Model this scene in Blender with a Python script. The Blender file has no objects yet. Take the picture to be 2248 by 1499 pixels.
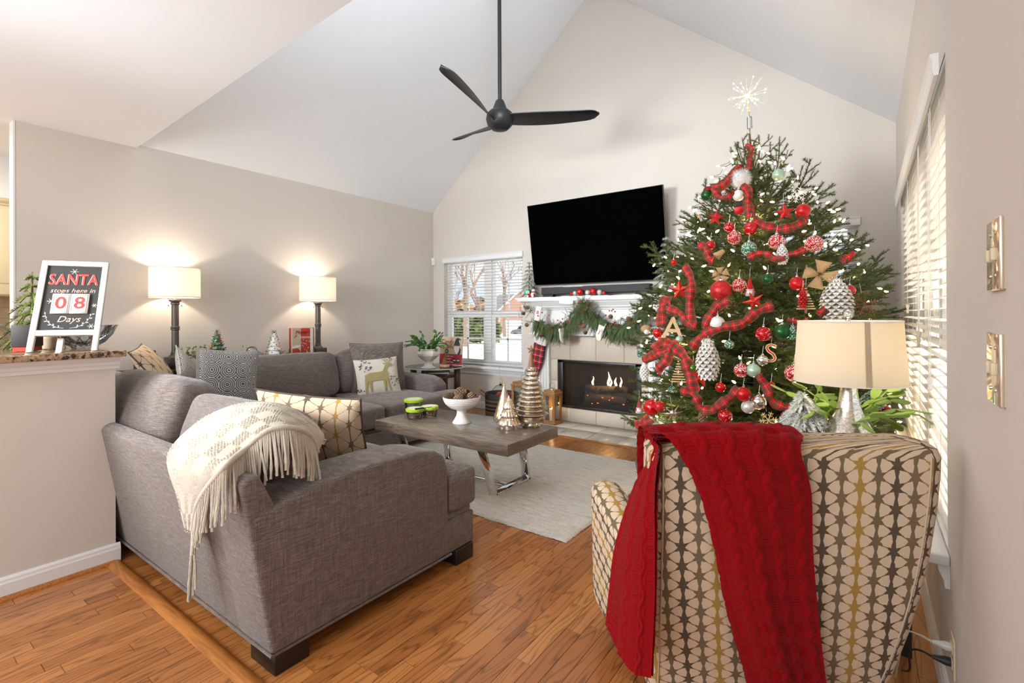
import bpy, bmesh, math, random
import numpy as np
from mathutils import Vector, Matrix, noise
random.seed(7)
PI = math.pi; R = math.radians
S = bpy.context.scene
COL = S.collection
# ---------------------------------------------------------------- camera
CZ = 1.25; FPX = 1075.0; CX, CY = 1124.0, 688.4
_y, _p, _r = R(35.845), R(.1), R(-.256)
FW = Vector((-math.sin(_y)*math.cos(_p), math.cos(_y)*math.cos(_p), math.sin(_p)))
_r0 = Vector((math.cos(_y), math.sin(_y), 0)); _u0 = _r0.cross(FW)
RT = _r0*math.cos(_r) + _u0*math.sin(_r); UP = _u0*math.cos(_r) - _r0*math.sin(_r)
EYE = Vector((0, 0, CZ))
cam = bpy.data.cameras.new('camera'); cam.sensor_width = 36; cam.lens = FPX/2248*36
cam.shift_y = (CY-749.5)/2248; cam.clip_start = .02; cam.clip_end = 300
camo = bpy.data.objects.new('camera', cam); COL.objects.link(camo)
camo.matrix_world = Matrix(((RT.x, UP.x, -FW.x, 0), (RT.y, UP.y, -FW.y, 0), (RT.z, UP.z, -FW.z, CZ), (0, 0, 0, 1)))
S.camera = camo
def ray(px, py): return RT*((px-CX)/FPX) + UP*((CY-py)/FPX) + FW
def at(px, py, w): return EYE + ray(px, py)*w              # a measured point, w metres deep
def aty(px, py, y): d = ray(px, py); return EYE + d*(y/d.y)  # ... on a wall facing us
def atx(px, py, x): d = ray(px, py); return EYE + d*(x/d.x)
def atz(px, py, z): d = ray(px, py); return EYE + d*((z-CZ)/d.z)
# ---------------------------------------------------------------- colour management, sky, sun, lights
S.view_settings.view_transform = 'Standard'; S.view_settings.look = 'None'
S.view_settings.gamma = 1; S.view_settings.use_curve_mapping = False
S.view_settings.exposure = 0.36
W = bpy.data.worlds.new('sky'); S.world = W; W.use_nodes = True
nt = W.node_tree; nt.nodes.clear()
_o = nt.nodes.new('ShaderNodeOutputWorld'); _b = nt.nodes.new('ShaderNodeBackground')
_t = nt.nodes.new('ShaderNodeTexCoord'); _n = nt.nodes.new('ShaderNodeTexNoise'); _c = nt.nodes.new('ShaderNodeValToRGB')
_m = nt.nodes.new('ShaderNodeMapping'); _m.inputs['Scale'].default_value = (2, 2, 6)
nt.links.new(_t.outputs['Generated'], _m.inputs[0]); nt.links.new(_m.outputs[0], _n.inputs['Vector'])
_n.inputs['Scale'].default_value = 1.6; _n.inputs['Detail'].default_value = 6
nt.links.new(_n.outputs[0], _c.inputs[0]); nt.links.new(_c.outputs[0], _b.inputs[0]); nt.links.new(_b.outputs[0], _o.inputs[0])
_c.color_ramp.elements[0].position = .4; _c.color_ramp.elements[0].color = (.62, .76, 1, 1)
_c.color_ramp.elements[1].position = .62; _c.color_ramp.elements[1].color = (.95, .97, 1, 1)
_b.inputs[1].default_value = .96
def light(name, kind, loc, energy, color=(1, 1, 1), rot=None, size=None, sy=None, rad=None, to=None):
    l = bpy.data.lights.new(name, kind); l.energy = energy; l.color = color
    o = bpy.data.objects.new(name, l); COL.objects.link(o); o.location = loc
    if size: l.shape = 'RECTANGLE'; l.size = size; l.size_y = sy or size
    if rad is not None: l.shadow_soft_size = rad
    if to: o.rotation_euler = (Vector(to)-Vector(loc)).to_track_quat('-Z', 'Y').to_euler()
    return o
_s = light('sun', 'SUN', (6, -2, 8), 6.5, (1, .88, .72), to=(6-.66, -2+.28, 8-.70)); _s.data.angle = R(1)
# fill lamps added to bring the interior up to brightness, none a known fixture
light('rear_fill', 'AREA', (-2.2, -3.2, 1.75), 96, (.90, .95, 1), size=4.2, sy=2.3, to=(-2.6, 4, 2.0))  # broad soft fill added behind the camera, no window there
light('kitchen_down_fill', 'AREA', (-5.6, -.2, 2.62), 40, (1, .95, .86), size=.9, sy=.9, to=(-5.6, -.2, 0))  # added downward fill over the kitchen, no fixture modelled
light('hall_down_fill', 'AREA', (-1.9, -.9, 2.62), 14, (1, .96, .9), size=1.2, sy=1.2, to=(-1.9, -.9, 0))  # weak downward fill, added without a hall fixture
_k = light('far_end_fill', 'AREA', (-3.3, -1.6, 2.05), 36, (.93, .965, 1), size=.7, sy=.7, to=(-2.0, 5, 1.15)); _k.data.spread = R(70)  # narrow fill added for the far end, sided to suit the fan shadow
light('flat_ceiling_fill', 'AREA', (-3.6, -1.0, 1.7), 17, (.86, .935, 1), size=.8, sy=.8, to=(-3.4, -.4, 4))  # upward fill added to lighten the flat ceiling
light('vault_fill', 'AREA', (-1.3, 1.7, 3.1), 46, (.84, .925, 1), size=.6, sy=.6, to=(-2.3, 3.0, 4.9))  # unseen fill added above the frame to brighten the vault
# ---------------------------------------------------------------- helpers
WM = {}
def tag(o, label=None, cat=None, group=None, kind=None):
    if label: o['label'] = label
    if cat: o['category'] = cat
    if group: o['group'] = group
    if kind: o['kind'] = kind
    return o
def thing(name, label, cat, loc=(0, 0, 0), rz=0, group=None, M=None):
    o = bpy.data.objects.new(name, None); COL.objects.link(o); o.empty_display_size = .05
    m = M or (Matrix.Translation(loc) @ Matrix.Rotation(rz, 4, 'Z'))
    o.matrix_world = m; WM[o.name] = m
    return tag(o, label, cat, group)
def wm(o):
    while o is not None:
        if o.name in WM: return WM[o.name]
        o = o.parent
    return Matrix()
def link(name, me, parent=None, m=None):
    o = bpy.data.objects.new(name, me); COL.objects.link(o)
    if parent: o.parent = parent
    if m is not None: o.matrix_basis = m
    return o
def dup(o, loc=None, m=None, **kw):                       # copy a thing with its parts and sub-parts
    def rec(a, p):
        c = a.copy(); COL.objects.link(c); c.parent = p
        for ch in a.children: rec(ch, c)
        return c
    c = rec(o, None)
    if m is None: m = Matrix.Translation(loc)
    c.matrix_basis = m; WM[c.name] = m
    return tag(c, **kw)
def frame(o, x=None, y=None, z=None):                      # matrix from origin and two axes
    o = Vector(o)
    if z is None: z = Vector(x).cross(Vector(y))
    z = Vector(z).normalized()
    if x is None: y = Vector(y); x = y.cross(z)
    x = Vector(x); x = (x - z*x.dot(z)).normalized(); y = z.cross(x)
    return Matrix(((x.x, y.x, z.x, o.x), (x.y, y.y, z.y, o.y), (x.z, y.z, z.z, o.z), (0, 0, 0, 1)))
T = Matrix.Translation
def RX(a): return Matrix.Rotation(a, 4, 'X')
def RY(a): return Matrix.Rotation(a, 4, 'Y')
def RZ(a): return Matrix.Rotation(a, 4, 'Z')
def SC(x, y=None, z=None): return Matrix.Diagonal((x, x if y is None else y, x if z is None else z, 1))
class MB:
    def __init__(s, M=None): s.V = []; s.F = []; s.U = {}; s.MI = []; s.M = M; s.mi = 0
    def add(s, V, F, uv=None):
        b = len(s.V); M = s.M
        if M is not None: V = [M @ Vector(v) for v in V]
        s.V += [tuple(v) for v in V]
        for f in F: s.F.append(tuple(i+b for i in f)); s.MI.append(s.mi)
        if uv:
            for i, q in enumerate(uv): s.U[b+i] = q
        return s
    def box(s, x0, x1, y0, y1, z0, z1):
        return s.add([(x0, y0, z0), (x1, y0, z0), (x1, y1, z0), (x0, y1, z0), (x0, y0, z1), (x1, y0, z1), (x1, y1, z1), (x0, y1, z1)],
                     [(0, 3, 2, 1), (4, 5, 6, 7), (0, 1, 5, 4), (1, 2, 6, 5), (2, 3, 7, 6), (3, 0, 4, 7)])
    def cyl(s, p, q, r0, r1=None, n=12, caps=True):
        p = Vector(p); q = Vector(q); r1 = r0 if r1 is None else r1
        d = (q-p).normalized(); a = d.orthogonal().normalized(); b = d.cross(a); V = []
        for c, r in ((p, r0), (q, r1)):
            for i in range(n): t = 2*PI*i/n; V.append(c + a*(r*math.cos(t)) + b*(r*math.sin(t)))
        F = [(i, (i+1) % n, n+(i+1) % n, n+i) for i in range(n)]
        if caps: F += [tuple(range(n-1, -1, -1)), tuple(range(n, 2*n))]
        return s.add(V, F)
    def lathe(s, prof, c=(0, 0, 0), n=24, mod=None):
        V = []; F = []; uv = []; m = len(prof); c = Vector(c)
        for j, (r, z) in enumerate(prof):
            for i in range(n):
                t = 2*PI*i/n; k = r*(mod(t, z, j) if mod else 1)
                V.append(c + Vector((k*math.cos(t), k*math.sin(t), z))); uv.append((i/n, j/(m-1)))
        for j in range(m-1):
            for i in range(n):
                F.append((j*n+i, j*n+(i+1) % n, (j+1)*n+(i+1) % n, (j+1)*n+i))
        ring = min(q[0] for q in prof) > .5*max(q[0] for q in prof)          # hollow bands stay open
        if prof[0][0] > 1e-5 and not ring: F.append(tuple(range(n-1, -1, -1)))
        if prof[-1][0] > 1e-5 and not ring: F.append(tuple((m-1)*n+i for i in range(n)))
        return s.add(V, F, uv)
    def sphere(s, c, r, nu=16, nv=10, sc=(1, 1, 1)):
        c = Vector(c); V = [c + Vector((0, 0, -r*sc[2]))]; F = []
        for j in range(1, nv):
            p = -PI/2 + PI*j/nv
            for i in range(nu):
                t = 2*PI*i/nu
                V.append(c + Vector((r*math.cos(p)*math.cos(t)*sc[0], r*math.cos(p)*math.sin(t)*sc[1], r*math.sin(p)*sc[2])))
        V.append(c + Vector((0, 0, r*sc[2]))); L = len(V)-1
        for i in range(nu):
            F.append((0, 1+(i+1) % nu, 1+i)); F.append((L, L-nu+i, L-nu+(i+1) % nu))
            for j in range(nv-2):
                a = 1+j*nu; F.append((a+i, a+(i+1) % nu, a+nu+(i+1) % nu, a+nu+i))
        return s.add(V, F)
    def tube(s, pts, r, n=8, closed=False):
        pts = [Vector(p) for p in pts]; m = len(pts); V = []; F = []; a = None
        for k, p in enumerate(pts):
            if closed: d = pts[(k+1) % m]-pts[k-1]
            else: d = pts[min(k+1, m-1)]-pts[max(k-1, 0)]
            d.normalize()
            if a is None: a = d.orthogonal().normalized()
            a = (a - d*a.dot(d)).normalized(); b = d.cross(a)
            rr = r[k] if isinstance(r, (list, tuple)) else r
            for i in range(n): t = 2*PI*i/n; V.append(p + a*(rr*math.cos(t)) + b*(rr*math.sin(t)))
        for k in range(m if closed else m-1):
            k2 = (k+1) % m
            for i in range(n): F.append((k*n+i, k*n+(i+1) % n, k2*n+(i+1) % n, k2*n+i))
        if not closed: F += [tuple(range(n-1, -1, -1)), tuple((m-1)*n+i for i in range(n))]
        return s.add(V, F)
    def prism(s, out, M, d):                                # outline in M's xy plane, extruded to z = d
        n = len(out)
        a = sum(out[i][0]*out[(i+1) % n][1]-out[(i+1) % n][0]*out[i][1] for i in range(n))
        if a < 0: out = out[::-1]
        V = [M @ Vector((x, y, 0)) for x, y in out] + [M @ Vector((x, y, d)) for x, y in out]
        return s.add(V, [tuple(range(n-1, -1, -1)), tuple(range(n, 2*n))] + [(i, (i+1) % n, n+(i+1) % n, n+i) for i in range(n)],
                     [(x, y) for x, y in out]*2)
    def grid(s, fn, nu, nv, us=1, vs=1, flip=False):
        V = []; uv = []; F = []
        for j in range(nv+1):
            for i in range(nu+1): V.append(fn(i/nu, j/nv)); uv.append((i/nu*us, j/nv*vs))
        for j in range(nv):
            for i in range(nu):
                a = j*(nu+1)+i; q = (a, a+1, a+nu+2, a+nu+1); F.append(q[::-1] if flip else q)
        return s.add(V, F, uv)
    def mesh(s, name, mats, parent=None, smooth=None, bevel=0, seg=2, solid=0, rnd=False):
        inv = wm(parent).inverted() if parent else None
        if solid:                                               # second skin along the normals gives cloth its thickness
            t_ = bpy.data.meshes.new('t'); t_.from_pydata(s.V, [], s.F); nb_ = len(s.V)
            s.V = s.V+[tuple(v.co-v.normal*solid) for v in t_.vertices]; s.F = s.F+[tuple(i+nb_ for i in f[::-1]) for f in s.F]; s.MI = s.MI*2
            s.U.update({k+nb_: q for k, q in list(s.U.items())}); bpy.data.meshes.remove(t_)
        me = bpy.data.meshes.new(name)
        V = s.V if inv is None else [inv @ Vector(v) for v in s.V]
        me.from_pydata(V, [], s.F)
        mats = mats if isinstance(mats, (list, tuple)) else [mats]
        for m in mats: me.materials.append(m)
        if len(mats) > 1: me.polygons.foreach_set('material_index', s.MI)
        if s.U:
            ul = me.uv_layers.new(name='UVMap'); vi = np.empty(len(me.loops), 'i'); me.loops.foreach_get('vertex_index', vi)
            A = np.zeros((len(V), 2), 'f')
            for k, q in s.U.items(): A[k] = q
            ul.data.foreach_set('uv', A[vi].ravel())
        if bevel:
            bm = bmesh.new(); bm.from_mesh(me)
            if bevel:
                es = [e for e in bm.edges if len(e.link_faces) == 2 and e.calc_face_angle() > .5]
                bmesh.ops.bevel(bm, geom=es, offset=bevel, segments=seg, affect='EDGES', profile=.5, clamp_overlap=True)
            bm.to_mesh(me); bm.free()
        if smooth or (bevel and smooth is None):
            me.polygons.foreach_set('use_smooth', [True]*len(me.polygons))
            me.set_sharp_from_angle(angle=smooth if (smooth and smooth is not True) else R(50))
        me.update(); return me
    def build(s, name, mats, parent=None, **k):
        return link(name, s.mesh(name, mats, parent, **k), parent)
def struct(name, mb, m, **k):
    o = mb.build(name, m, **k); o['kind'] = 'structure'; return o
def crom(P, t):                                            # Catmull-Rom through points, t in 0..1
    n = len(P)-1; x = min(max(t, 0), 1)*n; i = min(int(x), n-1); f = x-i
    p0 = P[max(i-1, 0)]; p1 = P[i]; p2 = P[i+1]; p3 = P[min(i+2, n)]
    return .5*((2*p1) + (p2-p0)*f + (2*p0-5*p1+4*p2-p3)*f*f + (3*p1-p0-3*p2+p3)*f**3)
def net(rows, u, v):                                       # bicubic surface over a net of points
    return crom([crom(r, u) for r in rows], v)
def fbm(p, o=3): return noise.fractal(Vector(p), 1.0, 2.0, o)
def soft_box(mb, M, dx, dy, dz, n=10, e=5., puff=.25, wr=0, ws=6, seed=0, axis=2):
    """Upholstered block: a rounded box whose faces swell, with wrinkles."""
    V = []; F = []; idx = {}
    def vid(i, j, k):
        key = (i, j, k)
        if key not in idx:
            p = [2*i/n-1, 2*j/n-1, 2*k/n-1]
            p = [math.copysign(math.sin(abs(c)*PI/2)**.85, c) if abs(c) < 1 else c for c in p]
            l = sum(abs(c)**e for c in p)**(1/e); q = [c/l for c in p]
            b = 1 + puff*(1-q[(axis+1) % 3]**2)*(1-q[(axis+2) % 3]**2)
            q[axis] *= b/(1+puff*.6)
            w = Vector((q[0]*dx/2, q[1]*dy/2, q[2]*dz/2))
            if wr:
                s = Vector((w.x*ws+seed, w.y*ws, w.z*ws))
                d = noise.noise(s) + .6*noise.noise(s*2.3)
                w *= 1 + wr*d
            idx[key] = len(V); V.append(M @ w)
        return idx[key]
    for a in range(n):
        for b in range(n):
            for k in (0, n):
                q = [vid(a, b, k), vid(a+1, b, k), vid(a+1, b+1, k), vid(a, b+1, k)]; F.append(q if k else q[::-1])
                q = [vid(k, a, b), vid(k, a+1, b), vid(k, a+1, b+1), vid(k, a, b+1)]; F.append(q if k else q[::-1])
                q = [vid(a, k, b), vid(a+1, k, b), vid(a+1, k, b+1), vid(a, k, b+1)]; F.append(q[::-1] if k else q)
    return mb.add(V, F)
def pillow(mb, M, w, h, t, n=22, seed=0, pinch=.06, wr=.006, edge=.0, side=0):
    """Throw pillow, x across, y up, z towards the viewer; corners pulled out, seams pinched. side=1 front only, -1 back only."""
    def f(sg):
        def g(u, v):
            x = 2*u-1; y = 2*v-1
            x = math.sin(x*PI/2)*.5+x*.5; y = math.sin(y*PI/2)*.5+y*.5
            k = max(0, (1-abs(x)**2.6)*(1-abs(y)**2.6))**.55
            sx = 1 - pinch*(1-y*y) ; sy = 1 - pinch*(1-x*x)
            z = sg*(t/2*k + edge)
            z += wr*k*(noise.noise(Vector((x*3+seed, y*3, sg*4))) + .7*noise.noise(Vector((x*7, y*7+seed, sg*9))))
            return M @ Vector((x*w/2*sx, y*h/2*sy, z))
        return g
    if side >= 0: mb.grid(f(1), n, n, w, h)
    if side <= 0: mb.grid(f(-1), n, n, w, h, flip=True)
    return mb
def pillow_edge(M, w, h, pinch=.06, m=24):
    P = []
    for a, b, c, d in ((-1, -1, 1, -1), (1, -1, 1, 1), (1, 1, -1, 1), (-1, 1, -1, -1)):
        for i in range(m):
            q = i/m; x = a+(c-a)*q; y = b+(d-b)*q
            x = math.sin(x*PI/2)*.5+x*.5; y = math.sin(y*PI/2)*.5+y*.5
            P.append(M @ Vector((x*w/2*(1-pinch*(1-y*y)), y*h/2*(1-pinch*(1-x*x)), 0)))
    return P
def text_mesh(txt, size, M, depth=.0006, shear=0, align='CENTER', mb=None, offset=0, spacing=1):
    c = bpy.data.curves.new('lettering', 'FONT'); c.body = txt; c.size = size; c.align_x = align; c.align_y = 'CENTER'
    c.extrude = depth; c.shear = shear; c.offset = offset; c.resolution_u = 3; c.space_character = spacing
    o = bpy.data.objects.new('tmp', c); COL.objects.link(o)
    me = bpy.data.meshes.new_from_object(o)
    V = [M @ v.co for v in me.vertices]; F = [tuple(p.vertices) for p in me.polygons]
    bpy.data.objects.remove(o); bpy.data.curves.remove(c); bpy.data.meshes.remove(me)
    mb = mb or MB()
    return mb.add(V, F)
# ---------------------------------------------------------------- materials
class G:
    """Small node-graph builder around one Principled shader."""
    def __init__(s, name):
        s.m = bpy.data.materials.new(name); s.m.use_nodes = True; s.t = s.m.node_tree
        s.b = s.t.nodes['Principled BSDF']; s.out = s.t.nodes['Material Output']
    def node(s, ty, **k):
        n = s.t.nodes.new('ShaderNode'+ty)
        for a, v in k.items(): setattr(n, a, v)
        return n
    def lk(s, a, b): s.t.links.new(a, b)
    def put(s, sock, v):
        if isinstance(v, bpy.types.NodeSocket): s.lk(v, sock)
        else:
            if hasattr(sock.default_value, '__len__') and len(sock.default_value) == 4 and len(v) == 3: v = (*v, 1)
            sock.default_value = v
    def mth(s, op, a, b=0.0, c=None, clamp=False):
        n = s.node('Math', operation=op); n.use_clamp = clamp; s.put(n.inputs[0], a); s.put(n.inputs[1], b)
        if c is not None: s.put(n.inputs[2], c)
        return n.outputs[0]
    def vec(s, x, y, z=0.0):
        n = s.node('CombineXYZ'); s.put(n.inputs[0], x); s.put(n.inputs[1], y); s.put(n.inputs[2], z); return n.outputs[0]
    def xyz(s, v): n = s.node('SeparateXYZ'); s.lk(v, n.inputs[0]); return n.outputs
    def co(s, which='Object'): return s.node('TexCoord').outputs[which]
    def mapv(s, v, sc=(1, 1, 1), loc=(0, 0, 0), rot=(0, 0, 0)):
        n = s.node('Mapping'); s.put(n.inputs[0], v); n.inputs['Scale'].default_value = sc; n.inputs['Location'].default_value = loc; n.inputs['Rotation'].default_value = rot
        return n.outputs[0]
    def noise(s, v, scale, detail=3, rough=.5, dist=0):
        n = s.node('TexNoise'); s.put(n.inputs['Vector'], v); n.inputs['Scale'].default_value = scale
        n.inputs['Detail'].default_value = detail; n.inputs['Roughness'].default_value = rough; n.inputs['Distortion'].default_value = dist
        return n.outputs[0]
    def voro(s, v, scale, feature='F1', out='Distance', rnd=1.0):
        n = s.node('TexVoronoi', feature=feature); s.put(n.inputs['Vector'], v); n.inputs['Scale'].default_value = scale
        if 'Randomness' in n.inputs: n.inputs['Randomness'].default_value = rnd
        return n.outputs[out]
    def ramp(s, f, stops, interp='LINEAR'):
        n = s.node('ValToRGB'); s.put(n.inputs[0], f); r = n.color_ramp; r.interpolation = interp
        while len(r.elements) < len(stops): r.elements.new(.5)
        for e, (p, c) in zip(r.elements, stops): e.position = p; e.color = (*c, 1) if hasattr(c, '__len__') else (c, c, c, 1)
        return n.outputs[0]
    def mix(s, f, a, b, mode='MIX'):
        n = s.node('Mix', data_type='RGBA', blend_type=mode); s.put(n.inputs[0], f); s.put(n.inputs[6], a); s.put(n.inputs[7], b); return n.outputs[2]
    def bump(s, h, st=.3, d=.01):
        n = s.node('Bump'); s.put(n.inputs['Height'], h); n.inputs['Strength'].default_value = st; n.inputs['Distance'].default_value = d
        s.lk(n.outputs[0], s.b.inputs['Normal']); return n
    def set(s, **k):
        for a, v in k.items(): s.put(s.b.inputs[{'color': 'Base Color', 'rough': 'Roughness', 'metal': 'Metallic', 'spec': 'Specular IOR Level', 'coat': 'Coat Weight',
              'sheen': 'Sheen Weight', 'trans': 'Transmission Weight', 'ior': 'IOR', 'emit': 'Emission Color', 'es': 'Emission Strength', 'alpha': 'Alpha', 'sss': 'Subsurface Weight'}[a]], v)
        return s
def mat(name, c, rough=.5, metal=0, spec=.5, var=0, vs=8, bump=0, bs=60, **k):
    g = G(name); g.set(rough=rough, metal=metal, spec=spec, **k)
    if var:
        f = g.noise(g.co(), vs, 4); g.set(color=g.mix(f, [x*(1-var) for x in c], [min(1, x*(1+var)) for x in c]))
    else: g.set(color=c)
    if bump: g.bump(g.noise(g.co(), bs, 3), bump, .004)
    return g.m
def glow(name, c, st):
    g = G(name); g.set(color=(0, 0, 0), emit=c, es=st, rough=.5); g.m.cycles.emission_sampling = 'NONE'; return g.m
def clear(name, tint=(1, 1, 1), gl=.08, rough=.02):            # a thin pane or shell of glass
    g = G(name); t = g.node('BsdfTransparent'); t.inputs[0].default_value = (*tint, 1)
    h = g.node('BsdfGlossy'); h.inputs['Roughness'].default_value = rough
    lw = g.node('LayerWeight'); lw.inputs[0].default_value = .25
    f = g.mth('MULTIPLY_ADD', lw.outputs['Fresnel'], .75, gl, clamp=True)
    m = g.node('MixShader'); g.lk(f, m.inputs[0]); g.lk(t.outputs[0], m.inputs[1]); g.lk(h.outputs[0], m.inputs[2]); g.lk(m.outputs[0], g.out.inputs[0])
    return g.m
def cloth_glow(name, c, tr=.55, rough=.9, tc=None):                      # translucent lamp shade or slat
    g = G(name); g.set(color=c, rough=rough, spec=.2)
    t = g.node('BsdfTranslucent'); t.inputs[0].default_value = (*(tc or c), 1)
    m = g.node('MixShader'); m.inputs[0].default_value = tr; g.lk(g.b.outputs[0], m.inputs[1]); g.lk(t.outputs[0], m.inputs[2]); g.lk(m.outputs[0], g.out.inputs[0])
    return g.m
m_wall = mat('wall_paint', (.645, .590, .528), .75, spec=.25, var=.015, vs=2, bump=.06, bs=90)
m_ceil = mat('ceiling_paint', (.825, .845, .87), .85, spec=.2, bump=.04, bs=80)
m_white = mat('white_trim', (.78, .78, .77), .35, var=.01)
m_kitwall = mat('kitchen_paint', (.80, .80, .78), .7)
def m_floor():
    g = G('laminate_oak'); a = g.node('Attribute', attribute_name='rnd'); r = a.outputs['Fac']
    x, y, z = g.xyz(g.co()); r9 = g.mth('MULTIPLY', r, 97.0)
    v = g.vec(g.mth('ADD', g.mth('MULTIPLY', x, 9.0), r9), g.mth('ADD', g.mth('MULTIPLY', y, 1.15), r9), r9)
    n = g.noise(v, 1.0, 2, .45)
    rings = g.mth('ABSOLUTE', g.mth('SUBTRACT', g.mth('FRACT', g.mth('MULTIPLY', n, 15.0)), .5))
    fib = g.noise(g.vec(g.mth('MULTIPLY', x, 320.0), g.mth('MULTIPLY', y, 9.0), r9), 1.0, 3)
    base = g.ramp(r, [(0, (.42, .150, .038)), (.5, (.54, .205, .054)), (1, (.64, .265, .078))])
    dark = g.ramp(g.mth('MULTIPLY_ADD', g.mth('SUBTRACT', fib, .5), .22, rings), [(0, .46), (.09, .74), (.22, 1), (1, 1.0)])
    c = g.mix(1.0, base, dark, 'MULTIPLY'); c = g.mix(g.mth('MULTIPLY', fib, .28), c, (.20, .065, .02))
    g.set(color=c, rough=.28, spec=.5, coat=.3); g.b.inputs['Coat Roughness'].default_value = .22
    g.bump(rings, .06, .002); return g.m
m_floor = m_floor()
def m_wood(name, c0, c1, sx=18., sy=1.5, axis=0, rough=.45, ring=9.):
    g = G(name); x, y, z = g.xyz(g.co()); p = [x, y, z]; q = [g.mth('MULTIPLY', k, sy if i == axis else sx) for i, k in enumerate(p)]
    n = g.noise(g.vec(*q), 1.0, 3, .5); rr = g.mth('ABSOLUTE', g.mth('SUBTRACT', g.mth('FRACT', g.mth('MULTIPLY', n, ring)), .5))
    q2 = [g.mth('MULTIPLY', k, 8. if i == axis else 300.) for i, k in enumerate(p)]
    f = g.noise(g.vec(*q2), 1.0, 2)
    g.set(color=g.mix(g.mth('MULTIPLY_ADD', f, .5, g.mth('MULTIPLY', rr, 1.1), clamp=True), c0, c1), rough=rough); g.bump(f, .12, .002); return g.m
m_table = m_wood('grey_oak', (.095, .072, .055), (.27, .215, .17), rough=.22)
m_thresh = m_wood('oak_threshold', (.26, .075, .012), (.52, .20, .04), rough=.3)
m_lantern = m_wood('lantern_wood', (.20, .09, .03), (.46, .24, .10), axis=2, sx=25)
m_plywood = mat('pale_wood', (.60, .40, .20), .6, var=.15, vs=40)
m_darkwood = mat('dark_espresso', (.012, .008, .007), .35)
m_redwood = mat('dark_cherry', (.06, .022, .016), .35, var=.2)
def m_sofa():
    g = G('sofa_linen'); c = g.co(); p = g.xyz(c)
    h = g.noise(g.mapv(c, (18, 18, 420)), 1.0, 4, .6); v = g.noise(g.mapv(c, (380, 380, 14)), 1.0, 4, .6)
    f = g.mth('ADD', g.mth('MULTIPLY', h, .55), g.mth('MULTIPLY', v, .45))
    fl = g.noise(g.mapv(c, (38, 38, 700), loc=(3, 1, 2)), 1.0, 2, .4)
    base = g.ramp(f, [(.34, (.068, .053, .047)), (.5, (.150, .122, .109)), (.66, (.27, .226, .205))])
    c2 = g.mix(g.ramp(fl, [(.62, 0.0), (.70, .7)]), base, (.34, .285, .255))
    g.set(color=c2, rough=.9, spec=.15, sheen=.25); g.bump(f, .35, .003); return g.m
m_sofa = m_sofa()
def knit(name, c, k=1., sc=260., sh=.2):
    g = G(name); u = g.co(); f = g.noise(u, sc, 3); w = g.voro(u, sc*.8)
    g.set(color=g.mix(f, [x*.72 for x in c], [min(1, x*1.18) for x in c]), rough=.95, spec=.1, sheen=sh); g.bump(w, .45*k, .003); return g.m
m_red = knit('red_knit', (.27, .0025, .005), sh=.04)
m_cream = knit('cream_throw', (.56, .505, .41), .8, 220)
def m_ikat(name, dx=.0445, dy=.058, bg=(.66, .51, .36)):
    g = G(name); u, v, _ = g.xyz(g.co('UV'))
    nz = g.noise(g.mapv(g.co('UV'), (60, 60, 1)), 1.0, 2); streak = g.noise(g.mapv(g.co('UV'), (700, 12, 1)), 1.0, 2)
    x = g.mth('ADD', g.mth('DIVIDE', u, dx), g.mth('MULTIPLY', g.mth('SUBTRACT', nz, .5), .10))
    y = g.mth('ADD', g.mth('DIVIDE', v, dy), g.mth('MULTIPLY', g.mth('SUBTRACT', nz, .5), .14))
    def fold(t): return g.mth('ABSOLUTE', g.mth('SUBTRACT', g.mth('FRACT', g.mth('ADD', t, .5)), .5))
    hx = g.mth('MULTIPLY', x, .5)
    d1 = g.mth('SUBTRACT', g.mth('MULTIPLY', fold(x), dx), .0016)
    ca = dx/math.hypot(dx, dy/2)*dy
    d2 = g.mth('MULTIPLY', fold(g.mth('ADD', y, hx)), ca); d3 = g.mth('MULTIPLY', fold(g.mth('SUBTRACT', y, hx)), ca)
    k = g.mth('ROUND', x); j = g.mth('ROUND', g.mth('SUBTRACT', y, g.mth('MULTIPLY', k, .5)))
    ex = g.mth('MULTIPLY', g.mth('SUBTRACT', x, k), dx); ey = g.mth('MULTIPLY', g.mth('SUBTRACT', g.mth('SUBTRACT', y, g.mth('MULTIPLY', k, .5)), j), dy)
    ey = g.mth('MULTIPLY', ey, .62); dn = g.mth('SQRT', g.mth('ADD', g.mth('MULTIPLY', ex, ex), g.mth('MULTIPLY', ey, ey)))
    w = g.mth('ADD', g.mth('MULTIPLY', g.mth('SUBTRACT', 1., g.mth('DIVIDE', dn, .019), clamp=True), .0075), .0019)
    d = g.mth('MINIMUM', d1, g.mth('MINIMUM', d2, d3))
    line = g.mth('MULTIPLY', g.mth('SUBTRACT', w, d), 900., clamp=True)
    col = g.ramp(g.mth('FRACT', g.mth('DIVIDE', g.mth('ADD', k, .1), 4.)), [(0, (.045, .032, .026)), (.25, (.15, .105, .065)), (.5, (.42, .24, .035)), (.75, (.13, .092, .055))], 'CONSTANT')
    col = g.mix(g.mth('MULTIPLY', streak, .5), col, (.30, .22, .13))
    wv = g.noise(g.mapv(g.co('UV'), (900, 900, 1)), 1.0, 1)
    g.set(color=g.mix(line, g.mix(wv, [c*.88 for c in bg], [c*1.1 for c in bg]), col), rough=.85, spec=.2)
    g.bump(g.mth('ADD', g.mth('MULTIPLY', line, .6), wv), .2, .002); return g.m
m_chair = m_ikat('ikat_upholstery'); m_goldp = m_ikat('gold_trellis_print', .075, .09, (.62, .47, .33))
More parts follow.
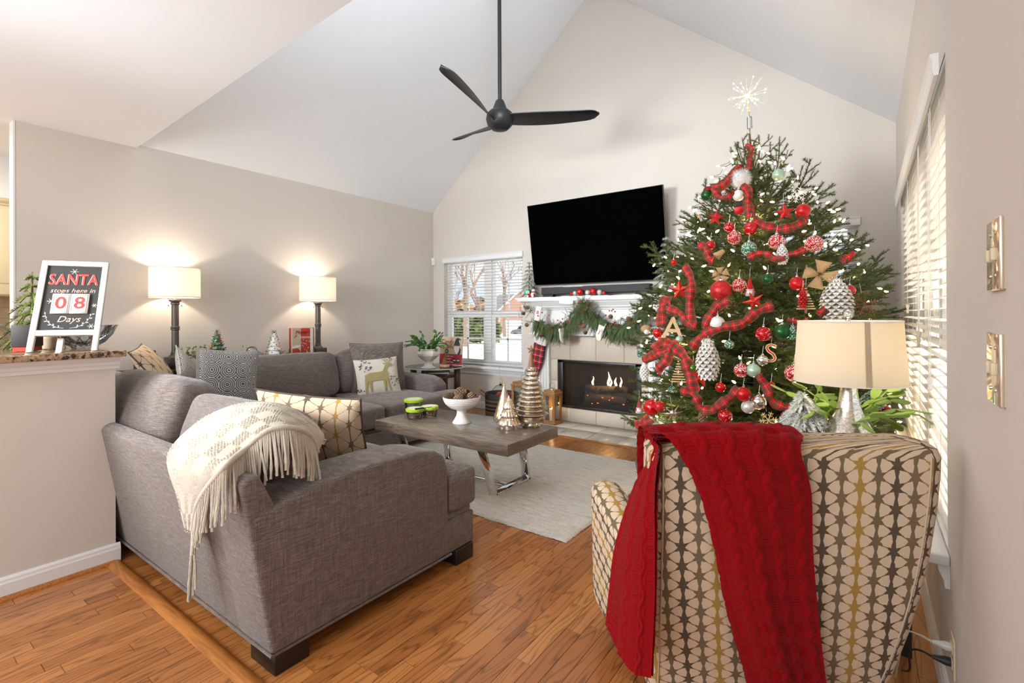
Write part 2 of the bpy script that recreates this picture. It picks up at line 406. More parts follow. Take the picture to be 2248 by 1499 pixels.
def m_damask():
    g = G('circle_print_cloth'); u = g.co('UV'); d = g.voro(u, 11., rnd=.15)
    rings = g.mth('SINE', g.mth('MULTIPLY', d, 52.)); dots = g.noise(u, 160., 2)
    f = g.mth('GREATER_THAN', g.mth('ADD', rings, g.mth('MULTIPLY', g.mth('SUBTRACT', dots, .5), 2.6)), .05)
    g.set(color=g.mix(f, (.075, .085, .095), (.52, .50, .45)), rough=.9); g.bump(dots, .15, .002); return g.m
m_damask = m_damask()
def m_plaid(name, base=(.55, .012, .016), s=1.0, wk=.22, wl=(.75, .68, .6), gr=(.03, .09, .04)):
    g = G(name); u, v, _ = g.xyz(g.co('UV'))
    def st(t, per, lo, hi):
        f = g.mth('FRACT', g.mth('MULTIPLY', t, s/per)); return g.mth('MULTIPLY', g.mth('GREATER_THAN', f, lo), g.mth('LESS_THAN', f, hi))
    c = base
    for t in (u, v):
        c = g.mix(g.mth('MULTIPLY', st(t, .04, .0, .30), .55), c, (.02, .03, .02))
        c = g.mix(g.mth('MULTIPLY', st(t, .04, .34, .42), .9), c, gr); c = g.mix(g.mth('MULTIPLY', st(t, .04, .12, .17), .8), c, gr)
        c = g.mix(g.mth('MULTIPLY', st(t, .04, .62, .66), wk), c, wl)
    g.set(color=c, rough=.75, spec=.2); g.bump(g.noise(g.mapv(g.co('UV'), (1500, 1500, 1)), 1.0, 1), .15, .001); return g.m
m_ribbon = m_plaid('plaid_ribbon', (.50, .008, .012)); m_tartan = m_plaid('tartan_cloth', (.42, .01, .018), .55, .7, (.85, .8, .78), (.012, .016, .03))
m_rug = None
def _rug():
    g = G('rug_pile'); c = g.co(); a = g.noise(g.mapv(c, (7, 42, 1)), 1.0, 5, .7); b = g.noise(c, 170, 3)
    f = g.mth('ADD', g.mth('MULTIPLY', a, .6), g.mth('MULTIPLY', b, .4))
    g.set(color=g.ramp(f, [(.36, (.58, .51, .42)), (.45, (.83, .77, .68)), (.58, (.92, .89, .83))]), rough=1, spec=.05); g.bump(b, 1.0, .012); return g.m
m_rug = _rug()
def _granite():
    g = G('granite'); c = g.co(); a = g.noise(c, 38, 5, .65); b = g.voro(c, 70, out='Color'); k = g.xyz(b)[0]
    base = g.ramp(a, [(.36, (.035, .02, .012)), (.47, (.30, .17, .085)), (.58, (.50, .34, .20)), (.7, (.14, .075, .035))])
    g.set(color=g.mix(g.mth('GREATER_THAN', k, .82), base, (.03, .02, .014)), rough=.12, spec=.6); return g.m
m_granite = _granite()
m_tile = mat('fireplace_tile', (.56, .49, .40), .5, var=.10, vs=6)
m_htile = mat('hearth_tile', (.60, .57, .51), .22, var=.05, vs=5)
m_grout = mat('grout', (.33, .27, .20), .9)
m_black = mat('black_satin', (.008, .008, .009), .4)
m_fan = mat('fan_black', (.012, .012, .013), .42)
m_screen = mat('screen_glass', (.001, .001, .001), .6, spec=.0)
m_soot = mat('firebox_soot', (.022, .018, .015), .9, var=.4, vs=6)
m_log = mat('charred_log', (.085, .062, .045), .95, var=.7, vs=22, bump=1.0, bs=40)
m_iron = mat('black_iron', (.01, .01, .011), .5)
m_chrome = mat('chrome', (.85, .86, .88), .07, 1)
m_nickel = mat('brushed_nickel', (.55, .53, .50), .28, 1)
m_bronze = mat('lamp_bronze', (.13, .112, .095), .40, .6)
m_silver = mat('silver_glass', (.80, .79, .77), .16, .95)
m_mercury = None
def _mercury(name, c0, c1):
    g = G(name); f = g.noise(g.co(), 130, 3, .7)
    g.set(color=g.mix(g.ramp(f, [(.4, 0.), (.62, 1.)]), c0, c1), metal=.92, rough=g.mth('MULTIPLY_ADD', f, .35, .04)); g.bump(f, .12, .002); return g.m
m_mercury = _mercury('mercury_glass', (.80, .76, .68), (.48, .36, .20)); m_champ = _mercury('champagne_glass', (.85, .74, .62), (.55, .40, .26))
m_crackle = _mercury('crackled_silver', (.86, .86, .84), (.50, .44, .35))
m_glass = clear('glass', (.96, .98, .98)); m_pane = clear('window_pane', (.97, .985, .99), .02); m_crystal = clear('cut_crystal', (.86, .88, .90), .22, .05)
m_shade = cloth_glow('white_lamp_shade', (.86, .82, .76), .45); m_shade2 = cloth_glow('cream_lamp_shade', (.80, .72, .58), .35)
m_slat = cloth_glow('blind_slat', (.90, .88, .85), .38, .4); m_cord = mat('blind_cord', (.70, .67, .60), .8)
m_ceramic = mat('white_ceramic', (.78, .75, .70), .25, coat=.4)
m_ivory = mat('ivory_plastic', (.62, .51, .35), .35); m_plate = mat('polished_plate', (.78, .70, .56), .14, .75)
m_snow = mat('fake_snow', (.83, .83, .82), 1, spec=.05, bump=.8, bs=120)
m_needle = None
def _needle(name, a, b, frost=0):
    g = G(name); f = g.node('ObjectInfo').outputs['Random']; n = g.noise(g.co(), 14, 2)
    c = g.mix(g.mth('MULTIPLY_ADD', f, .5, g.mth('MULTIPLY', n, .5)), a, b)
    if frost: c = g.mix(g.mth('MULTIPLY', g.ramp(g.noise(g.co(), 60, 3), [(.30, 0.), (.44, 1.)]), frost), c, (.84, .83, .76))
    g.set(color=c, rough=.55, spec=.35); return g.m
m_needle = _needle('fir_needles', (.026, .058, .013), (.105, .145, .032)); m_bark = mat('fir_bark', (.11, .085, .04), .9, var=.4, vs=60)
m_frost = _needle('flocked_needles', (.09, .15, .10), (.26, .33, .23), .92); m_blue = _needle('frosted_blue_needles', (.13, .19, .20), (.30, .38, .38), .6)
m_garland = _needle('garland_sprays', (.030, .062, .020), (.085, .13, .04)); m_lime = _needle('yellow_green_needles', (.14, .19, .035), (.30, .34, .08))
m_leaf = _needle('leaf_green', (.03, .11, .015), (.09, .20, .035)); m_cactus = _needle('cactus_leaf', (.10, .22, .025), (.32, .44, .10))
m_redg = mat('red_gloss', (.55, .006, .010), .12, .35, coat=.6); m_redm = mat('red_satin', (.50, .006, .008), .30, .3); m_redd = mat('deep_red', (.32, .006, .012), .25, .4)
m_greenm = mat('green_satin', (.012, .085, .02), .33, .45); m_mint = mat('mint_pearl', (.42, .58, .44), .25, .4); m_olive = mat('olive_gloss', (.10, .19, .03), .12, .5)
def _speck(name, a, b, sc, th, metal=.2, rough=.4):
    g = G(name); f = g.voro(g.co(), sc); f2 = g.noise(g.co(), sc*.25, 3); k = g.mth('MULTIPLY', g.mth('LESS_THAN', f, th), g.mth('GREATER_THAN', f2, .42))
    g.set(color=g.mix(k, a, b), rough=g.mth('MULTIPLY_ADD', k, .5, rough), metal=metal); g.bump(k, .5, .002); return g.m
m_speck = _speck('red_snow_speckle', (.42, .010, .008), (.85, .80, .76), 190, .42, rough=.25); m_speck2 = _speck('red_sparse_speckle', (.48, .006, .010), (.80, .72, .70), 110, .25, .3, .2)
m_glit = _speck('red_glitter', (.50, .008, .012), (.95, .25, .22), 420, .28, .5, .3)
m_gcone = _speck('green_frost', (.03, .16, .075), (.80, .84, .78), 160, .42, .3)
m_wglit = _speck('white_glitter', (.68, .66, .62), (.90, .89, .86), 300, .45, .1, .5); m_sglit = _speck('silver_glitter', (.55, .54, .50), (.9, .89, .85), 300, .45, .6, .3)
m_burlap = mat('burlap', (.42, .27, .13), .95, var=.3, vs=150, bump=.6, bs=500); m_cone = mat('pine_cone', (.20, .105, .05), .8, var=.6, vs=45)
m_bell = mat('gold_metal', (.70, .45, .16), .25, 1); m_fur = mat('white_fluff', (.80, .79, .76), 1, spec=.05, bump=1, bs=250)
m_grey = mat('grey_felt', (.42, .41, .40), .95, bump=.4, bs=300); m_skin = mat('peach_felt', (.75, .48, .34), .9); m_brown = mat('brown_felt', (.09, .045, .025), .9)
m_cup = mat('white_paint', (.75, .70, .64), .6); m_chalk = mat('chalkboard', (.028, .026, .023), .85, var=.2, vs=30); m_sred = mat('sign_red', (.36, .035, .025), .7); m_spink = mat('sign_pink', (.62, .36, .30), .7)
m_cfr = mat('sign_white', (.56, .52, .48), .55, var=.04)
m_tan = mat('tan_print', (.55, .44, .30), .7, var=.08, vs=30); m_pred = mat('print_red', (.50, .045, .022), .6, var=.1, vs=30); m_cred = mat('candy_red', (.36, .02, .03), .6)
m_navy = mat('print_slate', (.035, .05, .055), .8)
m_lime_lid = mat('lime_lid', (.42, .62, .03), .35); m_candy = _speck('candy_mix', (.55, .10, .05), (.85, .65, .10), 70, .38)
m_flame = glow('flame', (1, .62, .22), 14); m_ember = glow('ember', (1, .12, .02), 5); m_cflame = glow('candle_flame', (1, .72, .30), 18)
m_candle = None
g = G('candle_wax'); g.set(color=(.80, .66, .42), rough=.5, sss=.4); m_candle = g.m
m_bulb = glow('fairy_bulb', (1, .66, .30), 16); m_cool = glow('starburst_led', (1, .88, .66), 14)
m_wire = mat('green_wire', (.008, .02, .012), .5); m_wwire = mat('clear_cord', (.55, .53, .48), .3)
m_kraft = mat('brown_wood_prop', (.20, .085, .035), .6, var=.3)
m_cabinet = mat('cream_cabinet', (.72, .62, .40), .45); m_splash = mat('travertine', (.62, .48, .30), .5, var=.25, vs=14)
m_blind2 = m_slat
# ---------------------------------------------------------------- room shell
XL, XR, YB = -5.04, .206, 5.05
EL, ER, RX_, RZ_ = 2.715, 2.79, -2.488, 4.96               # eave heights, ridge
YF = 1.515                                               # where the flat ceiling ends and the vault begins
def gridwall(mb, us, vs, holes, M, t):
    """Wall in M's xy plane, t deep behind it, with rectangular openings and their reveals."""
    us = sorted(set(us)); vs = sorted(set(vs)); nu, nv = len(us), len(vs)
    solid = lambda i, j: 0 <= i < nu-1 and 0 <= j < nv-1 and not any(a < (us[i]+us[i+1])/2 < b and c < (vs[j]+vs[j+1])/2 < d for a, b, c, d in holes)
    V = [M @ Vector((u, v, z)) for z in (0, -t) for v in vs for u in us]; K = nu*nv; F = []
    for j in range(nv-1):
        for i in range(nu-1):
            if not solid(i, j): continue
            a, b, c, d = j*nu+i, j*nu+i+1, (j+1)*nu+i+1, (j+1)*nu+i
            F += [(a, b, c, d), (K+d, K+c, K+b, K+a)]
            if not solid(i-1, j): F.append((d, K+d, K+a, a))
            if not solid(i+1, j): F.append((b, K+b, K+c, c))
            if not solid(i, j-1): F.append((a, K+a, K+b, b))
            if not solid(i, j+1): F.append((c, K+c, K+d, d))
    return mb.add(V, F)
MBK = frame((0, YB, 0), x=(1, 0, 0), y=(0, 0, 1))          # back wall: x = X, y = Z, z towards the room
MRT = frame((XR, 0, 0), x=(0, 1, 0), y=(0, 0, 1)) @ SC(1, 1, 1)
MRT = Matrix(((0, 0, -1, XR), (1, 0, 0, 0), (0, 1, 0, 0), (0, 0, 0, 1)))   # right wall: x = Y, y = Z, z towards the room
MLF = Matrix(((0, 0, 1, XL), (1, 0, 0, 0), (0, 1, 0, 0), (0, 0, 0, 1)))    # left wall
W1 = (-4.83, -3.48, .56, 2.045); W2 = (-1.46, -.045, .56, 2.06); W3 = (2.05, 4.42, .50, 2.07)
FB = (-2.95, -1.93, .165, .717)
mb = MB(); us = [-5.16, W1[0], W1[1], FB[0], FB[1], W2[0], W2[1], .33]
gridwall(mb, us, [-.1, FB[2], W1[2], FB[3], W1[3], W2[3], 2.7], [W1, W2, FB], MBK, .14)
mb.prism([(-5.16, 2.7), (.33, 2.7), (RX_, RZ_+.12)], MBK @ T((0, 0, -.14)), .14)
struct('wall_back', mb, m_wall)
mb = MB(); gridwall(mb, [-3.4, W3[0], W3[1], 5.05], [-.1, W3[2], W3[3], 2.86], [W3], MRT, .13); struct('wall_right', mb, m_wall)
mb = MB().prism([(.775, -.1), (5.05, -.1), (5.05, 2.76), (.775, 2.76)], MLF @ T((0, 0, -.12)), .12); struct('wall_left', mb, m_wall)
mb = MB().box(-5.163, -5.037, .765, .776, 0, 2.69); struct('trim_1', mb, m_white)           # painted corner bead at the wall's end
MF = frame((0, 5.1, 0), x=(1, 0, 0), y=(0, 0, 1))
def slope(x, l): return (EL+(RZ_-EL)/(RX_-XL)*(x-XL)) if l else (ER+(RZ_-ER)/(RX_-XR)*(x-XR))
mb = MB().prism([(-5.4, slope(-5.4, 1)), (RX_, RZ_), (.5, slope(.5, 0)), (.5, slope(.5, 0)+.12), (RX_, RZ_+.14), (-5.4, slope(-5.4, 1)+.12)], MF, 5.1-YF)
struct('ceiling', mb, m_ceil)
fz_ = lambda x: 2.688+.044*(x+5.04)
mb = MB().prism([(-8, fz_(-5.04)), (-5.04, fz_(-5.04)), (.5, fz_(.5)), (.5, 3.1), (-8, 3.1)], frame((0, YF, 0), x=(1, 0, 0), y=(0, 0, 1)), YF+3.6)
o = struct('ceiling_flat', mb, m_ceil); o.name = 'ceiling'
mb = MB().prism([(-5.4, 2.72), (.5, 2.9), (.5, 3.05), (RX_, RZ_+.05), (-5.4, 2.9)], frame((0, YF, 0), x=(1, 0, 0), y=(0, 0, 1)), .08); struct('wall_front', mb, m_ceil)
# kitchen shell seen past the end of the left wall
struct('wall_kitchen', MB().box(-7.05, -6.9, -3.5, 2.2, -.1, 2.9), m_kitwall)
struct('wall_pantry', MB().box(-6.9, -5.16, 2.05, 2.2, -.1, 2.9), m_kitwall)
struct('trim_2', MB().box(-6.9, -6.27, -3, 2.05, 2.315, 2.80), m_kitwall)                      # soffit
# ---------------------------------------------------------------- floor: a slab carrying strip planks
def setrnd(me, vals):
    a = me.attributes.new('rnd', 'FLOAT', 'FACE'); a.data.foreach_set('value', np.array(vals, 'f'))
fl = struct('floor', MB().box(-7.2, .34, -3.5, 5.19, -.12, -.004), m_floor); setrnd(fl.data, [.45]*6)
rg = random.Random(3); planks = []
SWD = .0655
i = 0; x = .206-SWD
while x > -4.6:
    y = -.2-rg.random()*.5
    while y < 4.34:
        l = rg.choice((.30, .42, .55, .68)); y0, y1 = max(y, -.2), min(y+l, 4.34)
        if y1-y0 > .02: planks.append((x, x+SWD, y0, y1, rg.random()))
        y += l
    x -= SWD; i += 1
def hidden(p):
    cx, cy = (p[0]+p[1])/2, (p[2]+p[3])/2
    return (-3.55 < cx < -1.40 and 2.45 < cy < 3.85) or (cx < -1.8 and 1.0 < cy < 1.9) or cx < -3.5 or (cx < -3.1 and cy < .8)
def plank(mb, p):
    e = .0011; a, b, c, d, _ = p
    return mb.add([(a+e*.4, c+e*.4, -.004), (b-e*.4, c+e*.4, -.004), (b-e*.4, d-e*.4, -.004), (a+e*.4, d-e*.4, -.004),
                   (a+e, c+e, 0), (b-e, c+e, 0), (b-e, d-e, 0), (a+e, d-e, 0)], [(4, 5, 6, 7), (0, 1, 5, 4), (1, 2, 6, 5), (2, 3, 7, 6), (3, 0, 4, 7)])
def near(p):
    cx, cy = (p[0]+p[1])/2, (p[2]+p[3])/2
    v = Vector((cx, cy, 0))-EYE; w = v.dot(FW)
    if w < .5: return 9e9
    px, py = v.dot(RT)/w*FPX+CX, CY-v.dot(UP)/w*FPX
    return w + (0 if (-80 < px < 2300 and py < 1570) else 100) + (50 if hidden(p) else 0)
planks.sort(key=near)
for p in planks[:298]:
    o = plank(MB(), p).build('plank', m_floor, fl); setrnd(o.data, [p[4]]*5)
mb = MB(); rv = []
for p in planks[298:]: plank(mb, p); rv += [p[4]]*5
o = mb.build('far_planks', m_floor, fl); o['kind'] = 'stuff'; setrnd(o.data, rv)
# hearth tiles flush with the floor, wood edging
HX = [-3.33, -2.985, -2.63, -2.287, -1.945, -1.60, -1.26]
hb = struct('trim_3', MB().box(-3.33, -1.26, 4.34, 5.05, -.02, .0005), m_grout); hb['label'] = 'tiled hearth set into the floor before the fireplace'
for i in range(6):
    for y0, y1 in ((4.37, 4.70), (4.70, 5.0)):
        MB().box(HX[i]+.003, HX[i+1]-.003, y0+.003, y1-.003, -.01, .006).build('tile', m_htile, hb, bevel=.002, seg=1)
MB().box(-3.36, -1.23, 4.325, 4.37, -.01, .010).build('wood_edging', m_thresh, hb, bevel=.004)
struct('trim_4', MB().prism([(.797, 0), (.806, .012), (.822, .017), (.838, .017), (.852, .011), (.860, 0)], Matrix(((0, 0, 1, -3.09), (1, 0, 0, 0), (0, 1, 0, 0), (0, 0, 0, 1))), 3.25), m_thresh, smooth=R(40))['label'] = 'oak threshold strip across the laminate floor'
# baseboards
def baseprof(t=.014, h=.095): return [(0, 0), (t, 0), (t, h*.72), (t*.8, h*.80), (t*.75, h*.9), (t*.35, h), (0, h)]
struct('baseboard_back', MB().prism(baseprof(), Matrix(((0, 0, 1, -5.04), (-1, 0, 0, YB), (0, 1, 0, 0), (0, 0, 0, 1))), 1.78), m_white)
struct('baseboard_right', MB().prism(baseprof(), Matrix(((-1, 0, 0, XR), (0, 0, 1, 1.0), (0, 1, 0, 0), (0, 0, 0, 1))), 4.05), m_white)
struct('baseboard_left', MB().prism(baseprof(), Matrix(((1, 0, 0, XL), (0, 0, 1, .78), (0, 1, 0, 0), (0, 0, 0, 1))), 4.27), m_white)
# pony wall, its cap moulding, baseboard, shoe
PW = -3.10
struct('wall_pony', MB().box(PW-.12, PW, -3.0, .838, -.01, .985), m_wall)
prof = [(-.13, .985), (.004, .985), (.006, 1.000), (.012, 1.006), (.014, 1.020), (.026, 1.030), (.030, 1.038), (.034, 1.047), (-.13, 1.047)]
mb = MB().prism(prof, Matrix(((1, 0, 0, PW), (0, 0, 1, -3.0), (0, 1, 0, 0), (0, 0, 0, 1))), 3.855); struct('trim_5', mb, m_white)
struct('baseboard_pony', MB().prism(baseprof(.016, .098), Matrix(((1, 0, 0, PW), (0, 0, 1, -3.0), (0, 1, 0, 0), (0, 0, 0, 1))), 3.855), m_white)
struct('trim_6', MB().prism([(0, 0), (.019, 0), (.017, .008), (.010, .016), (0, .019)], Matrix(((1, 0, 0, PW+.016), (0, 0, 1, -3.0), (0, 1, 0, 0), (0, 0, 0, 1))), 3.83), m_thresh)
wt = MB().box(-3.62, -3.035, -3.0, .868, 1.047, 1.077).build('worktop', m_granite, bevel=.004)
tag(wt, 'brown speckled granite bar top on the half wall', 'worktop')
# ---------------------------------------------------------------- windows
def window(name, M, w, h, mull, label):
    """Local frame: x across, y up, z towards the room; opening 0..w, 0..h, glazing 9 cm back."""
    o = bpy.data.objects.new(name, None); COL.objects.link(o); o['kind'] = 'structure'; o.matrix_world = M; WM[o.name] = M; o['label'] = label
    B = lambda *a: MB(M).box(*a)
    mb = B(.001, .045, .001, h-.001, -.125, -.07); mb.box(w-.045, w-.001, .001, h-.001, -.125, -.07); mb.box(.045, w-.045, h-.045, h-.001, -.125, -.07); mb.box(.045, w-.045, .001, .04, -.125, -.07)
    mb.build('window_frame', m_white, o)
    cells = len(mull)+1; edges = [.045]+[k for m in mull for k in (m-.055, m+.055)]+[w-.045]
    for m in mull: B(m-.055, m+.055, 0, h, -.125, -.06).build('mullion', m_white, o)
    for c in range(cells):
        a, b = edges[2*c], edges[2*c+1]; mid = h*.465
        for lo, hi, z in ((.04, mid, -.09), (mid, h-.045, -.11)):
            mb = B(a, a+.035, lo, hi, z-.02, z+.015); mb.box(b-.035, b, lo, hi, z-.02, z+.015); mb.box(a, b, lo, lo+.045, z-.02, z+.018); mb.box(a, b, hi-.04, hi, z-.02, z+.018)
            sash = mb.build('sash', m_white, o); xm = (a+b)/2; ym = (lo+hi)/2
            mb = B(xm-.010, xm+.010, lo, hi, z-.008, z+.008); mb.box(a, b, ym-.010, ym+.010, z-.008, z+.008); mb.build('muntin', m_white, sash)
            MB(M).add([(a+.03, lo+.03, z), (b-.03, lo+.03, z), (b-.03, hi-.03, z), (a+.03, hi-.03, z)], [(0, 1, 2, 3)]).build('pane', m_pane, sash)
    mb = B(.001, w-.001, -.02, .007, -.072, .0); mb.box(-.06, w+.06, -.028, .007, .0005, .055); mb.build('window_sill', m_white, o, bevel=.006)
    MB(M).prism([(-.028, 0), (-.028, .028), (-.05, .026), (-.075, .014), (-.10, .012), (-.10, 0)], Matrix(((0, 0, 1, -.045), (1, 0, 0, 0), (0, 1, 0, 0), (0, 0, 0, 1))), w+.09).build('apron', m_white, o)
    return o
window('window_1', MBK @ T((W1[0], W1[2], 0)), W1[1]-W1[0], W1[3]-W1[2], [.745], 'twin sash window left of the fireplace')
window('window_2', MBK @ T((W2[0], W2[2], 0)), W2[1]-W2[0], W2[3]-W2[2], [.70], 'twin sash window behind the christmas tree')
window('window_3', MRT @ T((W3[0], W3[2], 0)), W3[1]-W3[0], W3[3]-W3[2], [.79, 1.58], 'wide window in the side wall beside the armchair')
def blind(M, w, h, label, tilt, pitch, head=.07, cords=3, pulls=(), zoff=.0, val=.03):
    o = thing('window_blind', label, 'blind', M=M @ T((w/2, 0, 0)))
    MB(M).box(.004, w-.004, h-.045, h-.004, -.055+zoff, zoff-.002).build('headrail', m_white, o)
    MB(M).prism([(h-head, val-.006), (h-head, val+.006), (h-head*.8, val+.010), (h-head*.3, val+.010), (h-.006, val+.016), (h, val+.016), (h, val-.006)], M @ Matrix(((0, 0, 1, -.012), (1, 0, 0, 0), (0, 1, 0, 0), (0, 0, 0, 1))) if False else Matrix(((0, 0, 1, -.012), (1, 0, 0, 0), (0, 1, 0, 0), (0, 0, 0, 1))), w+.024).build('valance', m_white, o)
    n = int((h-.10)/pitch); sl = None; hw = .024
    for i in range(n):
        y = h-.075-pitch*i
        if sl is None:
            mb = MB(M @ T((0, 0, 0))); V = []; pr = [(-hw, -.0012), (-hw*.4, .0012), (hw*.4, .0012), (hw, -.0012), (hw, .0012), (hw*.4, .0036), (-hw*.4, .0036), (-hw, .0012)]
            mb.prism([(a*math.cos(tilt)-b*math.sin(tilt), a*math.sin(tilt)+b*math.cos(tilt)) for a, b in pr], T((0, 0, -.029+zoff)) @ Matrix(((0, 0, 1, .006), (0, 1, 0, 0), (1, 0, 0, 0), (0, 0, 0, 1))), w-.012)
            sl = mb.mesh('slat', m_slat, o)
        link('slat', sl, o, T((0, y, 0)))
    yb = h-.075-pitch*n
    MB(M).box(.006, w-.006, yb-.002, yb+.020, -.054+zoff, -.004+zoff).build('bottom_rail', m_slat, o, bevel=.004)
    for i in range(cords):
        x = w*(.08+.84*i/(cords-1))
        for z in (-.056, -.002): MB(M).box(x-.0012, x+.0012, yb, h-.05, z+zoff-.0006, z+zoff+.0006).build('ladder_cord', m_cord, o)
    for x, y in pulls:
        p = MB(M).tube([(x, h-.06, .012+zoff), (x+.004, (h+y)/2, .014+zoff), (x, y, .014+zoff)], .0014, 5).build('pull_cord', m_cord, o)
        mb = MB(M @ T((x, y, .014+zoff)) @ RX(-PI/2)); mb.lathe([(.002, -.004), (.006, 0), (.006, .008), (.004, .014), (.005, .02), (.009, .044), (.0, .045)], n=10); mb.build('cord_tassel', m_cup, p, smooth=True)
    return o
blind(MBK @ T((W1[0], W1[2], 0)), W1[1]-W1[0], W1[3]-W1[2], 'white slatted blind on the window left of the fireplace', R(6), .0395, pulls=((1.29, .62), (.06, .33)), val=.012)
blind(MBK @ T((W2[0], W2[2], 0)), W2[1]-W2[0], W2[3]-W2[2], 'white slatted blind behind the christmas tree', R(12), .0395, val=.012)
blind(MRT @ T((W3[0], W3[2], 0)), W3[1]-W3[0], W3[3]-W3[2], 'wide white slatted blind beside the armchair', R(-8), .043, cords=6, pulls=((.35, .46), (.30, .47), (.78, .62), (.82, .60), (1.5, .75)), val=.022)
# ---------------------------------------------------------------- fireplace
BX = frame((0, 0, 0), x=(1, 0, 0), y=(0, 0, 1))
fp = thing('fireplace', 'white mantelpiece and tiled fireplace with a gas fire', 'fireplace', (-2.44, 5.0, 0))
TY = 5.0
MB().box(-3.05, FB[0], TY+.006, YB+.02, .0, 1.03).box(FB[1], -1.83, TY+.006, YB+.02, 0, 1.03).box(FB[0], FB[1], TY+.006, YB+.02, FB[3], 1.03).box(FB[0], FB[1], TY+.006, YB+.02, 0, FB[2]).build('tile_backing', m_grout, fp)
def tl(x0, x1, z0, z1):
    g_ = .0022; MB().box(x0+g_, x1-g_, TY, TY+.012, z0+g_, z1-g_).build('tile', m_tile, fp, bevel=.0015, seg=1)
TX = [-3.05, -2.787, -2.455, -2.12, -1.83]
for a, b in zip(TX, TX[1:]): tl(a, b, .722, 1.03)
for a, b in zip([-2.955, -2.787, -2.455, -2.12, -1.925], [-2.787, -2.455, -2.12, -1.925]): tl(a, b, .006, .16)
for s0, s1 in ((-3.05, -2.955), (-1.925, -1.83)):
    for z0, z1 in ((.006, .22), (.22, .47), (.47, .722)): tl(s0, s1, z0, z1)
# firebox
mb = MB(); x0, x1, z0, z1 = FB[0]+.01, FB[1]-.01, FB[2]+.005, FB[3]-.002; yb = 5.5; xi0, xi1 = x0+.16, x1-.16
mb.add([(x0, 5.03, z0), (x1, 5.03, z0), (xi1, yb, z0), (xi0, yb, z0), (x0, 5.03, z1), (x1, 5.03, z1), (xi1, yb, z1), (xi0, yb, z1)], [(0, 1, 2, 3), (7, 6, 5, 4), (0, 3, 7, 4), (2, 1, 5, 6), (3, 2, 6, 7)])
fbx = mb.build('firebox', m_soot, fp, solid=.01)
mb = MB().box(x0-.012, x0+.055, 5.005, 5.04, z0, z1).box(x1-.055, x1+.012, 5.005, 5.04, z0, z1).box(x0-.012, x1+.012, 5.005, 5.04, z1-.03, z1).box(x0-.012, x1+.012, 5.0, 5.04, z0-.006, z0+.022)
fr = mb.build('metal_surround', m_black, fp, bevel=.003)
mb = MB()
for i in range(40): mb.box(x0+.06+i*.0225, x0+.076+i*.0225, 4.997, 5.002, z0+.004, z0+.015)
o = mb.build('vent_slots', m_iron, fr); o['kind'] = 'stuff'
g = G('spark_screen'); t_ = g.node('BsdfTransparent'); mx = g.node('MixShader'); g.set(color=(.03, .025, .022), rough=.7)
u_, v_, w_ = g.xyz(g.co()); f_ = g.mth('MULTIPLY_ADD', g.mth('ABSOLUTE', g.mth('SINE', g.mth('MULTIPLY', u_, 160.))), .28, .26)
g.lk(f_, mx.inputs[0]); g.lk(t_.outputs[0], mx.inputs[1]); g.lk(g.b.outputs[0], mx.inputs[2]); g.lk(mx.outputs[0], g.out.inputs[0])
MB().grid(lambda u, v: Vector((x0+.05+u*(x1-x0-.1), 5.062+.006*math.sin(u*110), z0+.02+v*(z1-z0-.06))), 160, 2).build('spark_screen', g.m, fp, smooth=True)
rg = random.Random(5)
lg = MB().box(-2.72, -2.14, 5.20, 5.42, z0, z0+.05).build('burner_grate', m_iron, fp)
for a, b, r in (((-2.74, 5.33, .285), (-2.14, 5.36, .28), .055), ((-2.70, 5.24, .26), (-2.18, 5.22, .265), .05), ((-2.62, 5.26, .36), (-2.24, 5.38, .365), .045), ((-2.5, 5.36, .37), (-2.30, 5.22, .39), .04), ((-2.72, 5.30, .38), (-2.52, 5.24, .35), .04)):
    a, b = Vector(a), Vector(b); P = [a+(b-a)*(k/6)+Vector((0, 0, .010*math.sin(k*2+r*99))) for k in range(7)]
    MB().tube(P, [r*(.85+.25*rg.random()) for _ in P], 10).build('log', m_log, fp, smooth=True)
for x, y, h, w in ((-2.60, 5.22, .10, .018), (-2.42, 5.26, .16, .022), (-2.385, 5.24, .11, .018), (-2.33, 5.25, .10, .022), (-2.26, 5.24, .11, .018), (-2.44, 5.3, .08, .02)):
    P = [(x+.008*math.sin(k*1.1+x*40), y, .42+h*k/6) for k in range(7)]
    MB().tube(P, [w*.35, w*.6, w*.62, w*.5, w*.36, w*.2, .001], 8).build('flame', m_flame, fp, smooth=True)
mb = MB()
for i in range(26): mb.sphere((-2.68+rg.random()*.5, 5.18+rg.random()*.05, .20+rg.random()*.10), .004+.006*rg.random(), 6, 4, (1.6, 1, .7))
o = mb.build('embers', m_ember, fp); o['kind'] = 'stuff'
light('gas_fire_glow', 'POINT', (-2.42, 5.15, .52), 2.0, (1, .55, .2), rad=.05)
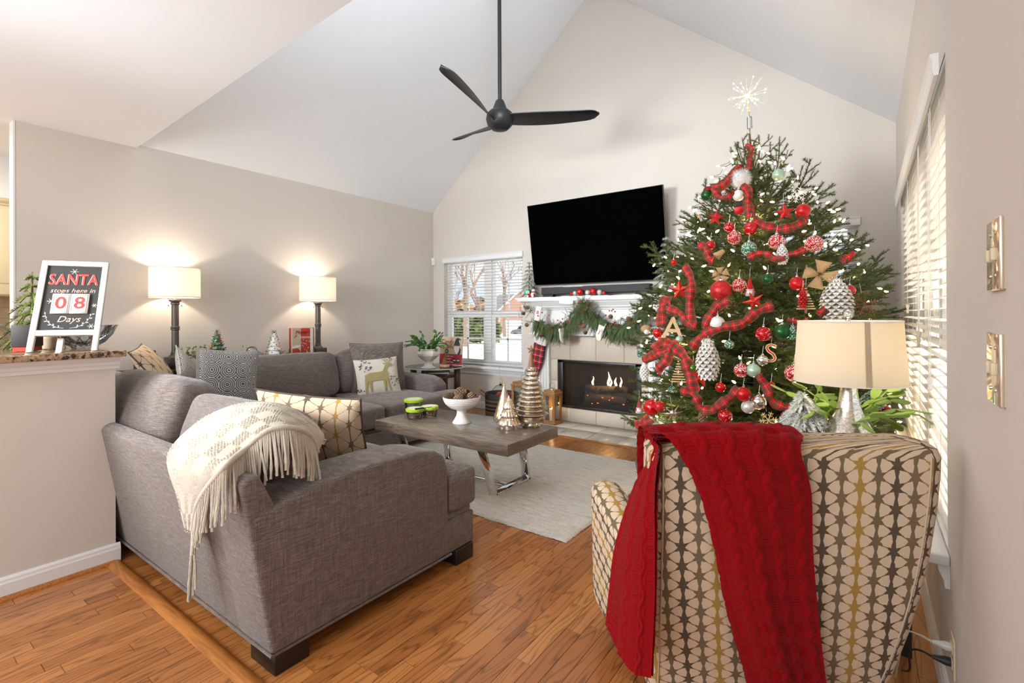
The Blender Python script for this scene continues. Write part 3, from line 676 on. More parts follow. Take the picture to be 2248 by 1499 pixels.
# mantel
for sx in (-1, 1):
    c = -2.44+sx*.71; mb = MB()
    mb.box(c-.105, c+.105, 4.955, 5.05, 0, 1.02)
    pil = mb.build('pilaster', m_white, fp)
    for k in range(4): MB().box(c-.075+k*.042, c-.051+k*.042, 4.945, 4.957, .17, .96).build('flute', m_white, pil, bevel=.004)
    MB().box(c-.118, c+.118, 4.938, 5.05, 0, .14).build('plinth', m_white, fp, bevel=.006)
fz = MB().box(-3.27, -1.61, 4.93, 5.05, 1.02, 1.33).build('frieze', m_white, fp, bevel=.003)
MB().box(-3.0, -1.88, 4.922, 4.932, 1.10, 1.28).build('raised_panel', m_white, fz, bevel=.004)
MB().box(-3.30, -1.58, 4.90, 5.05, 1.005, 1.03).build('frieze_moulding', m_white, fz, bevel=.008)
cp = [(4.93, 1.30), (4.91, 1.305), (4.905, 1.32), (4.885, 1.33), (4.88, 1.345), (4.855, 1.37), (4.84, 1.385), (4.835, 1.40), (5.05, 1.40), (5.05, 1.30)]
MB().prism(cp, Matrix(((0, 0, 1, -3.34), (1, 0, 0, 0), (0, 1, 0, 0), (0, 0, 0, 1))), 1.80).build('crown_moulding', m_white, fp)
MB().box(-3.40, -1.48, 4.80, 5.05, 1.40, 1.432).build('mantel_shelf', m_white, fp, bevel=.006)
# ---------------------------------------------------------------- outside
YZ_ = lambda x0: Matrix(((0, 0, 1, x0), (1, 0, 0, 0), (0, 1, 0, 0), (0, 0, 0, 1)))
struct('ground_yard', MB().box(-60, 40, 5.3, 15, -.25, -.12), mat('pale_concrete', (.80, .79, .76), .9, var=.06, vs=.5))
struct('ground_lawn', MB().prism([(14, -.13), (50, -1.66), (95, -1.75), (95, -2.2), (14, -.4)], YZ_(-110), 150), mat('winter_lawn', (.80, .80, .74), .9, var=.1, vs=1))
struct('ground_side', MB().box(.5, 60, -30, 5.3, -.25, -.12), mat('side_yard', (.42, .40, .30), .9, var=.2, vs=1))
def brick():
    g = G('red_brick'); n = g.node('TexBrick'); x, y, z = g.xyz(g.co()); g.lk(g.vec(g.mth('ADD', x, y), z), n.inputs['Vector'])
    n.inputs['Color1'].default_value = (.46, .20, .125, 1); n.inputs['Color2'].default_value = (.38, .15, .09, 1); n.inputs['Mortar'].default_value = (.55, .48, .42, 1); n.inputs['Scale'].default_value = 5.
    g.set(color=n.outputs[0], rough=.9); return g.m
m_brick = brick(); m_roof = mat('grey_shingles', (.23, .23, .26), .9, var=.15, vs=3, bump=.3, bs=30); m_siding = mat('grey_siding', (.42, .43, .46), .8)
HT = T((-22.5, 31, -1.6)); HC = T((-20.6, 31.3, -1.6))
hs = thing('neighbour_house', 'red brick house with grey shingled roof seen through the window', 'house', (-35.5, 57, -1.7))
MB(HT).box(-18.0, -6, 22, 34, -.1, 3.1).build('wall', m_brick, hs)
MB(HT).box(-21.5, -18.0, 24, 34, -.1, 3.0).build('side_wing', m_siding, hs)
MB(HT).prism([(-22.2, 2.95), (-5.5, 2.95), (-8.5, 5.6), (-18.5, 5.6)], Matrix(((1, 0, 0, 0), (0, 0, 1, 22.8), (0, 1, 0, 0), (0, 0, 0, 1))), 12).build('roof', m_roof, hs)
gb = MB(HT).prism([(-18.6, 2.9), (-14.0, 6.2), (-9.4, 2.9)], Matrix(((1, 0, 0, 0), (0, 0, 1, 21.9), (0, 1, 0, 0), (0, 0, 0, 1))), 6).build('gable', m_brick, hs)
for a, b in (((-18.9, 2.75), (-14.0, 6.35)), ((-9.1, 2.75), (-14.0, 6.35))):
    MB(HT).prism([a, b, (b[0], b[1]-.24), (a[0], a[1]-.24)], Matrix(((1, 0, 0, 0), (0, 0, 1, 21.7), (0, 1, 0, 0), (0, 0, 0, 1))), .2).build('bargeboard', m_white, gb)
MB(HT).box(-18.1, -17.85, 21.85, 22.1, -.1, 2.9).build('downpipe', m_white, hs)
gd = MB(HT).box(-17.0, -12.2, 21.9, 22.05, -.1, 2.1).build('garage_door', m_white, hs)
for k in range(3): MB(HT).box(-16.9, -12.3, 21.86, 21.91, .05+k*.68, .62+k*.68).build('door_panel', m_white, gd, bevel=.03)
# parked car
m_carp = mat('grey_car_paint', (.16, .165, .17), .3, .4); m_tyre = mat('tyre', (.02, .02, .02), .8)
cr = thing('car', 'grey estate car parked before the brick house', 'car', (-34.8, 51, -1.7))
pr = [(-2.2, .35), (-2.25, .75), (-1.9, 1.0), (-1.3, 1.08), (-.75, 1.62), (.9, 1.70), (1.9, 1.55), (2.2, 1.05), (2.25, .40)]
MB(HC @ T((-13.6, 18.7, -.1))).prism(pr, Matrix(((1, 0, 0, 0), (0, 0, 1, 0), (0, 1, 0, 0), (0, 0, 0, 1))), 1.75).build('body', m_carp, cr, bevel=.10, seg=3)
MB(HC @ T((-13.6, 18.7, -.1))).prism([(-1.1, 1.1), (-.68, 1.53), (.9, 1.6), (1.7, 1.5), (1.9, 1.1)], Matrix(((1, 0, 0, 0), (0, 0, 1, -.012), (0, 1, 0, 0), (0, 0, 0, 1))), .02).build('side_window', m_black, cr)
for x in (-1.4, 1.4):
    for y in (18.66, 20.25): MB(HC).cyl((-13.6+x, y, .24), (-13.6+x, y+.22, .24), .34, n=20).build('wheel', m_tyre, cr, smooth=True)
def bare_tree(px, w, h, label, seed):
    rg = random.Random(seed); b = at(px, 745, w); b.z = -.13-max(0, b.y-14)*.0425
    o = thing('bare_tree', label, 'tree', b, group='bare winter trees beyond the window'); tr = MB(); tw = MB()
    def br(p, d, l, r, k):
        q = p+d*l; (tr if k < 2 else tw).tube([p, p+d*l*.5+Vector((rg.uniform(-.05, .05)*l, rg.uniform(-.05, .05)*l, 0)), q], [r, r*.8, r*.6], 5 if k < 2 else 3)
        if k > 4: return
        for _ in range(3 if k < 4 else 4):
            e = (d+Vector((rg.uniform(-.75, .75), rg.uniform(-.75, .75), rg.uniform(-.15, .5)))).normalized()
            br(p+d*l*rg.uniform(.55, 1.0), e, l*rg.uniform(.55, .8), r*.55, k+1)
    br(b, Vector((0, 0, 1)), h*.34, h*.016, 0)
    mm = mat('winter_bark', (.20, .15, .12), .9)
    tr.build('trunk', mm, o); k = tw.build('twigs', mm, o); k['kind'] = 'stuff'
bare_tree(1022, 24, 9, 'bare tree seen through the first pane of the blind window', 1); bare_tree(1050, 33, 9, 'bare tree beside the window mullion, beyond the lawn', 2); bare_tree(1108, 48, 12, 'bare tree rising behind the brick house roof', 3); bare_tree(1000, 40, 7, 'short bare tree nearest the corner of the room, outside', 5)
def shrub(px, w, hw, h, label, m, seed):
    rg = random.Random(seed); b = at(px, 735, w); b.z = -.13-max(0, b.y-14)*.0425
    mb = MB()
    for i in range(420):
        t = rg.random()*2*PI; q = rg.random(); r = hw*math.sqrt(q); z = h*(.1+.9*rg.random()*(1-.5*q)); c = b+Vector((r*math.cos(t), r*math.sin(t)*.6, z)); s = .14*h
        a = Vector((rg.uniform(-1, 1), rg.uniform(-1, 1), rg.uniform(-1, 1))).normalized(); d = a.orthogonal().normalized()
        mb.add([c-a*s, c+d*s*.5, c+a*s, c-d*s*.5], [(0, 1, 2, 3)])
    tag(mb.build('shrub', m, smooth=False), label, 'shrub')
shrub(1040, 30, 1.9, 1.9, 'green evergreen shrub under the bare trees outside', m_needle, 7); shrub(1008, 33, 1.5, 3.0, 'brown winter bush left of the green shrub outside', mat('dry_bush', (.30, .20, .12), .9, var=.3, vs=3), 8)
shrub(1064, 38, 1.1, 3.4, 'brown leafless thicket behind the green shrub outside', mat('thicket', (.26, .18, .13), .9, var=.3, vs=3), 9)
# ---------------------------------------------------------------- sectional sofa
YZ = lambda x0: Matrix(((0, 0, 1, x0), (1, 0, 0, 0), (0, 1, 0, 0), (0, 0, 0, 1)))    # profile (y, z) extruded along +x
XZ = lambda y0: Matrix(((1, 0, 0, 0), (0, 0, 1, y0), (0, 1, 0, 0), (0, 0, 0, 1)))    # profile (x, z) extruded along +y
sf = thing('sectional_sofa', 'large grey brown L shaped sectional sofa with loose back cushions', 'sofa', (-3.4, 1.6, 0))
fr = MB().prism([(.885, .075), (.78, .685), (.80, .708), (.84, .714), (.90, .585), (1.02, .40), (1.06, .08)], YZ(-4.5), 2.836).build('back_frame', m_sofa, sf, bevel=.012, seg=3)
MB().tube([(-4.5, .878, .078), (-1.658, .878, .078), (-1.652, 1.77, .078)], .006, 6).build('piping', m_sofa, fr, smooth=True)
MB().prism([(-4.56, .075), (-4.60, .685), (-4.58, .708), (-4.53, .714), (-4.45, .585), (-4.36, .40), (-4.30, .08)], XZ(.9), 2.88).build('back_frame', m_sofa, sf, bevel=.012, seg=3)
MB().prism([(.882, .075), (.80, .555), (.84, .580), (.92, .596), (1.06, .622), (1.2, .630), (1.40, .632), (1.58, .622), (1.68, .600), (1.735, .565), (1.76, .51), (1.765, .075)], YZ(-1.90), .24).build('arm', m_sofa, sf, bevel=.016, seg=3)
MB().prism([(-4.45, .075), (-4.45, .60), (-4.1, .605), (-3.80, .60), (-3.68, .57), (-3.615, .51), (-3.60, .075)], XZ(3.61), .22).build('arm', m_sofa, sf, bevel=.03, seg=3)
mb = MB().box(-3.35, -1.664, 1.04, 1.955, .075, .235); mb.build('seat_rail', m_sofa, sf, bevel=.010)
MB().box(-4.36, -3.42, 1.0, 3.83, .075, .235).build('seat_rail', m_sofa, sf, bevel=.010)
MB().box(-3.4, -1.672, 1.04, 1.945, .232, .275).build('deck', m_sofa, sf, bevel=.018); MB().box(-4.36, -3.43, 1.0, 3.82, .232, .275).build('deck', m_sofa, sf, bevel=.018)
def seat(x0, x1, y0, y1, z1=.465, seed=0, n=12):
    mb = MB(); soft_box(mb, T(((x0+x1)/2, (y0+y1)/2, (.262+z1)/2)), x1-x0, y1-y0, z1-.262, n, 9, .22, .004, 3, seed, 2); return mb
mb = seat(-2.82, -1.905, 1.0, 1.975, .475, 1); soft_box(mb, T((-1.86, 1.868, .365)), .42, .21, .205, 10, 9, .10, .004, 3, 2, 2); mb.build('seat_cushion', m_sofa, sf, smooth=R(80))
seat(-3.50, -2.825, 1.0, 1.96, .465, 3).build('seat_cushion', m_sofa, sf, smooth=R(80))
seat(-4.38, -3.505, 1.0, 1.95, .46, 4).build('seat_cushion', m_sofa, sf, smooth=R(80))
seat(-4.38, -3.385, 1.955, 2.86, .475, 5, 16).build('seat_cushion', m_sofa, sf, smooth=R(80))
mb = seat(-4.38, -3.375, 2.865, 3.60, .475, 6, 16); soft_box(mb, T((-3.475, 3.68, .368)), .21, .36, .205, 10, 9, .10, .004, 3, 2, 2); mb.build('seat_cushion', m_sofa, sf, smooth=R(80))
for x, y in ((-1.745, .955), (-1.74, 1.875), (-4.4, .98), (-3.5, 3.74), (-4.4, 3.74), (-3.40, .98)):
    MB().box(x-.085, x+.085, y-.065, y+.065, 0, .076).build('leg', m_darkwood, sf, bevel=.004)
def backcush(M, w, h, t, seed, fold=.012, n=22):
    mb = MB(); V0 = len(mb.V); soft_box(mb, Matrix(), w, h, t, n, 5.5, .34, .03, 5, seed, 2)
    for i in range(V0, len(mb.V)):                                   # gathers run down from the top seam
        x, y, z = mb.V[i]; k = max(0, (y/h+.22))
        f = fold*k*(noise.noise(Vector((x*13+seed, y*2.2, z*3))) + .6*noise.noise(Vector((x*27, y*4+seed, z*5))))
        mb.V[i] = tuple(M @ Vector((x, y+f*.5-.05*h*(.5-y/h)*0, z*(1+.10*(.5-y/h)) + math.copysign(f, z))))
    return mb.build('back_cushion', m_sofa, sf, smooth=True)
def lean(c, yaw, tilt, roll=0): return T(c) @ RZ(yaw) @ RX(PI/2-tilt) @ RZ(roll)
# near run: they face +y
backcush(lean((-2.30, 1.075, .655), PI, R(-16)), .86, .42, .25, 2.3)
backcush(lean((-3.17, 1.035, .70), PI, R(-16)), .90, .47, .29, 5.1)
backcush(lean((-3.98, 1.02, .66), PI, R(-14)), .74, .47, .26, 9.4)
# run along the wall: they face +x
backcush(lean((-4.30, 2.40, .665), PI/2, R(14)), 1.04, .46, .25, 13.7, .020)
backcush(lean((-4.32, 3.27, .675), PI/2, R(12)), .66, .46, .24, 21.2, .016)
# ---------------------------------------------------------------- throw pillows
def throw_pillow(name, label, M, w, h, t, m, mback=None, pipe=None, seed=0, gusset=0, group=None, **k):
    o = thing(name, label, 'cushion', M=M, group=group)
    pillow(MB(M), Matrix(), w, h, t, seed=seed, side=1, edge=gusset/2, **k).build('front', m, o, smooth=True)
    pillow(MB(M), Matrix(), w, h, t, seed=seed+3, side=-1, edge=gusset/2, **k).build('back', mback or m, o, smooth=True)
    P = pillow_edge(Matrix(), w, h, k.get('pinch', .06))
    if gusset:
        mb = MB(M); n = len(P); mb.add([p+Vector((0, 0, gusset/2)) for p in P]+[p-Vector((0, 0, gusset/2)) for p in P], [(i, i+n, (i+1) % n+n, (i+1) % n) for i in range(n)]); mb.build('gusset', m_sofa, o, smooth=True)
    if pipe: MB(M).tube(P, .005, 6, True).build('piping', pipe, o, smooth=True)
    return o
def facing(c, d, tilt=0, roll=0):
    """frame at c whose z looks along horizontal d, leaned back by tilt"""
    d = Vector((d[0], d[1], 0)).normalized(); z = d*math.cos(tilt)+Vector((0, 0, math.sin(tilt)))
    return frame(c, x=Vector((0, 0, 1)).cross(d), z=z) @ RZ(roll)
m_gbrown = mat('brown_piping', (.085, .055, .045), .8)
throw_pillow('throw_pillow', 'trellis print pillow with brown piping beside the cream throw', facing(at(690, 950, 2.55), (-.35, .94), R(20), R(3)), .62, .46, .16, m_goldp, pipe=m_gbrown, seed=2)
throw_pillow('throw_pillow', 'pale trellis print pillow lying deep in the sofa corner', facing(at(338, 808, 3.82), (.5, .85), R(35), R(6)), .46, .40, .13, m_goldp, pipe=m_gbrown, seed=5)
throw_pillow('throw_pillow', 'grey circle print pillow tipped behind its brown sided twin', facing(at(425, 838, 3.85), (.45, .89), R(25), R(24)), .50, .46, .14, m_damask, pipe=m_grey, seed=7)
throw_pillow('throw_pillow', 'grey circle print pillow with a wide brown side panel', facing(at(498, 832, 3.75), (.93, -.10), R(8), R(-6)), .42, .45, .10, m_damask, seed=9, gusset=.09)
throw_pillow('throw_pillow', 'small peach pillow lying flat on the sofa seat', facing(at(690, 893, 3.35), (.6, .5), R(68)), .36, .30, .09, m_tan, seed=11)
throw_pillow('throw_pillow', 'large square grey pillow upright at the sofa end', facing((-4.13, 3.33, .705), (.94, -.30), R(12), R(-1)), .58, .52, .20, m_sofa, seed=13, pipe=m_sofa)
m_linen = mat('ivory_linen', (.64, .60, .52), .95, var=.06, vs=200, bump=.5, bs=420); m_deer = mat('gold_felt_print', (.36, .29, .13), .95, bump=.5, bs=300); m_leafp = mat('dark_leaf_print', (.07, .06, .05), .95)
DM = facing((-3.98, 3.20, .625), (.90, -.44), R(20), R(3))
dp = throw_pillow('throw_pillow', 'ivory pillow with a gold reindeer against the square grey pillow', DM, .44, .40, .15, m_linen, seed=15)
def surf(x, y):                                          # a point just off the pillow's front
    k = max(0, (1-abs(x/.22)**2.6)*(1-abs(y/.20)**2.6))**.55; return Vector((x, y, .075*k+.009))
def patch(mb, pts, M):
    c = Vector((sum(p[0] for p in pts)/len(pts), sum(p[1] for p in pts)/len(pts))); n = len(pts); V = [surf(*c)]+[surf(*p) for p in pts]
    mb.add([M @ v for v in V], [(0, i+1, (i+1) % n+1) for i in range(n)])
mb = MB()
patch(mb, [(-.14, .015), (-.09, .035), (-.02, .035), (.04, .04), (.075, .055), (.09, .01), (.08, -.03), (.04, -.05), (-.03, -.05), (-.10, -.055), (-.14, -.03)], DM)
patch(mb, [(.03, .03), (.075, .045), (.095, .075), (.115, .115), (.085, .12), (.06, .085)], DM); patch(mb, [(.075, .10), (.10, .128), (.135, .118), (.155, .098), (.14, .09), (.105, .088)], DM); patch(mb, [(.07, .105), (.045, .125), (.075, .125)], DM)
for a, b in (((-.125, -.03), (-.14, -.16)), ((-.095, -.04), (-.085, -.155)), ((.045, -.03), (.05, -.16)), ((.065, -.03), (.10, -.155))): patch(mb, [(a[0]-.018, a[1]+.01), (a[0]+.020, a[1]), (b[0]+.009, b[1]), (b[0]-.007, b[1])], DM)
for P in (((.095, .122), (.075, .150), (.085, .185)), ((.080, .15), (.055, .165), (.05, .18)), ((.105, .122), (.13, .15), (.125, .185)), ((.125, .15), (.15, .160), (.16, .178))):
    for a, b in zip(P, P[1:]): dx, dy = b[1]-a[1], a[0]-b[0]; l_ = math.hypot(dx, dy); dx, dy = dx/l_*.004, dy/l_*.004; patch(mb, [(a[0]-dx, a[1]-dy), (b[0]-dx, b[1]-dy), (b[0]+dx, b[1]+dy), (a[0]+dx, a[1]+dy)], DM)
mb.build('reindeer_print', m_deer, dp)
mb = MB(); rg = random.Random(4)
for cx, cy, n, s in ((-.13, .12, 26, .06), (.14, -.06, 16, .045), (-.18, -.14, 8, .03), (.11, .175, 6, .03)):
    for _ in range(n):
        a = rg.random()*6.3; q = s*math.sqrt(rg.random()); x, y = cx+q*math.cos(a), cy+q*math.sin(a)
        patch(mb, [(x, y), (x+.012*math.cos(a+.5), y+.012*math.sin(a+.5)), (x+.020*math.cos(a), y+.020*math.sin(a)), (x+.012*math.cos(a-.5), y+.012*math.sin(a-.5))], DM)
mb.build('leaf_print', m_leafp, dp)['kind'] = 'stuff'
# ---------------------------------------------------------------- cream throw with fringe
th = thing('throw_blanket', 'cream woven fringed throw draped over the sofa back', 'blanket', (-2.3, .9, .8))
def A(px, py, y): return aty(px, py, y)
rows = [[A(404, 1158, .790), A(411, 1163, .786), A(418, 1163, .786), A(426, 1160, .790)],
        [A(388, 1092, .775), A(405, 1095, .770), A(423, 1098, .770), A(440, 1098, .778)],
        [A(367, 1000, .745), A(405, 1015, .742), A(450, 1030, .742), A(490, 1030, .750)],
        [A(425, 932, .84), A(465, 955, .83), A(505, 975, .835), A(540, 985, .85)],
        [A(492, 895, .92), A(530, 908, .905), A(562, 928, .905), A(590, 945, .915)],
        [A(560, 882, 1.0), A(592, 892, .985), A(620, 912, .985), A(642, 938, .99)],
        [A(630, 890, 1.10), A(655, 905, 1.09), A(677, 930, 1.09), A(683, 955, 1.085)],
        [A(690, 925, 1.19), A(704, 942, 1.18), A(712, 962, 1.165), A(698, 992, 1.13)]]
def cream(u, v):
    p = net(rows, u, v); s, t = u*.34, v*1.05
    blk = (int(s/.055)+int(t/.09)) % 2; d = .0062*math.sin(s*2*PI/.018)*math.sin(t*2*PI/.018)*(1 if blk else .10)
    return p + Vector((.25, -.55, .8))*d
mb = MB().grid(cream, 90, 200, .34, 1.05); mb.build('blanket', m_cream, th, smooth=True, solid=.012)
hem = [net(rows, 1.0, k/60)+Vector((.004, -.006, 0)) for k in range(61)]
MB().tube(hem, .011, 8).build('hem_fold', m_cream, th, smooth=True)
rg = random.Random(9)
for k in range(78):
    v = k/77; p = net(rows, 1.0, v)+Vector((.006, -.008, -.006)); l = .13+.04*rg.random() + (.10 if v < .08 else 0)
    dx, dy = rg.uniform(-.02, .02), rg.uniform(-.012, .008)
    lean_ = Vector((.10, -.03, 0)) if v > .35 else Vector((.03, -.02, 0))
    P = [p, p+Vector((dx*.2, dy*.3, -l*.35))+lean_*.25, p+Vector((dx*.7, dy*.6, -l*.7))+lean_*.4, p+Vector((dx, dy, -l))+lean_*.45]
    MB().tube([crom(P, i/7) for i in range(8)], [.0045, .0042, .004, .0042, .004, .0058, .004, .005], 5).build('tassel', m_cream, th, smooth=True)
# ---------------------------------------------------------------- rug, coffee table
rg_ = MB()
def pile(u, v):
    x, y = -3.62+2.29*u, 2.335+1.59*v; e = min(u*2.29, (1-u)*2.29, v*1.59, (1-v)*1.59)
    return Vector((x+.006*noise.noise(Vector((y*9, u, 0))), y+.006*noise.noise(Vector((x*9, v, 3))), (.003 if e < .001 else .015)+.0045*noise.noise(Vector((x*60, y*60, 0)))+.003*noise.noise(Vector((x*9, y*40, 5)))))
rg_.grid(pile, 260, 180); rugo = tag(rg_.build('area_rug', m_rug, smooth=True), 'cream textured wool rug under the coffee table', 'rug')
ct = thing('coffee_table', 'grey oak coffee table on two chrome sled bases', 'table', (-2.44, 2.76, .012))
MB().box(-3.08, -1.805, 2.445, 3.06, .365, .44).build('tabletop', m_table, ct, bevel=.003)
for xc in (-2.07, -2.86):
    for (y0, z0), (y1, z1) in (((2.51, .366), (2.64, .02)), ((2.975, .366), (3.04, .02))):
        MB().prism([(y0-.010, z0), (y0+.010, z0), (y1+.010, z1), (y1-.010, z1)], YZ(xc-.033), .066).build('leg', m_chrome, ct, bevel=.002, seg=1)
    MB().box(xc-.033, xc+.033, 2.632, 3.05, .016, .034).build('foot_bar', m_chrome, ct, bevel=.002, seg=1)
MB().box(-2.86, -2.07, 2.80, 2.85, .018, .032).build('stretcher_bar', m_chrome, ct, bevel=.002, seg=1)
# ---------------------------------------------------------------- armchair
AO = Vector((-.14, 1.415, 0)); AM = Matrix(((.843, -.538, 0, AO.x), (.538, .843, 0, AO.y), (0, 0, 1, 0), (0, 0, 0, 1)))
ac = thing('armchair', 'armchair in cream brown and gold lattice fabric seen from behind', 'armchair', M=AM)
AI = AM.inverted()
def loft(mb, secs, cap0=True, cap1=True, vs=None):
    n = len(secs[0]); V = []; uv = []; F = []; vv = 0
    for k, s in enumerate(secs):
        if k: vv += (Vector(s[0])-Vector(secs[k-1][0])).length
        u = 0
        for i, p in enumerate(s):
            if i: u += (Vector(p)-Vector(s[i-1])).length
            V.append(p); uv.append((u, vv))
        V.append(s[0]); uv.append((u+(Vector(s[0])-Vector(s[-1])).length, vv))
    for k in range(len(secs)-1):
        for i in range(n): a = k*(n+1)+i; F.append((a, a+1, a+n+2, a+n+1))
    if cap0: F.append(tuple(range(n-1, -1, -1)))
    if cap1: F.append(tuple((len(secs)-1)*(n+1)+i for i in range(n)))
    return mb.add(V, F, uv)
def rrect(cx, cy, hx, hy, r, z, n=6, m=4):
    P = []                                              # starts mid rear (-y), runs counter-clockwise seen from above
    for sx, sy, a0 in ((1, -1, -PI/2), (1, 1, 0), (-1, 1, PI/2), (-1, -1, PI)):
        for i in range(m+1): a = a0+PI/2*i/m; P.append(Vector((cx+sx*(hx-r)+r*math.cos(a), cy+sy*(hy-r)+r*math.sin(a), z)))
    return P
zk = [.14, .25, .38, .5, .62, .74, .83, .886, .904, .916, .922, .9235, .924]
def byr(z): t = min(1, max(0, (.935-z)/.80)); return .01+.19*t**1.8           # rear face
def bhw(z): t = min(1, max(0, (.935-z)/.80)); return .363-.026*t**2
secs = []
for z in zk:
    ins = {.904: .006, .916: .020, .922: .045, .9235: .068, .924: .090}.get(z, 0)
    hy = max(.003, .075-ins*.8); secs.append([p for p in rrect(.008, byr(z)+.075, bhw(z)-ins, hy, min(.035, hy*.9), z)])
def sub(P, k=3): return P
loft(MB(AM), secs).build('backrest', m_chair, ac, smooth=R(60))
m_seam = mat('seam_piping', (.50, .40, .29), .8)
for s in (-1, 1): MB(AM).tube([Vector((s*(bhw(z)-.034), byr(z), z)) for z in [.15+.039*i for i in range(20)]], .0025, 5).build('seam', m_seam, ac, smooth=True)
for s in (-1, 1):
    secs = []
    for y, xo, zt, w in ((.26, .285, .50, .09), (.36, .318, .515, .11), (.50, .352, .555, .12), (.64, .376, .585, .125), (.71, .382, .585, .12), (.745, .384, .565, .105), (.755, .384, .54, .08)):
        P = []; xc = s*(xo); zb = .145
        for i in range(9): a = PI*i/8; P.append(Vector((xc+w/2*math.cos(a), y, zt-.04+.04*math.sin(a)+(.0))))
        for f in (.25, .5, .75, 1.0): P.append(Vector((xc-w/2*(1-.10*f)-(s*0), y, zt-.04+(zb-zt+.04)*f)))
        for f in (1.0, .75, .5, .25): P.append(Vector((xc+w/2*(1-.10*f), y, zt-.04+(zb-zt+.04)*f)))
        secs.append(P)
    loft(MB(AM), secs).build('arm', m_chair, ac, smooth=R(60))
soft_box(MB(AM), T((0, .60, .385)), .58, .48, .17, 10, 8, .2).build('seat_cushion', m_chair, ac, smooth=True)
MB(AM).box(-.33, .33, .36, .80, .145, .31).build('seat_base', m_chair, ac, bevel=.02)
for x, y in ((-.33, .76), (.33, .76), (-.26, .36), (.26, .36)): MB(AM).cyl((x, y, .15), (x+.0, y+(.02 if y > .5 else -.06), 0), .030, .020, 8).build('leg', m_darkwood, ac)
m_furg = mat('grey_fur', (.10, .095, .095), 1, var=.5, vs=60, bump=1, bs=200)
fp_ = thing('fur_pillow', 'dark grey fluffy pillow on the armchair seat', 'cushion', M=AM @ T((-.10, .36, .60)))
FMx = AM @ T((-.12, .38, .585)) @ RX(R(68))
pillow(MB(FMx), Matrix(), .40, .34, .16, seed=3).build('cover', m_furg, fp_, smooth=True)
mb = MB(FMx); rg = random.Random(2)
for _ in range(1500):
    x, y = rg.uniform(-.19, .19), rg.uniform(-.16, .16); k = max(0, (1-abs(x/.2)**2.6)*(1-abs(y/.17)**2.6))**.55; sg = rg.choice((-1, 1)); p = Vector((x, y, sg*.08*k)); d = Vector((x*2+rg.uniform(-.3, .3), y*2+rg.uniform(-.3, .3), sg)).normalized()*.03; q = d.orthogonal().normalized()*.0015
    mb.add([p-q, p+q, p+d], [(0, 1, 2)])
mb.build('fur', m_furg, fp_)['kind'] = 'stuff'
# ---------------------------------------------------------------- red cable knit throw
rt = thing('throw_blanket', 'red cable knit throw hanging over the armchair back', 'blanket', M=AM @ T((-.1, 0, .95)))
def back_pt(px, py, off):                                # where the line of sight meets the chair's rear face, off metres outside it
    d = ray(px, py); z = .6
    for _ in range(12):
        c = AM @ Vector((0, byr(z)-off, 0)); n = AM.to_3x3() @ Vector((0, 1, 0)); w = (c-EYE).dot(n)/d.dot(n); p = EYE+d*w; z = p.z
    return p
def L(x, y, z): return AM @ Vector((x, y, z))
rowsA = [[L(-.36, .19, .76), L(-.21, .19, .72), L(-.08, .19, .72), L(.03, .19, .74)],
         [L(-.37, .125, .918), L(-.22, .135, .924), L(-.08, .135, .924), L(.025, .125, .922)],
         [L(-.355, .035, .927), L(-.22, .035, .930), L(-.08, .035, .929), L(.03, .035, .926)],
         [back_pt(1478, 972, .022), back_pt(1560, 965, .034), back_pt(1660, 965, .034), back_pt(1752, 988, .020)],
         [back_pt(1537, 1075, .014), back_pt(1605, 1075, .040), back_pt(1690, 1075, .044), back_pt(1774, 1075, .016)],
         [back_pt(1572, 1200, .014), back_pt(1634, 1200, .046), back_pt(1706, 1200, .034), back_pt(1779, 1200, .020)],
         [back_pt(1598, 1330, .016), back_pt(1660, 1330, .055), back_pt(1720, 1330, .035), back_pt(1790, 1330, .022)],
         [back_pt(1640, 1480, .02), back_pt(1700, 1480, .06), back_pt(1752, 1480, .036), back_pt(1808, 1480, .03)],
         [back_pt(1672, 1600, .03), back_pt(1722, 1600, .065), back_pt(1780, 1600, .045), back_pt(1830, 1600, .035)]]
def knitting(s, t):
    c = ((s+.03) % .095)-.0475; tw = math.sin(2*PI*t/.075)
    cab = max(0, 1-(abs(c)/.021)**2); x = c/.021
    d = .0075*cab*(.55+.45*math.cos(PI*(x*1.2-tw*.9)))
    d += .0016*math.sin(2*PI*t/.0085)*(1 if abs(c) > .026 else .25)
    return d
def redcloth(rows, W_, H_, nu, nv, ph=0):
    m = 200; C = [net(rows, .5, k/m) for k in range(m+1)]; A_ = [0.]
    for k in range(m): A_.append(A_[-1]+(C[k+1]-C[k]).length)
    def par(s_):                                          # even spacing along the cloth
        k = 0
        while k < m-1 and A_[k+1] < s_*A_[-1]: k += 1
        return (k+(s_*A_[-1]-A_[k])/max(1e-9, A_[k+1]-A_[k]))/m
    tv = [min(1, max(0, par(j/nv))) for j in range(nv+1)]; H_ = A_[-1]
    P = [[net(rows, i/nu, tv[j]) for i in range(nu+1)] for j in range(nv+1)]
    def f(u, v):
        i, j = round(u*nu), round(v*nv); p = P[j][i]; a = P[j][min(i+1, nu)]-P[j][max(i-1, 0)]; b = P[min(j+1, nv)][i]-P[max(j-1, 0)][i]
        n = b.cross(a); n = n.normalized() if n.length > 1e-9 else Vector((0, 0, 1))
        k = 1 if (n.dot(EYE-p)) > 0 else -1
        return p + n*(k*knitting(u*W_+ph, v*H_)*min(1, 8*u+.1, 8*(1-u)+.1))
    return f
MB().grid(redcloth(rowsA, .46, 1.35, 150, 320), 150, 320).build('back_drape', m_red, rt, smooth=True, solid=.010)
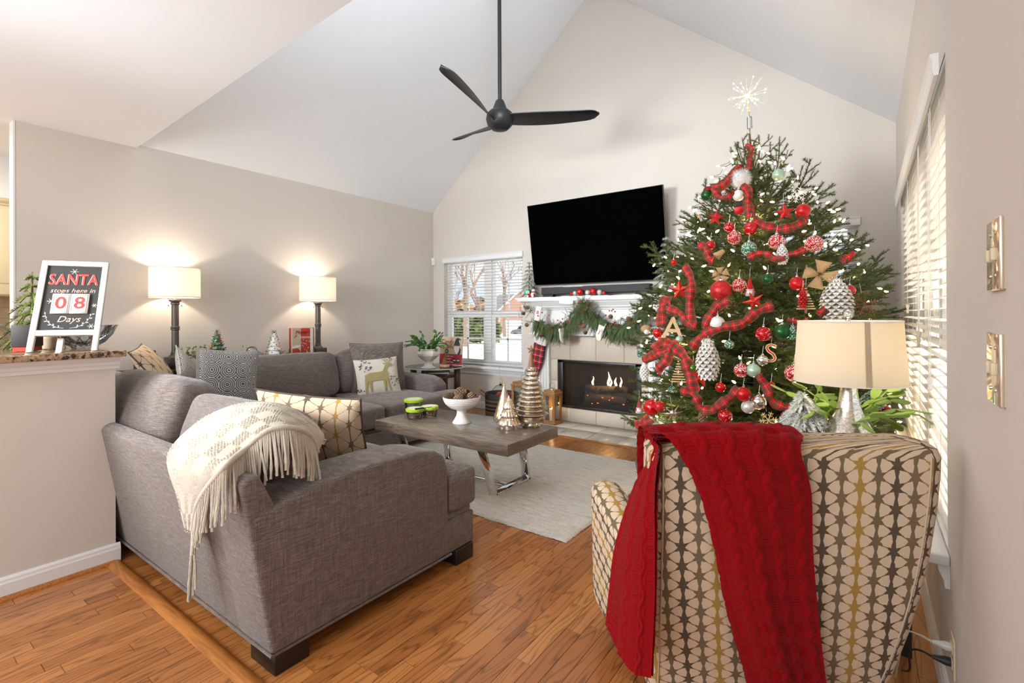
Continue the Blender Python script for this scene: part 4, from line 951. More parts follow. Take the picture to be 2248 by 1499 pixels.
rowsB = [[L(-.20, .03, .926), L(-.20, .10, .930), L(-.20, .17, .922)],
         [L(-.345, .01, .926), L(-.345, .09, .934), L(-.345, .17, .915)],
         [at(1446, 985, 1.245), at(1432, 985, 1.32), at(1424, 1000, 1.42)],
         [at(1438, 1080, 1.235), at(1412, 1085, 1.31), at(1386, 1080, 1.44)],
         [at(1438, 1200, 1.235), at(1395, 1205, 1.29), at(1350, 1195, 1.44)],
         [at(1437, 1330, 1.235), at(1388, 1325, 1.28), at(1336, 1300, 1.43)],
         [at(1430, 1488, 1.24), at(1378, 1465, 1.285), at(1329, 1368, 1.43)]]
MB().grid(redcloth(rowsB, .30, .75, 100, 210, .02), 100, 210).build('side_drape', m_red, rt, smooth=True, solid=.010)
# ---------------------------------------------------------------- ceiling fan
hx, hy, hz = -2.49, 3.285, 2.90
cf = thing('ceiling_fan', 'black three bladed ceiling fan on a long rod from the ridge', 'fan', (hx, hy, hz))
MB().lathe([(.0, -.105), (.03, -.103), (.07, -.09), (.105, -.055), (.118, -.01), (.11, .035), (.085, .06), (.05, .07), (.0, .072)], (hx, hy, hz), 28).build('hub', m_fan, cf, smooth=True)
MB().lathe([(.072, .05), (.062, .075), (.036, .145), (.028, .155), (.0, .156)], (hx, hy, hz), 24).build('canopy_cone', m_fan, cf, smooth=R(35))
MB().cyl((hx, hy, hz+.15), (hx, hy, RZ_-.02), .0165, n=14).build('rod', m_fan, cf, smooth=R(40))
MB().lathe([(.07, -.16), (.08, -.10), (.08, -.0)], (hx, hy, RZ_-.03), 24).build('ceiling_cup', m_fan, cf, smooth=R(40))
for az, tz, ln in ((30, .035, .83), (158, .075, .80), (276, .085, .84)):
    a = R(az); d = Vector((math.cos(a), math.sin(a), 0)); s = Vector((-math.sin(a), math.cos(a), 0)); V = []; F = []; n = 22; m = 8
    def blade(u, v, off):
        r = .05+(ln-.05)*u; w = (.085+.055*math.sin(min(1, u*1.5)*PI*.5)*(1-u*.25))*(1 if u < .86 else math.sqrt(max(0, 1-((u-.86)/.14)**2))*.985+.015)
        tw = -(R(38)*(1-u)**1.5+R(14)); sweep = .10*math.sin(u*PI*.55)-.05
        x = (v-.5)*w; return Vector((hx, hy, hz)) + d*r + s*(x*math.cos(tw)+sweep*.7) + Vector((0, 0, tz*u**1.3-.02+x*math.sin(tw)+.012*(1-4*(v-.5)**2)+off))
    mb = MB(); mb.grid(lambda u, v: blade(u, v, .003), n, m); mb.grid(lambda u, v: blade(u, v, -.004), n, m, flip=True)
    E_ = [(blade(0, k/m, .003), blade(0, k/m, -.004)) for k in range(m+1)]
    for sgn in (0, 1):
        q = [p for k in range(n+1) for p in (blade(k/n, sgn, .003), blade(k/n, sgn, -.004))]
        mb.add(q, [(2*k, 2*k+2, 2*k+3, 2*k+1) for k in range(n)])
    mb.build('blade', m_fan, cf, smooth=True)
# ---------------------------------------------------------------- television, soundbar
tv = thing('television', 'large black flat television above the mantel', 'television', (-2.43, 4.95, 2.07))
TM = frame((-2.43, 4.945, 1.603), x=(1, 0, 0), y=(0, -.145, .92))
MB(TM).box(-.805, .805, 0, .935, -.03, -.004).build('casing', m_black, tv, bevel=.004)
MB(TM).box(-.802, .802, .004, .931, -.006, .0005).build('screen', m_screen, tv)
mb = MB(TM).box(-.808, -.805, -.003, .938, -.028, .002).box(.805, .808, -.003, .938, -.028, .002).box(-.805, .805, .935, .938, -.028, .002).box(-.805, .805, -.003, 0, -.028, .002)
mb.build('bezel', m_iron, tv)
MB().box(-2.65, -2.2, 4.965, 5.05, 1.85, 2.25).build('wall_mount', m_iron, tv)
m_snd = mat('soundbar_grille', (.035, .034, .036), .7, bump=.3, bs=400)
sb = thing('soundbar', 'long dark grey soundbar on the mantel under the television', 'soundbar', (-2.45, 4.93, 1.44))
MB().box(-3.10, -1.79, 4.88, 4.985, 1.482, 1.565).build('body', m_snd, sb, bevel=.008); MB().box(-3.09, -2.95, 4.90, 4.96, 1.442, 1.482).build('foot', m_iron, sb); MB().box(-1.95, -1.82, 4.90, 4.96, 1.442, 1.482).build('foot', m_iron, sb)
MB().box(-2.80, -2.55, 4.878, 4.89, 1.560, 1.567).build('light_strip', m_silver, sb)
# ---------------------------------------------------------------- mantel dressing
def snow(u, v):
    x = -3.41+1.94*u; k = noise.noise(Vector((x*5, 0, 1))); drop = .02+.05*max(0, k)+(.055 if abs(x+2.72) < .09 else 0); q = v*(.235+drop)
    if q < .235: p = Vector((x, 5.03-q, 1.434+.016+.012*noise.noise(Vector((x*14, q*14, 2)))))
    else: p = Vector((x, 4.792-.008*noise.noise(Vector((x*20, q*20, 3))), 1.448-(q-.235)))
    return p
tag(MB().grid(snow, 150, 26).build('snow_blanket', m_snow, smooth=True, solid=-.012), 'white fluffy snow cloth laid along the mantel shelf', 'cloth')
def ball(name, label, c, r, m, cat='ornament', group=None, cap=True, cord=None, n=20):
    o = thing(name, label, cat, c, group=group)
    MB().sphere(c, r, n, n*2//3).build('ball', m, o, smooth=True)
    if cap:
        c = Vector(c); MB().lathe([(r*.20, r*.93), (r*.20, r*1.10), (r*.05, r*1.13), (.0, r*1.13)], c, 10).build('cap', m_silver, o, smooth=R(40))
        MB().tube([c+Vector((r*.10*math.cos(t), 0, r*1.2+r*.10*math.sin(t))) for t in [PI*2*k/8 for k in range(8)]], r*.02, 4, True).build('hanger', m_silver, o)
        if cord: MB().tube([c+Vector((0, 0, r*1.25)), c+Vector((.004, .004, r*1.25+cord))], .0012, 4).build('cord', m_wwire, o)
    return o
for px, py, r, m, nm in ((1254, 648, .020, m_redg, 'tiny red bauble at the window end of the mantel row'), (1262, 645, .026, m_sglit, 'small pearl bauble beside the tiny red one'), (1273, 641, .040, m_redg, 'first large red bauble in the mantel row, nearer the window'),
                         (1290, 645, .029, m_sglit, 'silver glitter bauble between two large red ones on the mantel'), (1302, 640, .040, m_redg, 'second large red bauble in the mantel row, nearer the tree'), (1316, 645, .029, m_sglit, 'pearl bauble near the tree end of the mantel row'), (1326, 645, .022, m_redg, 'small red bauble ending the mantel row by the tree')):
    c = aty(px, py, 4.845); c.z = 1.460+r*.9; ball('mantel_bauble', nm, c, r, m, group='baubles in a row on the mantel', cap=False)
def spray(mb, p, d, l, nn, nl, nw, rg, droop=.0, flat=False, stem=None):
    """One needled shoot from p along d."""
    d = Vector(d).normalized(); a = d.orthogonal().normalized(); b = d.cross(a); q = Vector(p)
    for k in range(nn):
        f = (k+rg.random())/nn; c = q+d*(l*f)-Vector((0, 0, droop*f*f*l)); t = rg.random()*2*PI
        e = (d*.75+(a*math.cos(t)+b*math.sin(t))*(.75)).normalized(); s = e.cross(d).normalized()*nw
        ln = nl*(1-.35*f)*(.8+.4*rg.random())
        mb.add([c-s, c+s, c+e*ln], [(0, 1, 2)])
    if stem is not None: stem.tube([q, q+d*l*.5-Vector((0, 0, droop*.25*l)), q+d*l-Vector((0, 0, droop*l))], nw*1.6, 4)
def mini_tree(name, label, base, h, r, m, seed, droop=.3, tiers=9, nn=60, nl=.03, nw=.0015, stem=m_bark, cat='tree', pot=None, group=None):
    rg = random.Random(seed); o = thing(name, label, cat, base, group=group); b = Vector(base); nd = MB(); st = MB()
    MB().tube([b, b+Vector((0, 0, h*.97))], [.012*h/.4, .004], 6).build('trunk', stem, o)
    for i in range(tiers):
        f = i/(tiers-1); z = h*(.14+.83*f); k = max(4, int(9*(1-f)+4))
        for j in range(k):
            t = 2*PI*(j+rg.random()*.6)/k+i; ln = r*(1-f)**.85+.05*h
            spray(nd, b+Vector((0, 0, z)), (math.cos(t), math.sin(t), .25-.35*(1-f)), ln, int(nn*(.35+ln/r)), nl, nw, rg, droop, stem=st)
    spray(nd, b+Vector((0, 0, h*.85)), (0, 0, 1), h*.17, nn//2, nl*.8, nw, rg)
    nd.build('needles', m, o)['kind'] = 'stuff'; st.build('twigs', stem, o)['kind'] = 'stuff'
    if pot: pot(o, b)
    return o
mini_tree('frosted_tree', 'frosted blue twig tree at the window end of the mantel', (-3.30, 4.93, 1.455), .43, .12, m_blue, 3, .45, nn=70, nl=.028)
mini_tree('frosted_tree', 'frosted blue twig tree on the mantel behind the christmas tree', (-1.62, 4.89, 1.455), .56, .12, m_blue, 4, .45, nn=80, nl=.03)
# snowman with a small red truck
sn = thing('snowman_figure', 'small snowman with a red truck and a green light on the mantel', 'figurine', (-3.21, 4.86, 1.455))
c = Vector((-3.20, 4.86, 1.455))
MB().sphere(c+Vector((0, 0, .03)), .032, 14, 9).sphere(c+Vector((.004, 0, .078)), .022, 14, 9).build('body', m_fur, sn, smooth=True)
MB().lathe([(.024, .098), (.024, .102), (.014, .102), (.013, .125), (.0, .126)], c+Vector((.004, 0, 0)), 12).build('hat', m_iron, sn)
MB().lathe([(.020, .055), (.026, .060), (.020, .066)], c, 12).build('scarf', m_redm, sn, smooth=True)
MB().box(-3.275, -3.235, 4.84, 4.875, 1.462, 1.525).box(-3.235, -3.17, 4.835, 4.87, 1.462, 1.498).build('truck', m_redm, sn, bevel=.006)
for x in (-3.262, -3.19): MB().cyl((x, 4.832, 1.466), (x, 4.842, 1.466), .013, n=12).build('wheel', m_ceramic, sn)
MB().box(-3.29, -3.245, 4.832, 4.85, 1.50, 1.53).build('green_light', glow('green_led', (.05, 1, .25), 2.2), sn, bevel=.004)
# garland along the mantel with berries and cones
gl = thing('garland', 'bushy cedar and pine garland with red berries swagged along the mantel', 'garland', (-2.44, 4.84, 1.2))
gp = [aty(px, py, y) for px, py, y in ((1150, 668, 4.78), (1172, 700, 4.77), (1200, 718, 4.80), (1232, 722, 4.80), (1260, 700, 4.79), (1280, 668, 4.77), (1300, 690, 4.78), (1330, 712, 4.80), (1362, 722, 4.80), (1390, 708, 4.80), (1412, 682, 4.78), (1424, 660, 4.77))]
rg = random.Random(12); nd = MB(); ced = MB(); st = MB(); N = 150
for k in range(N):
    t = k/(N-1); p = crom(gp, t); thin = .35 if t < .12 else 1.0
    if rg.random() > thin+.2: continue
    for _ in range(3):
        d = Vector((rg.uniform(-1, 1), rg.uniform(-.9, .1), rg.uniform(-.8, .9))); spray(nd, p+Vector((rg.uniform(-.045, .045), rg.uniform(-.03, .01), rg.uniform(-.045, .045))), d, .08+.06*rg.random(), 30, .036, .0009, rg, .1, stem=st)
    if thin == 1.0:
        for _ in range(7):
            q = p+Vector((rg.uniform(-.05, .05), rg.uniform(-.05, .0), rg.uniform(-.06, .045))); l = .05+.10*rg.random(); d = Vector((rg.uniform(-.6, .6), rg.uniform(-.4, -.02), -1)).normalized()
            for i in range(13):
                f = i/12; c = q+d*l*f; w = .013*(1-f*.75)
                for sg in (-1, 1): ced.add([c, c+Vector((sg*w, -.004, -.006)), c+Vector((sg*w*1.1, -.006, -.011)), c+Vector((0, -.003, -.007))], [(0, 1, 2, 3)])
nd.build('pine_needles', m_garland, gl)['kind'] = 'stuff'; ced.build('cedar_fronds', m_garland, gl)['kind'] = 'stuff'; st.build('stems', m_bark, gl)['kind'] = 'stuff'
br = MB().sphere((0, 0, 0), .0085, 10, 7).mesh('berry', m_redg, None, smooth=True)
for px, py in ((1235, 700), (1245, 705), (1232, 708), (1248, 706), (1224, 703), (1275, 683), (1281, 688), (1271, 679), (1284, 683), (1343, 682), (1350, 684), (1338, 682), (1346, 679), (1345, 710), (1352, 712), (1340, 714), (1355, 716), (1335, 720), (1349, 708), (1382, 712), (1385, 708), (1228, 711), (1190, 686), (1205, 692), (1181, 693), (1412, 668), (1266, 690), (1330, 692)):
    link('berry', br, gl, wm(gl).inverted() @ T(aty(px, py, 4.69)))
def cone_shape(mb, M, r, h, rows=9, per=9, flare=.35, tip=1):
    """Pine cone: overlapping pointed scales round a core, stem end at z = h."""
    for i in range(rows):
        f = (i+.5)/rows; rr = r*math.sin(PI*(.16+.80*f))**.75; z = h*f
        for j in range(per):
            a = 2*PI*(j+.5*(i % 2))/per; d = Vector((math.cos(a), math.sin(a), 0)); s = Vector((-d.y, d.x, 0)); w = PI*rr/per*1.05; hh = h/rows*1.5
            b0 = d*rr*.45+Vector((0, 0, z+hh*.60)); t0 = d*rr*1.12+Vector((0, 0, z-hh*.30*tip)); m0 = d*(rr*(.94+flare*.12))+Vector((0, 0, z+hh*.22))
            mb.add([M @ v for v in (b0-s*w*.7, b0+s*w*.7, m0+s*w, t0+s*w*.35, t0-s*w*.35, m0-s*w)], [(0, 1, 2, 5), (5, 2, 3, 4), (0, 5, 4), (1, 3, 2), (0, 4, 3, 1)])
    return mb.lathe([(0, 0), (r*.5, h*.25), (r*.55, h*.55), (r*.3, h*.9), (0, h)], n=10) if False else mb.add([M @ v for v in (Vector((r*.5*math.cos(t), r*.5*math.sin(t), z)) for z in (h*.1, h*.85) for t in [2*PI*k/8 for k in range(8)])], [(k, (k+1) % 8, 8+(k+1) % 8, 8+k) for k in range(8)]+[tuple(range(8, 16)), tuple(range(7, -1, -1))])
cn = MB(); cone_shape(cn, Matrix(), .022, .04, 5, 7); cme = cn.mesh('pine_cone', m_cone)
for px, py, rr in ((1160, 674, 1), (1148, 685, 2), (1208, 722, 3), (1276, 662, 1), (1290, 664, 2), (1381, 698, 1), (1396, 704, 2), (1274, 715, 3), (1340, 692, 2), (1415, 648, 1), (1187, 733, 2), (1158, 712, 1), (1176, 720, 3), (1282, 715, 1), (1284, 727, 2)):
    link('pine_cone', cme, gl, wm(gl).inverted() @ T(aty(px, py, 4.70)) @ RX(rr*1.9) @ RZ(rr*1.3))
# mini stockings
def stocking(label, c, yaw, roll, letter, s=1., m=m_cup, cuff=None, name='mini_stocking', mt=m_cred, cat='stocking', thick=.016):
    o = thing(name, label, cat, c); M = T(c) @ RZ(yaw) @ RX(PI/2) @ RZ(roll) @ SC(s)
    out = [(-.032, 0), (.032, 0), (.034, -.07), (.037, -.10), (.046, -.125), (.040, -.150), (.018, -.162), (-.008, -.150), (-.030, -.120), (-.035, -.095), (-.034, -.05)]
    MB().prism(out, M @ T((0, 0, -thick/2)), thick).build('body', m, o, bevel=.006*s, seg=2)
    mb = MB(M).box(-.036, .036, -.03, .006, -thick/2-.003, thick/2+.003); k = mb.build('cuff', cuff or m, o, bevel=.004*s)
    MB(M).tube([(.024, .004, 0), (.022, .03, 0), (.03, .045, 0), (.034, .03, 0), (.028, .004, 0)], .0025, 5).build('loop', cuff or m, o)
    if letter: text_mesh(letter, .052, M @ T((0, -.065, thick/2+.0015)), .0015, offset=.0008).build('lettering', mt, o)
    return o
stocking('small cream stocking lettered B on the garland', aty(1184, 674, 4.715), R(6), R(-16), 'B')
stocking('small cream stocking hanging edge on between two garland swags', aty(1232, 722, 4.71), R(78), R(6), '', 1.0)
stocking('small cream stocking lettered J under the middle of the garland', aty(1322, 716, 4.715), R(0), R(-24), 'J')
stocking('small cream stocking lettered C beside the tree', aty(1443, 658, 4.70), R(0), R(-8), 'C')
# big tartan stocking on the pilaster
bs_ = thing('christmas_stocking', 'large red tartan stocking with cream cuff on the fireplace pilaster', 'stocking', (-3.10, 4.90, .95))
SM = T(aty(1187, 735, 4.90)) @ RX(PI/2) @ RZ(R(-10))
mb = MB(); mb.prism([(-.07, -.10), (.085, -.10), (.085, -.28), (.06, -.40), (.03, -.50), (-.03, -.53), (-.09, -.50), (-.10, -.44), (-.07, -.36), (-.07, -.2)], SM @ T((0, 0, -.02)), .04); mb.build('body', m_tartan, bs_, bevel=.012)
MB().prism([(-.072, .02), (-.055, .045), (.04, -.01), (.105, -.02), (.098, -.12), (.0, -.115), (-.085, -.09)], SM @ T((0, 0, -.028)), .056).build('cuff', m_fur, bs_, bevel=.014)
MB(SM).tube([(-.05, .03, 0), (-.055, .09, 0), (-.045, .12, 0), (-.035, .09, 0), (-.04, .03, 0)], .004, 5).build('loop', m_fur, bs_)
# ---------------------------------------------------------------- console behind the sofa and what stands on it
cs = thing('console_table', 'narrow dark console table behind the sofa by the wall', 'table', (-4.83, 2.3, 0))
MB().box(-5.02, -4.66, 1.20, 3.40, .765, .80).build('tabletop', m_darkwood, cs, bevel=.004)
for x in (-4.98, -4.70):
    for y in (1.25, 3.35): MB().box(x-.022, x+.022, y-.022, y+.022, 0, .766).build('leg', m_darkwood, cs)
def table_lamp(label, x, y, z0, first=None):
    o = thing('table_lamp', label, 'lamp', (x, y, z0), group='lit column lamps on the console'); b = Vector((x, y, z0))
    MB().box(x-.066, x+.066, y-.066, y+.066, z0, z0+.055).build('base', m_bronze, o, bevel=.004)
    pr = [(.052, .055), (.046, .066), (.034, .074), (.032, .09), (.034, .094), (.028, .10), (.0275, .285), (.034, .29), (.034, .298), (.029, .302), (.034, .308), (.034, .316), (.0275, .321), (.0275, .505), (.035, .51), (.035, .518), (.030, .524), (.036, .53), (.046, .538), (.046, .548), (.012, .55)]
    MB().lathe(pr, b, 24).build('column', m_bronze, o, smooth=R(30))
    MB().cyl(b+Vector((0, 0, .548)), b+Vector((0, 0, .66)), .010, n=10).build('neck', m_nickel, o)
    z1, z2, r = .568, .822, .187
    sh = MB().lathe([(r, z1), (r, z2), (r-.003, z2), (r-.003, z1)], b, 48).build('shade', m_shade, o, smooth=R(40))
    MB().lathe([(r+.001, z1-.002), (r+.001, z1+.006), (r-.004, z1+.006), (r-.004, z1-.002)], b, 48).build('rim', m_shade, sh); MB().lathe([(r+.001, z2-.006), (r+.001, z2+.002), (r-.004, z2+.002), (r-.004, z2-.006)], b, 48).build('rim', m_shade, sh)
    for a in range(3): t = a*2*PI/3; MB().cyl(b+Vector((0, 0, .80)), b+Vector((r*math.cos(t), r*math.sin(t), .80)), .002, n=5).build('spoke', m_nickel, sh)
    MB().sphere(b+Vector((0, 0, .668)), .022, 12, 8, (1, 1, 1.2)).build('bulb', glow('lamp_bulb', (1, .80, .55), 10), o, smooth=True)
    for s in (-1, 1):
        c = MB().tube([b+Vector((0, s*.05, .57)), b+Vector((0, s*.05, .50))], .0012, 4).build('pull_chain', m_nickel, o); MB().sphere(b+Vector((0, s*.05, .497)), .005, 8, 6).build('bead', m_iron, c)
    light('lamp_glow', 'POINT', b+Vector((0, 0, .725)), 8.5, (1, .85, .68), rad=.03)
table_lamp('lit column lamp nearer the kitchen, beside the dark speaker box', -4.85, 1.73, .842)
table_lamp('lit column lamp nearer the window, beside the red book box', -4.85, 3.095, .842)
for y in (1.73, 3.095): tag(MB().box(-4.93, -4.77, y-.08, y+.08, .80, .842).build('plinth_block', m_darkwood, bevel=.003), 'dark block under the lamp nearer the '+('kitchen' if y < 2 else 'window'), 'block')
sp = thing('speaker', 'small dark speaker box on the console next to a lamp', 'speaker', (-4.85, 1.50, .80)); MB().box(-4.92, -4.80, 1.45, 1.572, .80, .965).build('cabinet', mat('speaker_brown', (.05, .04, .033), .6), sp, bevel=.005); MB().box(-4.802, -4.797, 1.46, 1.562, .81, .955).build('grille', m_snd, sp)
def ceramic_tree(label, c, h, m, seed):
    o = thing('ceramic_tree', label, 'ornament', c); rg = random.Random(seed); b = Vector(c); mb = MB(); pr = []
    n = 7
    for i in range(n): f = i/n; pr += [(.082*(1-f)+.012, h*f*.92), (.082*(1-f)*.74+.008, h*(f+.09)*.92)]
    mb.lathe([(0, 0)]+pr+[(0, h*.95)], b, 28, mod=lambda t, z, j: 1+.10*math.sin(t*9+j*1.7)); mb.build('tree', m, o, smooth=R(45))
    cols = [mat('tree_light_'+k, q, .2, coat=.5) for k, q in (('red', (.7, .03, .02)), ('orange', (.85, .25, .02)), ('green', (.03, .35, .10)), ('blue', (.05, .12, .35)))]
    ms = [MB().lathe([(.0028, 0), (.0055, .007), (.004, .014), (0, .017)], n=8).mesh('light', q) for q in cols]
    for i in range(60):
        f = (i+.5)/60; t = i*2.4; r = .082*(1-f)+.010; d = Vector((math.cos(t), math.sin(t), .5)); link('light', ms[rg.randrange(4)], o, T(Vector((r*math.cos(t), r*math.sin(t), h*f*.92+.006))) @ d.to_track_quat('Z', 'Y').to_matrix().to_4x4())
    mb = MB()
    for k in range(12):
        t = k*2*PI/12; d = Vector((math.cos(t)*.6, math.sin(t)*.6, .2+.8*(k % 3)/2)).normalized(); mb.cyl(b+Vector((0, 0, h*.95)), b+Vector((0, 0, h*.95))+d*.05, .003, .0005, 5)
    mb.build('star', m_crystal, o)
ceramic_tree('green ceramic tree with coloured lights on the console', atx(477, 776, -4.76)*1.0+Vector((0, 0, -.06)), .27, mat('green_glaze', (.02, .10, .035), .15, coat=.6), 1)
ceramic_tree('white ceramic tree with coloured lights beside the red book box', atx(602, 780, -4.76)+Vector((0, 0, -.06)), .30, mat('white_glaze', (.78, .78, .76), .15, coat=.6), 2)
gb_ = thing('glass_globe', 'clear glass globe between the two ceramic trees', 'globe', atx(553, 778, -4.76)); MB().sphere(atx(553, 772, -4.76), .052, 24, 16).build('globe', m_crystal, gb_, smooth=True)
mb = MB(); rg = random.Random(6); c0 = atx(553, 775, -4.76)
for _ in range(30): mb.sphere(c0+Vector((rg.uniform(-.03, .03), rg.uniform(-.03, .03), rg.uniform(-.03, .02))), .005, 6, 4)
mb.build('beads', m_bell, gb_)['kind'] = 'stuff'
def sprig(label, pts, m, seed, nl=.022, n=9, up=.7):
    rg = random.Random(seed); o = thing('greenery_sprig', label, 'greenery', pts[0]); nd = MB(); st = MB()
    for p in pts:
        for _ in range(n): spray(nd, p, (rg.uniform(-.5, .5), rg.uniform(-1, 1), rg.uniform(.0, up)), .10+.06*rg.random(), 26, nl, .0014, rg, .2, stem=st)
    nd.build('needles', m, o)['kind'] = 'stuff'; st.build('stems', m_bark, o)['kind'] = 'stuff'
def leafsprig(label, pts, m, seed, n=16, s=.018):
    rg = random.Random(seed); o = thing('greenery_sprig', label, 'greenery', pts[0]); lf = MB(); st = MB()
    for p in pts:
        for _ in range(n):
            d = Vector((rg.uniform(-.5, .5), rg.uniform(-1, 1), rg.uniform(.1, .8))).normalized()*(.05+.07*rg.random()); q = p+d; st.tube([p, q], .001, 4)
            for _ in range(3):
                a = Vector((rg.uniform(-1, 1), rg.uniform(-1, 1), rg.uniform(-.3, 1))).normalized()*s; w = a.orthogonal().normalized()*s*.4; lf.add([q, q+a*.5+w, q+a, q+a*.5-w], [(0, 1, 2, 3)])
    lf.build('leaves', m, o)['kind'] = 'stuff'; st.build('stems', m_bark, o)['kind'] = 'stuff'
leafsprig('yellow green leaf sprigs round the lamp nearer the kitchen', [atx(px, 788, -4.72) for px in (400, 415, 430, 445, 458)], m_lime, 1)
leafsprig('wispy yellow green sprigs beside the glass globe', [atx(px, 786, -4.72) for px in (522, 535, 545)], m_lime, 2, 8, .014)
sprig('green pine pick in front of the white ceramic tree', [atx(px, 786, -4.68) for px in (590, 605, 620, 632, 645, 655)], m_lime, 3, n=7)
bb = thing('book_box', 'red and tan book shaped christmas box on the console', 'box', (-4.75, 2.86, .80))
BM = frame((-4.74, 2.733, .83), x=(0, 1, 0), y=(0, 0, 1))
MB(BM).box(0, .20, 0, .29, -.06, 0).build('cover', m_pred, bb, bevel=.003); MB(BM).box(-.001, .095, .001, .289, -.02, .002).build('tan_panel', m_tan, bb)
MB(BM).box(.20, .235, .004, .286, -.06, -.004).build('page_block', m_ceramic, bb); MB(BM).box(.235, .245, 0, .29, -.062, 0).build('back_cover', m_kraft, bb, bevel=.002)
text_mesh('Merry', .05, BM @ T((.095, .245, .003)), .001, .3).build('lettering', m_redd, bb); text_mesh('Christmas', .040, BM @ T((.125, .195, .003)), .001, .3).build('lettering', m_ceramic, bb)
mb = MB(BM); rg = random.Random(3)
for _ in range(26):
    x, y, r = rg.uniform(.10, .195), rg.uniform(.01, .17), rg.uniform(.002, .005); mb.cyl((x, y, 0), (x, y, .0015), r, n=8)
mb.build('dots', m_ceramic, bb)['kind'] = 'stuff'
mb = MB(BM).prism([(.0, .0), (.10, .0), (.085, .06), (.05, .09), (.0, .08)], Matrix(), .003); mb.build('red_shape', m_pred, bb); MB(BM).prism([(.0, .08), (.05, .085), (.085, .10), (.09, .115), (.05, .11), (.0, .10)], Matrix(), .004).build('white_shape', m_ceramic, bb); MB(BM).prism([(.02, .19), (.05, .205), (.055, .22), (.03, .21)], Matrix(), .004).build('holly_print', m_pred, bb)
# ---------------------------------------------------------------- corner side table, urn, sign
m_gtop = clear('glass_top', (.86, .95, .93), .14); m_gedge = mat('glass_edge', (.45, .66, .60), .15)
TC = Vector((-4.27, 4.30, 0))
ctb = thing('side_table', 'glass topped side table with dark legs beside the sofa arm', 'table', TC)
MB().lathe([(.0, .612), (.365, .612), (.37, .616), (.365, .620), (.0, .620)], TC, 48).build('glass_top', m_gtop, ctb, smooth=R(30)); MB().lathe([(.366, .611), (.371, .616), (.366, .621)], TC, 48).build('rim', m_gedge, ctb)
for a in (20, 110, 200, 290): t = R(a); p = TC+Vector((.29*math.cos(t), .29*math.sin(t), 0)); MB().box(p.x-.028, p.x+.028, p.y-.028, p.y+.028, 0, .61).build('leg', m_redwood, ctb, bevel=.004)
MB().lathe([(.0, .50), (.27, .50), (.27, .53), (.0, .53)], TC, 32).build('shelf', m_redwood, ctb)
for k, (m, dz) in enumerate(((m_navy, 0), (m_cup, .022), (m_kraft, .036))): 
    b_ = thing('book', ('slate blue book lowest under the glass top', 'white book in the middle of the pile under the glass', 'brown book topmost under the glass')[k], 'book', (-4.2, 4.2, .53+dz), group='books under the glass table top')
    MB(T((-4.16, 4.25, .53+dz)) @ RZ(R(30+8*k))).box(-.13, .13, -.10, .10, .001, .013 if k else .021).build('cover', m, b_, bevel=.002); MB(T((-4.16, 4.25, .53+dz)) @ RZ(R(30+8*k))).box(-.127, .131, -.097, .097, .004, .010 if k else .017).build('pages', m_ceramic, b_)
UP_ = Vector((-4.20, 4.12, .621))
ur = thing('urn_planter', 'white faceted urn planter with a green zygocactus on the glass table', 'planter', UP_)
oct_ = lambda t, z, j: 1/max(math.cos(((t+PI/8) % (PI/4))-PI/8), .9)*.97
MB().lathe([(.0, 0), (.085, 0), (.088, .012), (.06, .022), (.036, .06), (.040, .08), (.09, .115), (.128, .15), (.135, .175), (.118, .205), (.108, .212), (.122, .222), (.118, .23), (.10, .228), (.095, .20), (.0, .20)], UP_, 32, mod=oct_).build('urn', m_ceramic, ur, smooth=R(30))
def segplant(o, base, m, seed, n, spread, h, segs, w, lift=.8, name='leaf'):
    rg = random.Random(seed); lf = []
    for k in range(n):
        t = rg.random()*2*PI; p = base+Vector((math.cos(t), math.sin(t), 0))*spread*.35*math.sqrt(rg.random()); d = Vector((math.cos(t)*.7, math.sin(t)*.7, lift+.5*rg.random())).normalized(); mb = MB()
        for s in range(segs):
            l = h/segs*(.85+.3*rg.random()); q = p+d*l; side = d.cross(Vector((rg.uniform(-.4, .4), rg.uniform(-.4, .4), 1))).normalized(); nrm = side.cross(d)*.0025; ww = w*(.85+.3*rg.random())
            P = [p, p+d*l*.22+side*ww*.7, p+d*l*.62+side*ww, p+d*l*.9+side*ww*.5, q, p+d*l*.9-side*ww*.5, p+d*l*.62-side*ww, p+d*l*.22-side*ww*.7]
            mb.add([v+nrm for v in P]+[v-nrm for v in P], [tuple(range(8)), tuple(range(15, 7, -1))]+[(i, 8+i, 8+(i+1) % 8, (i+1) % 8) for i in range(8)])
            p = q; d = (d+Vector((rg.uniform(-.35, .35), rg.uniform(-.35, .35), rg.uniform(-.65, .12)))).normalized()
        mb.build(name, m, o, smooth=R(40))
segplant(ur, UP_+Vector((0, 0, .20)), m_leaf, 5, 46, .22, .27, 5, .015, 1.0, 'leafy_stem')
sg = thing('candy_sign', 'cream and red sign with a gnome leaning by the window', 'sign', (-4.1, 4.52, .62))
CM = frame((-4.235, 4.545, .625), x=(.95, .05, 0), y=(0, .06, 1)) @ T((-.19, 0, 0))
MB(CM).box(0, .36, 0, .345, -.015, 0).build('board', m_tan, sg, bevel=.002); MB(CM).box(0, .36, 0, .13, -.001, .0015).build('red_field', m_cred, sg)
text_mesh('Candy', .078, CM @ T((.12, .285, .002)), .001, .25).build('lettering', m_cred, sg); text_mesh('Canes', .075, CM @ T((.145, .225, .002)), .001, .25).build('lettering', m_cred, sg)
for y, t in ((.105, 'Candy Cane'), (.070, 'Swirls \u2022'), (.032, 'Candy Treat')): text_mesh(t, .026, CM @ T((.16, y, .003)), .0008).build('lettering', m_ceramic, sg)
MB(CM).cyl((.115, .165, 0), (.115, .165, .002), .030, n=24).build('price_disc', m_navy, sg); text_mesh('5\u00a2', .032, CM @ T((.115, .165, .003)), .0006).build('lettering', m_ceramic, sg)
